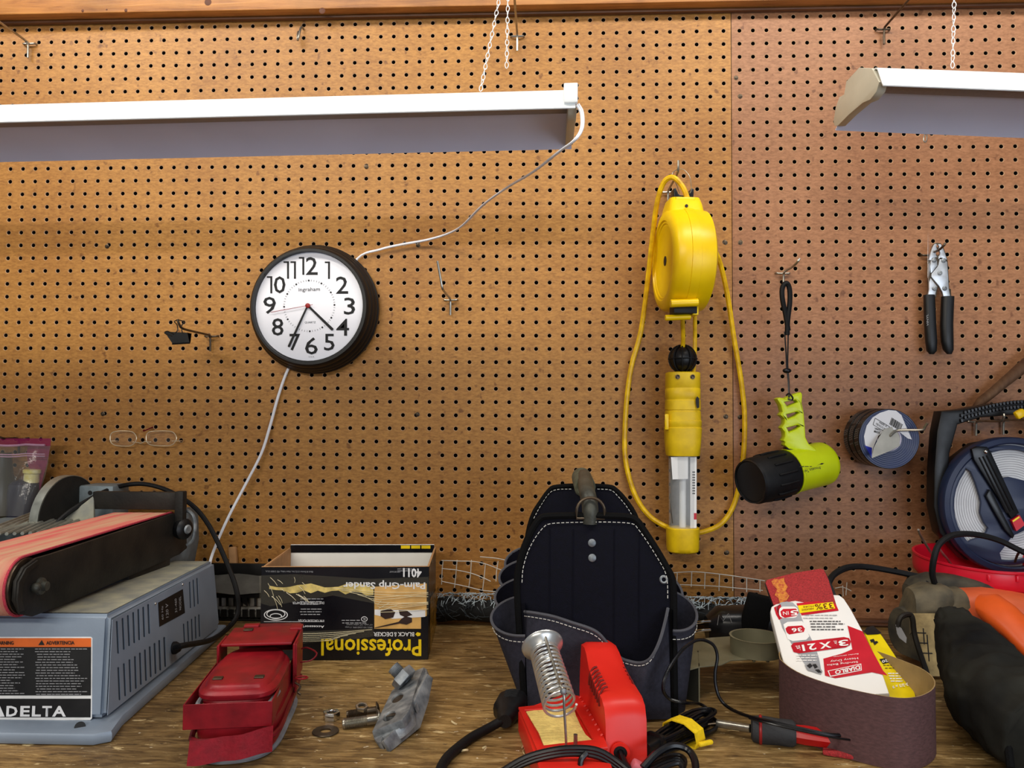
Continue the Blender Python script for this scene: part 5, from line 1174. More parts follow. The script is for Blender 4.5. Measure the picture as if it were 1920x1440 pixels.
o = obj('netting_strand', bm, m_netb, t, kind='stuff')
bm = BM()
for k in range(700):
    x = rn.uniform(xa, xb); a = rn.uniform(.5, 2.2); r_ = .0265; l = rn.uniform(.003, .010); th = rn.uniform(0, PI)
    q = [V((x+math.cos(th)*l*s, -.045-math.cos(a+math.sin(th)*l*s/.026)*r_, .028+math.sin(a+math.sin(th)*l*s/.026)*(r_+.002*(1-abs(s))))) for s in (-1, 0, 1)]
    tube(bm, q, .00062, 3)
obj('light_strand', bm, M('grey_netting', (176, 190, 198), .5), t, kind='stuff')
yn = -.030
def nt(x, y): return at(x, y, Y=yn-.004*math.sin(x*.05))
rows = [[(828, 1051), (860, 1052), (890, 1053), (912, 1058), (935, 1067), (950, 1073)], [(828, 1066), (856, 1069), (884, 1075), (905, 1083), (920, 1090)], [(828, 1090), (852, 1095), (880, 1101), (905, 1107), (940, 1110)], [(900, 1044), (932, 1047), (955, 1052)],
        [(1262, 1074), (1300, 1072), (1345, 1076), (1390, 1082), (1434, 1089)], [(1262, 1096), (1297, 1097), (1340, 1099), (1385, 1103), (1430, 1107)], [(1566, 1103), (1580, 1101), (1596, 1108)]]
cols = [[(831, 1050), (829, 1070), (828, 1096)], [(857, 1050), (855, 1075), (852, 1102)], [(884, 1050), (882, 1078), (879, 1102)], [(910, 1058), (908, 1080), (905, 1106)], [(934, 1052), (931, 1072), (930, 1090)],
        [(1270, 1073), (1269, 1095)], [(1297, 1072), (1296, 1100)], [(1322, 1073), (1321, 1104)], [(1349, 1076), (1348, 1108)], [(1374, 1080), (1374, 1108)], [(1400, 1084), (1400, 1110)], [(1425, 1088), (1425, 1110)], [(1580, 1098), (1581, 1118)], [(1588, 1092), (1586, 1116)]]
for q in rows+cols:
    bm = BM(); tube(bm, [nt(*p) for p in q], .00085, 5, 4); obj('white_strand', bm, m_netw, t)

# ------------------------------------------------------------------ tool bag
t = thing('tool_bag', 'black and grey open canvas tool bag with white stitching, standing mid bench', 'bag', (1.15, -.34, 0))
qa = at(985, 1325, Z=.004); qb = at(1262, 1348, Z=.004)
tl = at(1100, 975, Y=-.425)
bagpl = Pl(V((qa.x, -.445, 0)), V((qb.x, -.462, 0)), V((1.14, -.425, .24)))
def bp_(x, y, off=0): return bagpl(x, y)+bagpl.n*off
front = [(1004, 985), (1012, 973), (1030, 969), (1100, 968), (1172, 970), (1192, 976), (1203, 990), (1230, 1030), (1250, 1065), (1259, 1085), (1262, 1120), (1262, 1200), (1264, 1345), (984, 1322), (974, 1180), (970, 1110), (971, 1075), (980, 1035), (992, 1005)]
bm = pplate(bagpl, front, .005, [], .001); fp = obj('front_panel', bm, m_navy, t)
backpl = Pl(V((1.07, -.235, 0)), V((1.24, -.250, 0)), V((1.15, -.215, .27)))
back = [(1000, 965), (1012, 945), (1030, 920), (1045, 913), (1093, 911), (1140, 913), (1153, 918), (1170, 935), (1190, 965), (1205, 1010), (1215, 1060), (1215, 1178), (985, 1165), (985, 1050), (990, 1000)]
bm = pplate(backpl, back, .004, [], .001); bk = obj('back_panel', bm, m_navy, t)
def edging(pts, pl, r, name, parent, mat, off=.0):
    bm = BM(); tube(bm, [pl(*q)+pl.n*off for q in pts], r, 8, 3); return obj(name, bm, mat, parent)
edging([(984, 1322), (974, 1180), (970, 1110), (971, 1075), (980, 1035), (992, 1005), (1004, 983), (1014, 972), (1030, 968), (1100, 967), (1172, 969), (1193, 976), (1204, 990), (1230, 1030), (1250, 1065), (1260, 1085), (1263, 1120), (1263, 1200), (1265, 1345)], bagpl, .0048, 'binding', fp, m_bind, -.001)
edging(back[13:]+back[:12], backpl, .0042, 'binding', bk, m_bind, -.001)
def stitches(pts, pl, name, parent, off=.0018, step=.0062, w=.00055, ln=.0040):
    P_ = crom([V((q[0], q[1], 0)) for q in pts], 8); W3 = [pl(p.x, p.y)+pl.n*off if callable(pl) and not isinstance(pl, type(lambda: 0)) else pl(p.x, p.y) for p in P_]
    bm = BM(); acc = 0; seg_ = []; tot = [0]
    for a, b in zip(W3, W3[1:]): tot.append(tot[-1]+(b-a).length)
    def pos(s):
        for i in range(len(tot)-1):
            if tot[i+1] >= s: f = (s-tot[i])/max(tot[i+1]-tot[i], 1e-9); return W3[i].lerp(W3[i+1], f)
        return W3[-1]
    s = 0
    while s+ln < tot[-1]: tube(bm, [pos(s), pos(s+ln)], w, 5); s += step
    return obj(name, bm, m_stitch, parent, kind='stuff', smooth=0)
stitches([(979, 1092), (981, 1066), (990, 1035), (1004, 1008), (1020, 988), (1032, 982), (1060, 980), (1100, 979), (1150, 979), (1185, 982), (1195, 990), (1215, 1018), (1235, 1050), (1246, 1070), (1251, 1090), (1252, 1130)], bagpl, 'stitching', fp)
stitches([(1001, 972), (1014, 948), (1030, 925), (1045, 918), (1075, 917)], backpl, 'stitching', bk); stitches([(1120, 917), (1145, 919), (1158, 930), (1175, 950), (1192, 978)], backpl, 'stitching', bk)
for x in (1031, 1075, 1152, 1199):
    bm = BM(); tube(bm, [bp_(x, 992), bp_(x-1, 1100), bp_(x-1, 1200)], .0010, 6, 2); obj('seam_ridge', bm, m_navy, fp)
for x, y in ((1110, 1018), (1110.5, 1046)):
    bm = BM(); lathe(bm, [(.0052, 0), (.0052, .0008), (.0035, .0018), (0, .0020)], frame(bp_(x, y), bagpl.n), 20); obj('rivet', bm, m_galv, fp)
bm = BM(); lathe(bm, [(.0028, .0018), (.0042, .0022), (.0056, .0008), (.0056, 0), (.0028, 0)], frame(bp_(1244.5, 1086.5), bagpl.n), 20, closed=True); obj('grommet', bm, m_galv, fp)
# front pocket: bulging grey canvas
def grid(bm, fn, nu, nv, th=.0016):
    G = [[bm.verts.new(fn(i/nu, j/nv)) for i in range(nu+1)] for j in range(nv+1)]
    for j in range(nv):
        for i in range(nu): bm.faces.new((G[j][i], G[j][i+1], G[j+1][i+1], G[j+1][i]))
    if th: bmesh.ops.recalc_face_normals(bm, faces=bm.faces); bmesh.ops.solidify(bm, geom=bm.faces, thickness=th)
    return bm
topc = [(984, 1146), (1005, 1147), (1040, 1152), (1075, 1162), (1105, 1171), (1122, 1180), (1135, 1194), (1150, 1215), (1162, 1226), (1176, 1232), (1195, 1234), (1212, 1228), (1224, 1214), (1236, 1190), (1246, 1160), (1252, 1140)]
tcm = crom([V((a, b, 0)) for a, b in topc], 4); NT = len(tcm)-1
def pocket(u, v):
    p = tcm[min(NT, int(round(u*NT)))]; xb = 990+u*268; yb_ = 1322+u*24
    x = p.x+(xb-p.x)*v; y = p.y+(yb_-p.y)*v
    bulge = .004+.026*math.sin(PI*min(1, max(0, u)))**.8*(1-.35*v)*(1+.25*math.sin(u*9+v*3))
    if u > .62: bulge *= 1+.5*math.sin((u-.62)/.38*PI)
    return bagpl(x, y)+bagpl.n*bulge
bm = BM(); grid(bm, pocket, NT, 10); pk_ = obj('front_pocket', bm, m_grycan, t)
bm = BM(); tube(bm, [pocket(k/NT, 0) for k in range(NT+1)], .0022, 6); obj('pocket_hem', bm, M('hem_grey', (74, 74, 80), .8), pk_)
class PF:
    n = V((0, 0, 0))
    def __call__(s, x, y): return V((x, y, 0))
def stitch3(pts, name, parent, step=.0058, ln=.0040, w=.00055):
    tot = [0]
    for a, b in zip(pts, pts[1:]): tot.append(tot[-1]+(b-a).length)
    def pos(s):
        for i in range(len(tot)-1):
            if tot[i+1] >= s: return pts[i].lerp(pts[i+1], (s-tot[i])/max(tot[i+1]-tot[i], 1e-9))
        return pts[-1]
    bm = BM(); s = 0
    while s+ln < tot[-1]: tube(bm, [pos(s), pos(s+ln)], w, 5); s += step
    return obj(name, bm, m_stitch, parent, kind='stuff', smooth=0)
stitch3([pocket(k/NT, .045)+bagpl.n*.0013 for k in range(NT+1)], 'stitching', pk_)
# sides
XL0, XR0 = bp_(984, 1322), bp_(1263, 1345); XL1, XR1 = backpl(985, 1165), backpl(1215, 1178)
bm = BM()
for a, b, za_, zb_ in ((XL0, XL1, .135, .15), (XR0, XR1, .135, .15)):
    f = bm.faces.new([bm.verts.new(q) for q in (V((a.x, a.y+.004, .003)), V((b.x, b.y, .003)), V((b.x, b.y, zb_)), V((a.x, a.y+.004, za_)))])
bmesh.ops.solidify(bm, geom=bm.faces, thickness=.002); obj('side_gusset', bm, m_navy, t)
bm = BM(); f = bm.faces.new([bm.verts.new(V((q.x, q.y, .003))) for q in (XL0, XR0, XR1, XL1)]); bmesh.ops.solidify(bm, geom=bm.faces, thickness=.002); obj('bag_floor', bm, m_navy, t)
# side pockets: half-cone sleeves
def sidepocket(top, bot, side, yc, dy, mat, name='side_pocket', n=10, hem=True, out=1.0):
    """top/bot = photo pixels of outer lip / foot at depth yc"""
    po_ = at(*top, Y=yc); pb__ = at(*bot, Y=yc); 
    xin = (XL0.x if side < 0 else XR0.x)+(0 if side < 0 else 0)
    def fn(u, v):
        a = PI*u; ox = (po_.x+(pb__.x-po_.x)*v); ww = (ox-xin)*math.sin(a); yy = yc-dy*math.cos(a)*(1-.3*v)
        return V((xin+ww, yy, po_.z+(pb__.z-po_.z)*v+(-.019*math.cos(a)*(1-v))+.004*(1-math.sin(a))*(1-v)))
    bm = BM(); grid(bm, fn, n, 6); o = obj(name, bm, mat, t)
    bm = BM(); tube(bm, [fn(k/n, 0) for k in range(n+1)], .0020, 6, 2); obj('pocket_hem', bm, bpy.data.materials['hem_grey'], o)
    stitch3([fn(k/(n*2), .09)*1.0+V((side*.0015*math.sin(PI*k/(n*2)), -.0008, 0)) for k in range(n*2+1)], 'stitching', o)
    return o
sidepocket((921, 1158), (972, 1300), -1, -.415, .030, m_grycan)
sidepocket((928, 1120), (972, 1260), -1, -.355, .028, m_navy)
sidepocket((936, 1083), (975, 1200), -1, -.310, .022, m_navy)
sidepocket((947, 1057), (975, 1170), -1, -.270, .018, m_navy)
sidepocket((1306, 1150), (1282, 1345), 1, -.425, .030, m_grycan)
sidepocket((1279, 1112), (1268, 1250), 1, -.355, .028, m_navy)
# carry tube and D ring
bm = BM(); h1 = bp_(1106, 965, -.004); h2 = backpl(1090, 900)
tube(bm, [h1+V((0, 0, -.012)), h1+V((0, .002, .012)), h1+V((-.003, .03, .030)), h2+V((.002, -.05, .010)), h2+V((0, -.015, .0)), h2+V((0, .002, -.018))], .011, 14, 5); hn = obj('carry_tube', bm, m_rod, t)
bm = BM(); a_, b_ = h1.lerp(h2, .45)+V((-.001, 0, .015)), h2+V((0, -.006, .005)); cyl(bm, a_, b_, .0158, 20, bev=.003); obj('foam_grip', bm, M('worn_foam', (84, 84, 66), .85, 0, .3, 80, .4, 200), hn)
bm = BM(); c_r = bp_(1107, 952); tube(bm, [c_r+V((.0185*math.cos(a), -.006, .018*math.sin(a)-.004)) for a in [PI*k/12 for k in range(13)]]+[c_r+V((-.0185, -.003, -.014)), c_r+V((.0185, -.003, -.014))], .0019, 8, 0, closed=True); obj('d_ring', bm, m_steeld, t)

# ------------------------------------------------------------------ soldering station
t = thing('soldering_station', 'red soldering station with yellow sponge tray, front middle of the bench', 'soldering station', (1.13, -.54, 0))
zt_ = .030
pts = [at(975, 1326, Z=zt_), at(1108, 1312, Z=zt_), at(1185, 1400, Z=zt_)]
RL = at(972, 1328, Z=zt_); FLs = at(1012, 1440, Z=zt_)+(at(1012, 1440, Z=zt_)-at(975, 1330, Z=zt_)).normalized()*.035
RRs = RL+V((.118, .018, 0)); FRs = V((1.200, FLs.y+.004, zt_)); 
trx = [RL, V((1.128, -.440, zt_)), V((1.1515, -.600, zt_)), V((1.158, FLs.y+.004, zt_)), FLs]
bm = plate([(v.x, v.y) for v in trx][::-1], [], zt_-.002, Matrix.Translation((0, 0, 0)), .003); tr = obj('tray', bm, m_sred, t)
pzs = planeZ(zt_+.0004)
rim_o = [(972, 1327), (1108, 1313), (1140, 1402), (1012, 1420)]; rim_i = [(984, 1332), (1077, 1326), (1112, 1388), (1019, 1399)]
ro = [pzs(*q) for q in rim_o]; ri = [pzs(*q) for q in rim_i]
bm = plate([(v.x, v.y) for v in ro], [[(v.x, v.y) for v in ri]], .004, Matrix.Translation((0, 0, zt_-.0023)), .0012); obj('sponge_well_rim', bm, m_sred, t)
spg = [(986, 1333), (1000, 1331), (1030, 1329), (1076, 1326), (1080, 1340), (1088, 1358), (1098, 1376), (1111, 1387), (1060, 1393), (1020, 1398), (1010, 1372)]
spw = [pzs(*q) for q in spg]; bm = plate([(v.x, v.y) for v in spw], [], .0018, Matrix.Translation((0, 0, zt_-.0018)), .0005); obj('sponge', bm, m_sponge, t)
# transformer housing
hx0, hx1 = V((1.153, -.603, 0)), V((1.199, -.592, 0)); hw = (hx1-hx0); hb_ = V((-.17, .985, 0)).normalized(); hwn = hw.normalized()
def H(u, d, z): return hx0+hw*u+hb_*d+V((0, 0, z))
prof = [(0, .002, 0), (.002, .052, 0), (.008, .066, 0), (.020, .072, 0), (.050, .075, 0.0), (.088, .083, .02), (.108, .094, .05), (.122, .098, .06), (.142, .096, .06), (.150, .090, .06), (.158, .002, .0)]
bm = BM(); A = []
n_ = 7
for u in range(n_+1):
    f_ = u/n_; A.append([bm.verts.new(H(f_*(1-2*ins)+ins, d, z-(0.004*(abs(2*f_-1)**6) if z > .05 else 0))) for d, z, ins in prof])
for u in range(n_):
    for k in range(len(prof)-1): bm.faces.new((A[u][k], A[u][k+1], A[u+1][k+1], A[u+1][k]))
    bm.faces.new((A[u][0], A[u+1][0], A[u+1][-1], A[u][-1]))
bm.faces.new(A[0]); bm.faces.new(A[-1][::-1])
hs_ = obj('housing', bm, m_sred, t, smooth=50)
for sd, uu in ((-1, -.004), (1, 1.004)):
    for k in range(7 if sd < 0 else 6):
        d0 = .030+k*.0085; bm = BM(); zt__ = .066+.010*min(1, d0/.088)
        if sd < 0: P_ = [H(.20, d0, zt__+.009), H(.10, d0, zt__+.0075), H(.01, d0, zt__), H(-.012, d0, zt__-.012)]
        else: P_ = [H(.92, d0+.018, zt__+.008), H(.99, d0+.018, zt__+.001)]
        P_ = [q+V((0, 0, -.0012 if sd < 0 else -.001)) for q in P_]
        tube(bm, P_, .0012, 6, 3 if sd < 0 else 0); obj('vent_slot', bm, M('slot_red_dark', (120, 18, 12), .6) if 'slot_red_dark' not in bpy.data.materials else bpy.data.materials['slot_red_dark'], hs_)
for k in range(9):
    bm = BM(); q0 = H(-.01, .010+k*.014, .036); tube(bm, [q0+V((-.0005, 0, -.003)), q0+V((-.003, 0, -.0045))], .0016, 6); obj('side_rib', bm, m_sred, hs_)
hp = at(1164, 1413, Y=-.606); bm = BM(); lathe(bm, [(.0075, 0), (.0105, 0), (.0105, .003), (.0075, .003)], frame(hp+V((0, .004, 0)), (-.1, -1, 0)), 24, closed=True); obj('cord_port', bm, m_sred, hs_)
bm = BM(); lathe(bm, [(0, .0006), (.0076, .0006), (.0076, 0)], frame(hp+V((0, .004, 0)), (-.1, -1, 0)), 20); obj('port_opening', bm, m_ink, hs_)
bm = BM(); tube(bm, [hp+V((.0, .004, 0)), hp+V((.004, -.012, -.006)), hp+V((.014, -.03, -.012))], .0036, 8, 4); obj('port_cord', bm, m_blkg, hs_)
bm = BM(); box(bm, hp+V((.020, -.016, -.008)), (.022, .014, .010), Matrix.Rotation(.5, 3, 'Y'), .003); obj('pink_tape_wrap', bm, m_pink, t)
# spring holder
w0 = at(1061, 1402, Z=.030); w1 = at(1058, 1305, Y=w0.y)
Bc = at(1051, 1326, Y=w0.y+.008); Tc = at(1018, 1214, Y=w0.y+.078); axc = (Tc-Bc); Lc = axc.length; Fm = frame(Bc, axc, (1, 0, 0))
bm = BM(); P_ = []; turns = 12; rc0 = .0178
for k in range(turns*20+1):
    f_ = k/(turns*20); a = 2*PI*turns*f_; z = Lc*(f_**.92)*.90; r_ = rc0*(1-.10*f_); P_.append(Fm @ V((r_*math.cos(a), r_*math.sin(a), z)))
for k in range(5*18+1):
    f_ = k/(90); a = 2*PI*5*f_; P_.append(Fm @ V((rc0*(.90-.10*f_)*math.cos(a), rc0*(.90-.10*f_)*math.sin(a), Lc*.90+.009*f_)))
tube(bm, P_, .0015, 7); sprg = obj('spring_coil', bm, m_bright, t)
bm = BM(); lathe(bm, [(rc0*.84, 0), (rc0*.95, .003), (rc0*1.25, .008), (rc0*1.38, .010), (rc0*1.40, .012), (rc0*1.30, .0115), (rc0*1.0, .008), (rc0*.86, .004), (rc0*.78, 0)], Fm @ Matrix.Translation((0, 0, Lc*.90)), 36, closed=True); obj('funnel', bm, m_bright, sprg)
bm = BM(); tube(bm, [w0+V((0, 0, -.004)), w0+V((0, 0, .010)), w1+V((0, 0, -.012)), w1+V((-.0005, .001, 0)), w1+V((-.003, .006, .008))]+[Fm @ V((.0025, -rc0*1.06, Lc*q)) for q in (.25, .5, .8, .98)], .0014, 8, 4); obj('support_wire', bm, m_steel, sprg)
bm = BM(); ball(bm, w1+V((-.001, .002, .004)), .0036, 12); obj('wire_crimp', bm, m_galv, sprg)
bm = BM(); q = at(1079, 1398, Z=.031); tube(bm, [q+V((0, 0, -.002)), q+V((0, 0, .012))], .0022, 8); obj('steel_stub', bm, m_steel, t)

# ------------------------------------------------------------------ cords on the bench
def zcord(pts, r, label, mat=m_blkg, name='black_cord', smooth=6, flat=None, parent=None):
    bm = BM(); tube(bm, [at(x, y, Z=z) for x, y, z in pts], r, 8, smooth, flat=flat); o = obj(name, bm, mat, parent)
    return o if parent else tag(o, label, 'cord')
# plug left of the station
t = thing('power_plug', 'black ribbed plug on a thick cord left of the red station', 'plug', at(950, 1345, Z=0))
q1 = at(962, 1310, Z=.020); q2 = at(940, 1372, Z=.012); dd = (q2-q1).normalized(); fm = frame(q1, dd, (1, 0, 0)); 
bm = BM(); loft(bm, [(q1+dd*.000, V((.011, .002, 0)), V((0, 0, .009)), 3), (q1+dd*.006, V((.0185, .003, 0)), V((0, .0, .014)), 3), (q1+dd*.028, V((.0200, .003, 0)), V((0, 0, .0145)), 3), (q1+dd*.036, V((.0145, .002, 0)), V((0, 0, .0115)), 2.4), (q1+dd*.050, V((.0125, .002, 0)), V((0, 0, .011)), 2.2), (q1+dd*.060, V((.008, .001, 0)), V((0, 0, .008)), 2)], 20); pb2 = obj('plug_body', bm, m_blk, t)
for k in range(7):
    bm = BM(); c_ = q1+dd*(.006+.0032*k); tube(bm, [c_+V(((.0190+.0002*k)*math.cos(a), .003*math.cos(a), .0149*math.sin(a))) for a in [2*PI*i/16 for i in range(16)]], .0007, 4, closed=True); obj('grip_ridge', bm, m_blkrub, pb2)
bm = BM(); tube(bm, [q1, q1-dd*.014+V((0, 0, .003))], .0022, 8); obj('prong', bm, m_steeld, t)
cpts = [q1+dd*.052, at(915, 1366, Z=.008), at(885, 1382, Z=.006), at(858, 1402, Z=.006), at(835, 1425, Z=.006), at(818, 1460, Z=.006)]
bm = BM(); tube(bm, cpts, .0055, 10, 5); obj('plug_cord', bm, m_blkrub, t)
# flat triple cord arching over the front of the station
t = thing('flat_cord', 'three black cords side by side arching over the front of the red station', 'cord', at(1060, 1420, Z=.03))
for k, o_ in enumerate((0, 6.5, 13)):
    bm = BM(); tube(bm, [at(930-k*3, 1452+o_, Y=-.655), at(985, 1420+o_*.9, Y=-.652), at(1040, 1405+o_*.9, Y=-.650), at(1085, 1402+o_*.9, Y=-.648), at(1120, 1406+o_, Y=-.648), at(1150, 1422+o_, Y=-.650), at(1180, 1446+o_, Y=-.655), at(1200, 1470+o_, Y=-.66)], .0030, 8, 5); obj('cord_strand', bm, m_blkg, t)
bm = BM(); tube(bm, [at(1100, 1412, Y=-.652), at(1090, 1424, Y=-.656), at(1089, 1440, Y=-.658), at(1098, 1462, Y=-.66)], .0030, 8, 4); obj('cord_strand', bm, m_blkg, t)
# tied bundle
t = thing('cord_bundle', 'black cord folded into a bundle, tied with a yellow hook-and-loop strap', 'cord', at(1280, 1380, Z=0))
rb_ = random.Random(2)
c0 = at(1222, 1402, Z=.012); c1 = at(1322, 1342, Z=.014); da = (c1-c0); La = da.length; da.normalize(); db = V((-da.y, da.x, 0))
for k in range(7):
    wd_ = .006+.0030*k; ext = La*(.52+.07*rb_.random()); zz = .0045+.0038*(k % 5); mid = (c0+c1)/2; P_ = []
    for i in range(22):
        a = 2*PI*i/22; nar = .42+.58*abs(math.cos(a))**1.2 if math.cos(a) < .0 else .42+.62*max(0, math.cos(a))**.5
        x = ext*math.cos(a); P_.append(mid+da*(x+.006)+db*(wd_*math.sin(a)*(.55+.75*max(0, math.cos(a))))+V((0, 0, zz-mid.z+.004*max(0, math.cos(a))*math.sin(a+k))))
    bm = BM(); tube(bm, P_, .0022, 7, 2, closed=True); obj('cord_loop', bm, m_blkg, t)
bm = BM(); loft(bm, [(c0-da*.016+V((0, 0, .002)), db*.009, V((0, 0, .009)), 4), (c0+da*.004+V((0, 0, .002)), db*.0095, V((0, 0, .0095)), 4), (c0+da*.005+V((0, 0, .002)), db*.0125, V((0, 0, .0125)), 4), (c0+da*.009+V((0, 0, .002)), db*.0125, V((0, 0, .0125)), 4), (c0+da*.010, db*.009, V((0, 0, .010)), 3), (c0+da*.022, db*.007, V((0, 0, .008)), 3)], 20); obj('connector', bm, m_blk, t)
sc_ = at(1281, 1362, Z=.018); bm = BM(); R2 = [(-.022, .002), (-.021, .018), (-.010, .0245), (.006, .0245), (.020, .018), (.0225, .008), (.020, .0015), (0, .0006), (-.018, .0008)]
A = []
for (u_, z_) in R2: c_ = V((sc_.x, sc_.y, 0))+db*(-u_)+V((0, 0, z_)); A.append([bm.verts.new(c_-da*.0092), bm.verts.new(c_+da*.0092)])
for k in range(len(A)): a_, b_ = A[k], A[(k+1) % len(A)]; bm.faces.new((a_[0], a_[1], b_[1], b_[0]))
bmesh.ops.recalc_face_normals(bm, faces=bm.faces); bmesh.ops.solidify(bm, geom=bm.faces, thickness=-.0014); obj('strap', bm, m_velc, t)
bm = BM(); e_ = V((sc_.x, sc_.y, 0))-db*.022; box(bm, e_+V((.006, -.002, .006)), (.020, .006, .005), Matrix.Rotation(.5, 3, 'Z'), .002); obj('strap_tail', bm, m_velc, t)
# second loose loop in front of it
t = thing('cord_coil', 'loose black cord loops at the bottom edge, right of the station', 'cord', at(1260, 1440, Z=0))
bm = BM(); tube(bm, [at(1205, 1440, Z=.014), at(1232, 1412, Z=.024), at(1262, 1398, Z=.028), at(1290, 1406, Z=.024), at(1303, 1428, Z=.018), at(1304, 1460, Z=.010)], .0040, 8, 6); obj('cord_loop', bm, m_blkg, t)
for k in range(4):
    bm = BM(); tube(bm, [at(1200+k*4, 1446+k*4, Z=.010), at(1235, 1425+k*6, Z=.012), at(1268, 1416+k*5, Z=.014), at(1284-k*2, 1425+k*4, Z=.012), at(1280, 1446+k*2, Z=.008)], .0028, 8, 5); obj('cord_loop', bm, m_blkg, t)

# ------------------------------------------------------------------ soldering iron
t = thing('soldering_iron', 'soldering iron with dark foam grip and red handle lying before the brown belt', 'soldering iron', at(1500, 1385, Z=0))
i0 = at(1345, 1356, Z=.010); i1 = at(1408, 1366, Z=.014); i2 = at(1492, 1376, Z=.014); i3 = at(1612, 1394, Z=.011)
bm = BM(); cyl(bm, i0, i1+(i0-i1)*.02, .0048, 16); obj('shaft', bm, m_steel, t)
bm = BM(); tube(bm, [i0+V((-.018, .002, -.003)), i0], .0018, 8); obj('tip', bm, m_steeld, t)
d1 = (i2-i1).normalized(); gl = (i2-i1).length
bm = BM(); lathe(bm, [(.010, 0), (.0140, .002), (.0155, .008), (.0158, .014), (.0148, .030), (.0150, gl-.004), (.0125, gl)], frame(i1, d1), 28); gpi = obj('grip', bm, m_igrip, t)
bm = BM(); lathe(bm, [(.0157, .0090), (.0168, .0100), (.0168, .0115), (.0157, .0125)], frame(i1, d1), 28, cap=False); obj('red_ring', bm, m_redh, gpi)
d2 = (i3-i2).normalized(); hl2 = (i3-i2).length
bm = BM(); lathe(bm, [(.0105, -.002), (.0115, .010), (.0100, hl2-.004), (.0080, hl2), (0, hl2)], frame(i2, d2), 8); obj('handle', bm, m_ired, t, smooth=20)
bm = BM(); tube(bm, [i3+d2*.003+V((0, -.004, .002)), i3-d2*.01+V((0, -.006, .010)), at(1560, 1378, Z=.025), at(1500, 1366, Z=.030), at(1440, 1352, Z=.032), at(1400, 1342, Z=.026), at(1368, 1328, Z=.018), at(1350, 1310, Y=-.455), at(1342, 1285, Y=-.45), at(1341, 1260, Y=-.445), at(1345, 1232, Y=-.44), at(1338, 1210, Y=-.44), at(1318, 1200, Y=-.445), at(1298, 1204, Y=-.46), at(1276, 1222, Y=-.48), at(1252, 1258, Y=-.50), at(1243, 1290, Y=-.505), at(1255, 1310, Y=-.50), at(1285, 1318, Y=-.495), at(1312, 1320, Z=.012), at(1330, 1332, Z=.018)], .0021, 8, 6); obj('iron_cord', bm, m_blkg, t)
bm = BM(); tube(bm, [i3+d2*.004+V((0, -.002, .004)), at(1570, 1384, Z=.027), at(1500, 1370, Z=.0315), at(1440, 1356, Z=.033), at(1405, 1347, Z=.028)], .0012, 6, 5); obj('thin_wire', bm, m_blkg, t)

# ------------------------------------------------------------------ sheet metal guard with ring clamp
t = thing('metal_guard', 'olive grey sheet metal guard with a ring clamp, right of the tool bag', 'guard', at(1370, 1270, Z=0))
zg = .048; pgz = planeZ(zg)
og = [(1283, 1242), (1288, 1222), (1302, 1204), (1325, 1196), (1380, 1192), (1465, 1190), (1468, 1232), (1400, 1236), (1370, 1238), (1352, 1246), (1312, 1250), (1290, 1256)]
og = [pgz(*q) for q in og]; bm = plate([(v.x, v.y) for v in og], [], .0016, Matrix.Translation((0, 0, zg-.0016)), .0004); obj('top_plate', bm, m_olive, t)
e1 = pgz(1290, 1255); e2 = pgz(1312, 1250); e3 = pgz(1283, 1243)
bm = BM(); hexa(bm, [V((e2.x-.0016, e2.y, .0005)), V((e2.x, e2.y, .0005)), V((e2.x+.012, e2.y+.07, .0005)), V((e2.x+.0104, e2.y+.07, .0005))], [V((e2.x-.0016, e2.y, zg)), V((e2.x, e2.y, zg)), V((e2.x+.012, e2.y+.07, zg)), V((e2.x+.0104, e2.y+.07, zg))]); obj('side_leg', bm, m_olive, t)
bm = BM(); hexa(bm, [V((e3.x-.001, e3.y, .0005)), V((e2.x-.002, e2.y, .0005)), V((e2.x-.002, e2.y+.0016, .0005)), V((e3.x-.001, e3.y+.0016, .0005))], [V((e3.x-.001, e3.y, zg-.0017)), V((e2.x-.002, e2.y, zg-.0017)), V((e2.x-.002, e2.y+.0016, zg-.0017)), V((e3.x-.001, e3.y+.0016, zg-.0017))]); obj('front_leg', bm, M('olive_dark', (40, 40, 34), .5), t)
rcx = at(1418, 1208, Z=zg+.012); bm = BM(); lathe(bm, [(.034, -.012), (.036, -.012), (.036, .010), (.0372, .012), (.034, .012)], frame(rcx, (0, 0, 1)), 48, closed=True); obj('clamp_ring', bm, m_olive, t)
bm = BM(); c_ = at(1428, 1228, Z=zg+.002)+V((0, -.006, 0)); tube(bm, [c_+V((-.016, 0, 0)), c_+V((.022, 0, 0))], .0030, 10); obj('clamp_screw', bm, m_copper, t)
for dx in (-.013, .006):
    bm = BM(); box(bm, c_+V((dx, .001, 0)), (.004, .012, .014), None, .001); obj('clamp_lug', bm, m_olive, t)
bm = BM(); hexnut(bm, frame(c_+V((-.024, 0, 0)), (1, 0, 0)), .0055, .006); obj('clamp_nut', bm, m_chrome, t)

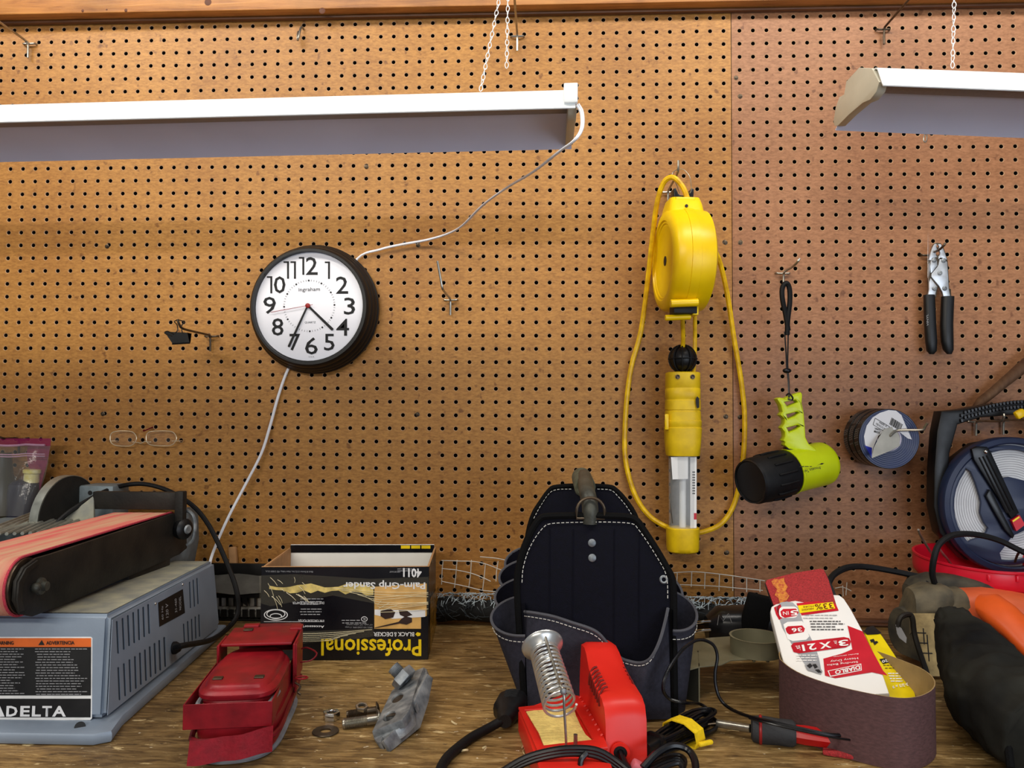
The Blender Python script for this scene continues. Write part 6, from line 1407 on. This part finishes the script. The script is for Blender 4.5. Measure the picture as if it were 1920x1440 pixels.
# ------------------------------------------------------------------ black pouch behind
t = thing('tool_pouch', 'glossy black folded pouch with a wide strap, behind the metal guard', 'pouch', at(1370, 1190, Z=0))
cpo = at(1365, 1165, Z=.03); bm = BM(); loft(bm, [(V((1.355, -.150, .030)), V((0, .020, 0)), V((0, 0, .018)), 3), (V((1.375, -.150, .033)), V((0, .034, 0)), V((0, 0, .031)), 3), (V((1.43, -.145, .034)), V((0, .036, 0)), V((0, 0, .032)), 3), (V((1.50, -.140, .034)), V((0, .036, 0)), V((0, 0, .032)), 3), (V((1.58, -.14, .030)), V((0, .034, 0)), V((0, 0, .028)), 3), (V((1.60, -.14, .028)), V((0, .022, 0)), V((0, 0, .018)), 3)], 24); pz_ = obj('pouch_body', bm, m_blkg, t)
bm = BM(); box(bm, V((at(1416, 1145, Y=-.178).x, -.178, .052)), (.044, .014, .085), Matrix.Rotation(.22, 3, 'Y') @ Matrix.Rotation(.15, 3, 'X'), .004); obj('strap', bm, m_bind, t)
pe = planeY(-.187); bm = BM(); tube(bm, [pe(1345, 1172), pe(1348, 1153), pe(1356, 1164), pe(1366, 1150), pe(1372, 1168)], .0005, 5); obj('stitched_emblem', bm, m_prtg, pz_)
for yy in (1166, 1182):
    bm = BM(); tube(bm, [at(1300, yy+3, Y=-.195), at(1318, yy, Y=-.20), at(1332, yy-1, Y=-.198)], .0022, 8, 4); obj('snap_wire', bm, m_chrome, t)

# ------------------------------------------------------------------ sanding belt loop and the packs standing in it
t_ = .0012; bz = .0785
loop = [(1462, 1236), (1478, 1250), (1505, 1265), (1550, 1281), (1600, 1294), (1650, 1304), (1690, 1309), (1722, 1306), (1745, 1296), (1754, 1283), (1748, 1268), (1728, 1253), (1700, 1241), (1660, 1226), (1610, 1210), (1560, 1198), (1510, 1196), (1475, 1208), (1461, 1222)]
lw_ = crom([at(x, y, Z=bz) for x, y in loop+loop[:1]], 5)[:-1]
bm = BM(); A = []
for k, p in enumerate(lw_):
    d = (lw_[(k+1) % len(lw_)]-lw_[k-1]).normalized(); n_ = V((d.y, -d.x, 0)); n_ = n_ if n_.dot(p-V((1.46, -.47, bz))) > 0 else -n_
    A.append([bm.verts.new(V((p.x, p.y, .0008))), bm.verts.new(p), bm.verts.new(p-n_*t_), bm.verts.new(V((p.x, p.y, .0008))-n_*t_)])
mi = []
for k in range(len(A)):
    a_, b_ = A[k], A[(k+1) % len(A)]
    for q in range(4): f = bm.faces.new((a_[q], a_[(q+1) % 4], b_[(q+1) % 4], b_[q])); f.material_index = 0 if q == 0 else 1
tag(obj('sanding_belt', bm, None, mats=[m_brownb, m_brownin]), 'large brown sanding belt standing as a loop around the packs', 'sanding belt')
# red belt, folded flat, standing
rp0 = at(1440, 1160, Y=-.375); 
rpl = Pl(at(1437, 1092, Y=-.335), at(1545, 1068, Y=-.335), at(1470, 1260, Y=-.455))
t = thing('sanding_belt', 'red sanding belt with a yellow stain sticking up behind the white pack', 'sanding belt', at(1550, 1270, Z=.01))
bm = pplate(rpl, [(1435, 1092), (1438, 1087), (1488, 1074), (1538, 1066), (1545, 1068), (1553, 1085), (1620, 1300), (1530, 1320), (1500, 1270)], .003, [], .0006); rdb = obj('belt_face', bm, m_redgrit, t)
ryp = Off(rpl, .0006); bm = pplate(Off(rpl, .0008), [(1446, 1090), (1452, 1085), (1461, 1086), (1470, 1083), (1471, 1092), (1477, 1100), (1473, 1108), (1480, 1117), (1474, 1127), (1462, 1132), (1460, 1122), (1453, 1116), (1457, 1104), (1450, 1098)], .0006); obj('yellow_stain', bm, m_ygrit, rdb)
bm = pplate(Off(rpl, -.012), [(1434, 1094), (1437, 1088), (1545, 1068), (1562, 1100), (1640, 1300), (1540, 1320), (1448, 1135)], .003); obj('belt_back', bm, m_blk, t)
bm = pplate(Off(Pl(at(1555, 1260, Y=-.478), at(1640, 1250, Y=-.478), at(1560, 1290, Y=-.490)), 0), [(1560, 1262), (1632, 1246), (1650, 1292), (1575, 1286)], .002); obj('belt_tail', bm, m_redgrit, t)
bm = BM(); q = at(1600, 1412, Z=.006); box(bm, at(1578, 1414, Z=.0035), (.040, .010, .006), Matrix.Rotation(-.35, 3, 'Z'), .002); tag(obj('red_scrap', bm, m_redgrit), 'small red abrasive scrap peeking out under the brown belt', 'scrap')
# white and red pack
dpl = Pl(at(1450, 1140, Y=-.375), at(1580, 1118, Y=-.375), at(1485, 1250, Y=-.462))
t = thing('belt_pack', 'white and red upside-down pack of sanding belts marked 3 in. x 21 in.', 'pack', at(1550, 1270, Z=.02))
op = [(1444, 1146), (1446, 1137), (1454, 1132), (1500, 1122), (1560, 1114), (1574, 1115), (1583, 1122), (1596, 1142), (1622, 1190), (1655, 1262), (1668, 1300), (1500, 1310), (1468, 1240)]
bm = pplate(dpl, op, .020, [], .0025); dp = obj('pack_body', bm, m_packw, t)
def Z6(x, y): return (1400+x/3.1308, 980+y/3.1308)
def DP(name, pts, mat, lift=.0006): return pat(dp, name, dpl, [Z6(*q) for q in pts], mat, lift)
def DT(s_, a, b, c, mat, bold=0., lift=.0016): return ltr(dp, dpl, s_, Z6(*a), Z6(*b), Z6(*c), mat, bold, lift)
DP('red_corner', [(160, 500), (200, 480), (215, 560), (190, 572), (172, 540)], m_packr)
DP('grey_column', [(172, 500), (200, 470), (235, 465), (270, 470), (300, 500), (345, 620), (400, 720), (425, 800), (440, 880), (360, 860), (280, 740), (210, 620)], m_packg)
DP('white_oval', rrect(190, 495, 302, 562, 26), m_packw, .0009); DP('white_oval', [(215, 600), (240, 585), (325, 580), (345, 605), (368, 670), (350, 690), (270, 698), (240, 685)], m_packw, .0009)
DP('red_oval', [(198, 525), (215, 510), (290, 508), (304, 530), (295, 550), (225, 562), (205, 552)], m_packr, .0012); DP('red_oval', [(228, 625), (242, 612), (325, 607), (342, 625), (336, 645), (250, 660), (235, 648)], m_packr, .0012)
DT('5', (298, 518), (255, 520), (302, 548), m_packw, .02); DT('IN', (245, 524), (212, 527), (248, 545), m_packw); DT('36', (322, 620), (262, 625), (328, 644), m_packw, .02)
DP('yellow_banner', [(292, 475), (512, 452), (540, 518), (322, 546)], m_packr); DP('yellow_panel', [(300, 490), (505, 468), (520, 506), (312, 534)], m_packy, .0009)
DT('33%', (503, 474), (398, 484), (512, 506), m_redpd, .0); DT('MORE', (392, 488), (330, 494), (394, 498), m_redpd); DT('ABRASIVE', (394, 503), (322, 511), (396, 514), m_redpd)
DP('red_lozenge', [(260, 725), (275, 708), (570, 674), (600, 680), (612, 700), (605, 722), (580, 735), (310, 770), (275, 762)], m_packr, .0009); DP('lozenge_fill', [(268, 728), (280, 713), (572, 680), (595, 685), (605, 702), (598, 718), (578, 729), (312, 762), (280, 756)], m_packr, .0012)
DT('3', (592, 690), (535, 697), (600, 725), m_packw, .02); DT('in.', (527, 696), (510, 698), (530, 722), m_packw); DT('X', (492, 702), (424, 710), (500, 738), m_packw, .03); DT('21', (402, 712), (322, 722), (412, 750), m_packw, .02); DT('in.', (312, 724), (285, 728), (316, 752), m_packw)
DP('red_field', [(592, 606), (680, 640), (720, 720), (800, 870), (828, 900), (735, 880), (520, 915), (460, 900), (450, 800), (560, 770), (620, 745), (612, 700), (600, 640)], m_packr)
DP('logo_plate', [(475, 872), (672, 830), (676, 870), (490, 908)], m_packw, .0009); DP('logo_inner', [(482, 875), (668, 836), (671, 867), (493, 902)], m_packr, .0012)
DT('DIABLO', (662, 842), (516, 873), (668, 866), m_packw, .03); 
for k, (a, b, y) in enumerate(((652, 490, 792), (652, 470, 814))): DT('Sanding Belts' if k else 'Heavy Duty', (a, y), (b, y+20), (a+3, y+14), m_packw)
for k in range(3): DT('Bandes abrasives', (655, 772+k*4), (510, 790+k*4), (656, 778+k*4), m_packw) if k == 0 else None
small(dp, dpl, Z6(330, 0)[0], Z6(540, 0)[0], [Z6(0, y)[1] for y in (545, 562)], 1.2, m_prtg, .3, .0012)
for y in (580, 595, 612, 628): small(dp, dpl, Z6(365, 0)[0]+(y-580)*.05, Z6(580, 0)[0], [Z6(0, y)[1]], 1.6, m_ink, .3, .0012)
for y in (780, 795, 810): small(dp, dpl, Z6(285, 0)[0], Z6(420, 0)[0], [Z6(0, y)[1]], 1.6, m_packw, .1, .0014)
DP('tool_picture', [(340, 840), (370, 822), (410, 830), (445, 875), (435, 895), (390, 880), (355, 870)], m_prtg, .0012)
for pts in ([(352, 845), (372, 830), (388, 846), (370, 860)], [(385, 838), (405, 834), (418, 852), (400, 862)], [(400, 868), (425, 866), (440, 884), (420, 886)]): DP('picture_dark', pts, m_ink, .0016)
for k in range(3): bm = BM(); 
for y in (1160, 1180, 1200): pass
# yellow pack
ypl = Pl(at(1625, 1185, Y=-.395), at(1655, 1190, Y=-.395), at(1690, 1290, Y=-.475))
t = thing('belt_pack', 'narrow yellow pack of sanding sheets with a black top, right of the white pack', 'pack', at(1680, 1285, Z=.02))
bm = pplate(ypl, [(1621, 1186), (1625, 1179), (1636, 1175), (1650, 1186), (1656, 1194), (1690, 1245), (1714, 1293), (1722, 1320), (1650, 1320), (1640, 1230)], .012, [], .002); yp_ = obj('pack_body', bm, m_packy, t)
def YT(s_, a, b, c, mat, bold=0.): return ltr(yp_, ypl, s_, Z6(*a), Z6(*b), Z6(*c), mat, bold, .0016)
pat(yp_, 'black_top', ypl, [(1619, 1185), (1625, 1177), (1637, 1174), (1653, 1188), (1645, 1190), (1626, 1191)], m_blk, .0008)
pat(yp_, 'black_tag', ypl, [Z6(778, 803), Z6(835, 795), Z6(845, 820), Z6(800, 832)], m_ink, .0008); YT('120', (838, 803), (790, 813), (841, 819), m_packw, .02)
for q in ([(722, 690), (745, 684), (752, 700), (730, 706)], [(740, 705), (762, 696), (772, 704), (750, 722)]): pat(yp_, 'black_figure', ypl, [Z6(*w_) for w_ in q], m_ink, .0008)
YT('3-2/3 x 9', (942, 945), (850, 962), (948, 962), m_packw, .02)
for y in (838, 855): small(yp_, ypl, Z6(800+(y-838)*.5, 0)[0], Z6(870+(y-838)*.5, 0)[0], [Z6(0, y)[1]], 1.1, m_ink, .2, .001)
for y in (885, 900, 915, 930): small(yp_, ypl, Z6(825+(y-885)*.4, 0)[0], Z6(900+(y-885)*.5, 0)[0], [Z6(0, y)[1]], 2.2, m_packw, .2, .001)

# ------------------------------------------------------------------ portable belt sander with dust bag
t = thing('belt_sander', 'orange and black dusty portable belt sander with cloth dust bag, lower right', 'sander', (1.75, -.30, 0))
def el(px, py, y, ax_, ay_, az_, q=2.4): return (at(px, py, Y=y), V((ax_, ay_, 0)), V((0, 0, az_)), q)
# motor body, running left-right
bm = BM(); loft(bm, [(at(1712, 1148, Y=-.20), V((0, .030, 0)), V((0, 0, .026)), 3), (at(1730, 1146, Y=-.205), V((0, .042, 0)), V((0, 0, .036)), 3.4), (at(1775, 1146, Y=-.21), V((0, .046, 0)), V((0, 0, .039)), 3.6), (at(1790, 1146, Y=-.21), V((0, .046, 0)), V((0, 0, .040)), 3.6)], 28); obj('gear_case', bm, m_dustblk, t)
bm = BM(); loft(bm, [(at(1786, 1150, Y=-.21), V((0, .046, 0)), V((0, 0, .041)), 3.6), (at(1840, 1152, Y=-.215), V((0, .048, 0)), V((0, 0, .043)), 3.6), (at(1900, 1160, Y=-.22), V((0, .046, 0)), V((0, 0, .042)), 3.2), (at(1990, 1172, Y=-.22), V((0, .040, 0)), V((0, 0, .036)), 3)], 28); mb = obj('motor_housing', bm, m_orng, t)
bm = BM(); tube(bm, [at(1788, 1160, Y=-.262), at(1830, 1161, Y=-.266), at(1880, 1166, Y=-.268)], .0010, 5, 3); obj('housing_seam', bm, m_redpd, mb)
# top handle grip
bm = BM(); loft(bm, [(at(1700, 1112, Y=-.185), V((0, .016, 0)), V((0, 0, .014)), 3), (at(1712, 1102, Y=-.185), V((0, .024, 0)), V((0, 0, .017)), 3), (at(1745, 1094, Y=-.185), V((0, .026, 0)), V((0, 0, .017)), 3), (at(1790, 1096, Y=-.19), V((0, .026, 0)), V((0, 0, .016)), 3), (at(1840, 1102, Y=-.195), V((0, .022, 0)), V((0, 0, .014)), 3), (at(1885, 1112, Y=-.20), V((0, .016, 0)), V((0, 0, .011)), 3), (at(1905, 1112, Y=-.20), V((0, .009, 0)), V((0, 0, .008)), 2)], 24); tg = obj('front_grip', bm, m_dustdk, t)
for x in (1738, 1757, 1776, 1799):
    bm = BM(); q = at(x, 1092, Y=-.205); tube(bm, [q+V((-.003, .012, .004)), q+V((0, -.002, .000)), q+V((.003, -.010, -.010))], .0022, 6, 3); obj('grip_groove', bm, m_ink, tg)
bm = BM(); loft(bm, [(at(1694, 1166, Y=-.22), V((0, .022, 0)), V((0, 0, .022)), 3), (at(1706, 1140, Y=-.225), V((.004, .030, 0)), V((0, 0, .030)), 3), (at(1735, 1125, Y=-.225), V((0, .034, 0)), V((0, 0, .026)), 3), (at(1770, 1118, Y=-.222), V((0, .030, 0)), V((0, 0, .018)), 3)], 22); obj('nose_cover', bm, m_dustblk, t)
# belt unit at the left end
bpl = Pl(at(1690, 1190, Y=-.27), n=V((-.86, -.50, .0)))
bo = at(1688, 1190, Y=-.215)
bm = BM(); stad = []
for k in range(13): a = PI*k/12; stad.append((-.031*math.sin(a)*0-.000+.0*k, 0))
vx = V((.50, -.86, 0)); vn = V((-.86, -.5, 0)); ctr = at(1700, 1205, Y=-.235)
def bu(s, z, l): return V((ctr.x, ctr.y, .040))+vx*s+V((0, 0, z))-vn*l
ring = [( -.01-.030*math.sin(PI*k/10)*.8, .036*math.cos(PI*k/10)+.012) for k in range(11)]+[(.125+.018*math.sin(PI*k/8), -.020-.018*math.cos(PI*k/8)+.0) for k in range(9)]
A = [[bm.verts.new(bu(s, z, l)) for s, z in ring] for l in (0, .06)]
for k in range(len(ring)): bm.faces.new((A[0][k], A[0][(k+1) % len(ring)], A[1][(k+1) % len(ring)], A[1][k]))
bm.faces.new(A[0]); bm.faces.new(A[1][::-1]); bmesh.ops.bevel(bm, geom=list(bm.edges), offset=.002, segments=1, affect='EDGES'); bcv = obj('belt_cover', bm, m_dustdk, t)
bm = BM(); tube(bm, [at(1683, 1175, Y=-.30), at(1688, 1158, Y=-.30), at(1704, 1152, Y=-.29), at(1711, 1160, Y=-.29), at(1714, 1185, Y=-.29), at(1722, 1215, Y=-.295), at(1738, 1262, Y=-.30)], .004, 8, 4); obj('cover_edge', bm, m_iron, bcv)
lbl = Pl(at(1688, 1190, Y=-.305), n=V((-.6, -1, .05))); bm = pplate(lbl, [(1679, 1171), (1690, 1178), (1700, 1196), (1699, 1206), (1686, 1196), (1682, 1188)], .001); obj('grey_label', bm, m_prtg, bcv)
wpl = Pl(at(1720, 1200, Y=-.285), n=V((.1, -1, .25))); bm = pplate(wpl, [(1712, 1150), (1772, 1150), (1772, 1200), (1768, 1268), (1740, 1268), (1722, 1210)], .004); pt2 = obj('dusty_platen', bm, M('tan_dust', (168, 146, 100), .9, 0, .25, 60, .3, 300), t)
for a_, b_ in (((1716, 1186), (1736, 1187)), ((1718, 1205), (1740, 1206)), ((1722, 1224), (1748, 1225)), ((1731, 1178), (1733, 1208)), ((1738, 1190), (1742, 1240))):
    bm = BM(); tube(bm, [wpl(*a_, ), wpl(*b_)], .0009, 5); obj('wire_grid', bm, m_ink, pt2)
# orange rear handle
bm = BM(); loft(bm, [(at(1838, 1142, Y=-.270), V((.010, .006, 0)), V((0, .004, .010))), (at(1848, 1140, Y=-.280), V((.020, .010, 0)), V((0, .010, .018))), (at(1868, 1146, Y=-.30), V((.020, .014, 0)), V((.006, .012, .022))), (at(1895, 1166, Y=-.32), V((.018, .016, 0)), V((.010, .010, .020))), (at(1925, 1196, Y=-.345), V((.018, .016, 0)), V((.010, .010, .020))), (at(1960, 1230, Y=-.37), V((.018, .016, 0)), V((.010, .010, .020))), (at(2010, 1270, Y=-.38), V((.014, .014, 0)), V((.010, .010, .016)))], 22); hn2 = obj('rear_handle', bm, m_orngd, t)
bm = BM(); ball(bm, at(1866, 1186, Y=-.285), .011, 14, (.8, .8, 1.3)); obj('trigger', bm, m_dustblk, hn2)
bm = BM(); loft(bm, [(at(1842, 1170, Y=-.285), V((.006, 0, 0)), V((0, 0, .010))), (at(1855, 1200, Y=-.29), V((.020, 0, 0)), V((0, 0, .020))), (at(1885, 1230, Y=-.30), V((.025, 0, 0)), V((0, 0, .025)))], 16); obj('lower_housing', bm, m_orng, t)
# dust bag
bgs = [(1778, 1174, -.335, .018, .026), (1790, 1188, -.355, .028, .037), (1812, 1222, -.40, .038, .045), (1836, 1258, -.44, .047, .051), (1858, 1302, -.485, .055, .053), (1893, 1345, -.53, .057, .050), (1932, 1385, -.57, .056, .046), (1975, 1425, -.61, .05, .043)]
bm = BM(); S_ = []
dv = (at(1960, 1380, Y=-.57)-at(1748, 1168, Y=-.33)); dv.z = 0; dv.normalize(); sv = V((dv.y, -dv.x, 0)); sv = sv if sv.x < 0 else -sv
for k, (x, y, yy, w_, h_) in enumerate(bgs):
    c_ = at(x, y, Y=yy); c_.z = max(c_.z, h_+.001); S_.append((c_, sv*w_, V((0, 0, h_)), 2.5))
S2 = []
for k in range(len(S_)-1):
    for q in range(3):
        f_ = q/3; a_, b_ = S_[k], S_[k+1]; wob = 1+.035*math.sin(k*3+q*1.9); S2.append((a_[0].lerp(b_[0], f_)+V((0, 0, .003*math.sin(k*2.3+q*2))), a_[1].lerp(b_[1], f_)*wob, a_[2].lerp(b_[2], f_)*(2-wob), 2.5))
S2.append(S_[-1]); loft(bm, S2, 36)
rj = random.Random(4)
for v in bm.verts: v.co += V((rj.uniform(-1, 1), rj.uniform(-1, 1), rj.uniform(-1, 1)))*.0016+V((0, 0, 1))*.0035*math.sin(v.co.x*95+v.co.z*140)*math.sin(v.co.y*60+v.co.z*90)
bmesh.ops.subdivide_edges(bm, edges=bm.edges, cuts=1, use_grid_fill=True, smooth=1.0)
db_ = obj('dust_bag', bm, m_dbag, t, smooth=180)
bm = BM(); tube(bm, [at(1768, 1150, Y=-.335), at(1761, 1172, Y=-.34), at(1762, 1195, Y=-.345), at(1772, 1215, Y=-.35)], .003, 8, 4); obj('bag_collar', bm, m_dustblk, t)
bm = BM(); tube(bm, [at(1915, 1255, Y=-.50)+V((0, 0, .0)), at(1905, 1320, Y=-.56), at(1890, 1380, Y=-.60), at(1895, 1440, Y=-.62)], .004, 8, 4); obj('bag_seam', bm, m_bind, db_)
# its cord
bm = BM(); tube(bm, [at(1560, 1120, Y=-.28), at(1552, 1100, Y=-.26), at(1563, 1078, Y=-.23), at(1590, 1064, Y=-.20), at(1625, 1063, Y=-.18), at(1680, 1072, Y=-.17), at(1735, 1084, Y=-.175), at(1760, 1090, Y=-.18)], .0050, 8, 5)
obj('power_cord', bm, m_blkrub, t)

# ------------------------------------------------------------------ red bowl with wire hooks and a cord
t = thing('red_bowl', 'red plastic bowl hanging at the right edge above the orange sander', 'bowl', at(1830, 1105, Y=-.12))
bc_ = at(1833, 1046, Y=-.125); rr_ = .0985
bm = BM(); lathe(bm, [(.030, -.078), (.055, -.070), (.080, -.050), (.090, -.034), (.0925, -.031), (.0955, -.028), (.097, -.020), (.0975, -.010), (.0965, -.003), (.0985, -.001), (.0985, .002), (.0945, .002), (.0935, -.004), (.0935, -.020), (.088, -.031), (.076, -.048), (.052, -.066), (.030, -.073)], frame(bc_, (0.03, -.06, 1)), 64, closed=True); rb2 = obj('bowl_shell', bm, m_redpl, t)
for k in range(5):
    a = -PI/2-.35+k*.42; c_ = bc_+V((.0975*math.cos(a), .0975*math.sin(a), -.014)); bm = BM(); box(bm, c_, (.005, .004, .010), Matrix.Rotation(a, 3, 'Z'), .001); obj('rib', bm, m_redpl, rb2)
bm = BM(); tube(bm, [at(1722, 993, Y=-.20), at(1727, 1006, Y=-.19), at(1748, 1040, Y=-.16), at(1760, 1060, Y=-.10), at(1765, 1068, Y=-.03)], .0019, 8, 4); tube(bm, [at(1757, 1024, Y=-.20), at(1766, 1036, Y=-.18), at(1776, 1048, Y=-.15), at(1786, 1062, Y=-.08)], .0019, 8, 4)
tag(obj('wire_hook', bm, m_steel, kind=None), 'pair of bent steel wire hooks inside the left rim of the red bowl', 'hook')
bm = BM(); tube(bm, [at(1903, 1054, Y=-.17), at(1908, 1040, Y=-.18), at(1916, 1032, Y=-.19), at(1930, 1030, Y=-.19)], .0019, 8, 4); tag(obj('wire_hook', bm, m_steeld), 'dull steel wire hook in the right side of the red bowl', 'hook')
bm = BM(); tube(bm, [at(1752, 1092, Y=-.225), at(1748, 1075, Y=-.232), at(1751, 1048, Y=-.238), at(1760, 1022, Y=-.235), at(1780, 1006, Y=-.225), at(1806, 1001, Y=-.215), at(1840, 1004, Y=-.205), at(1875, 1014, Y=-.20), at(1908, 1030, Y=-.20), at(1950, 1050, Y=-.20)], .0048, 8, 6)
tag(obj('black_cable', bm, m_blkrub), 'grey-black cord looping over the rim of the red bowl', 'cord')
bm = BM(); tube(bm, [at(1884, 1114, Y=-.19), at(1900, 1108, Y=-.185), at(1918, 1092, Y=-.18), at(1940, 1078, Y=-.17)], .0045, 8, 4); tag(obj('black_cable', bm, m_blkrub), 'short black cord running off the right edge under the bowl', 'cord')
cpl = Pl(at(1900, 1120, Y=-.165), at(1940, 1120, Y=-.165), at(1905, 1180, Y=-.175)); bm = pplate(cpl, [(1880, 1118), (1900, 1100), (1935, 1088), (1990, 1110), (1990, 1200), (1925, 1190), (1905, 1140)], .004)
t = thing('printed_card', 'white card with blue and orange print cut off at the right edge', 'card', at(1920, 1160, Y=-.17)); cdp = obj('card_sheet', bm, m_packw, t)
pat(cdp, 'orange_disc', cpl, circ(1917, 1125, 10, 12, n=16), M('card_orange', (236, 160, 40), .4), .0006); pat(cdp, 'red_figure', cpl, [(1911, 1118), (1924, 1114), (1920, 1126), (1928, 1136), (1914, 1132)], m_packr, .0009); pat(cdp, 'blue_band', cpl, [(1888, 1112), (1905, 1102), (1960, 1090), (1960, 1096), (1906, 1108), (1890, 1118)], m_blue, .0006)

# ------------------------------------------------------------------ shavings and crumbs on the bench
for k, (x, y) in enumerate(((985, 1402), (988, 1410), (853, 1354), (871, 1406), (905, 1404))):
    c_ = at(x, y, Z=.0022); bm = BM(); a0 = k*1.3; tube(bm, [c_+V((.0045*math.cos(a0+a), .0045*math.sin(a0+a), .0018*math.sin(a*1.4))) for a in (0, .7, 1.4, 2.1, 2.8)], .0007, 4, 3, flat=(.0004, .0011))
    tag(obj('wood_shaving', bm, m_chip), ('pale curl of wood shaving touching the left front of the red station', 'second pale curl just below it, beside the red station', 'tiny wood crumb right of the cast plates, farthest back on the bench', 'tiny wood crumb just under the thick black plug cord', 'tiny wood crumb right of the bend in the plug cord')[k], 'shaving', 'wood shavings on the bench')
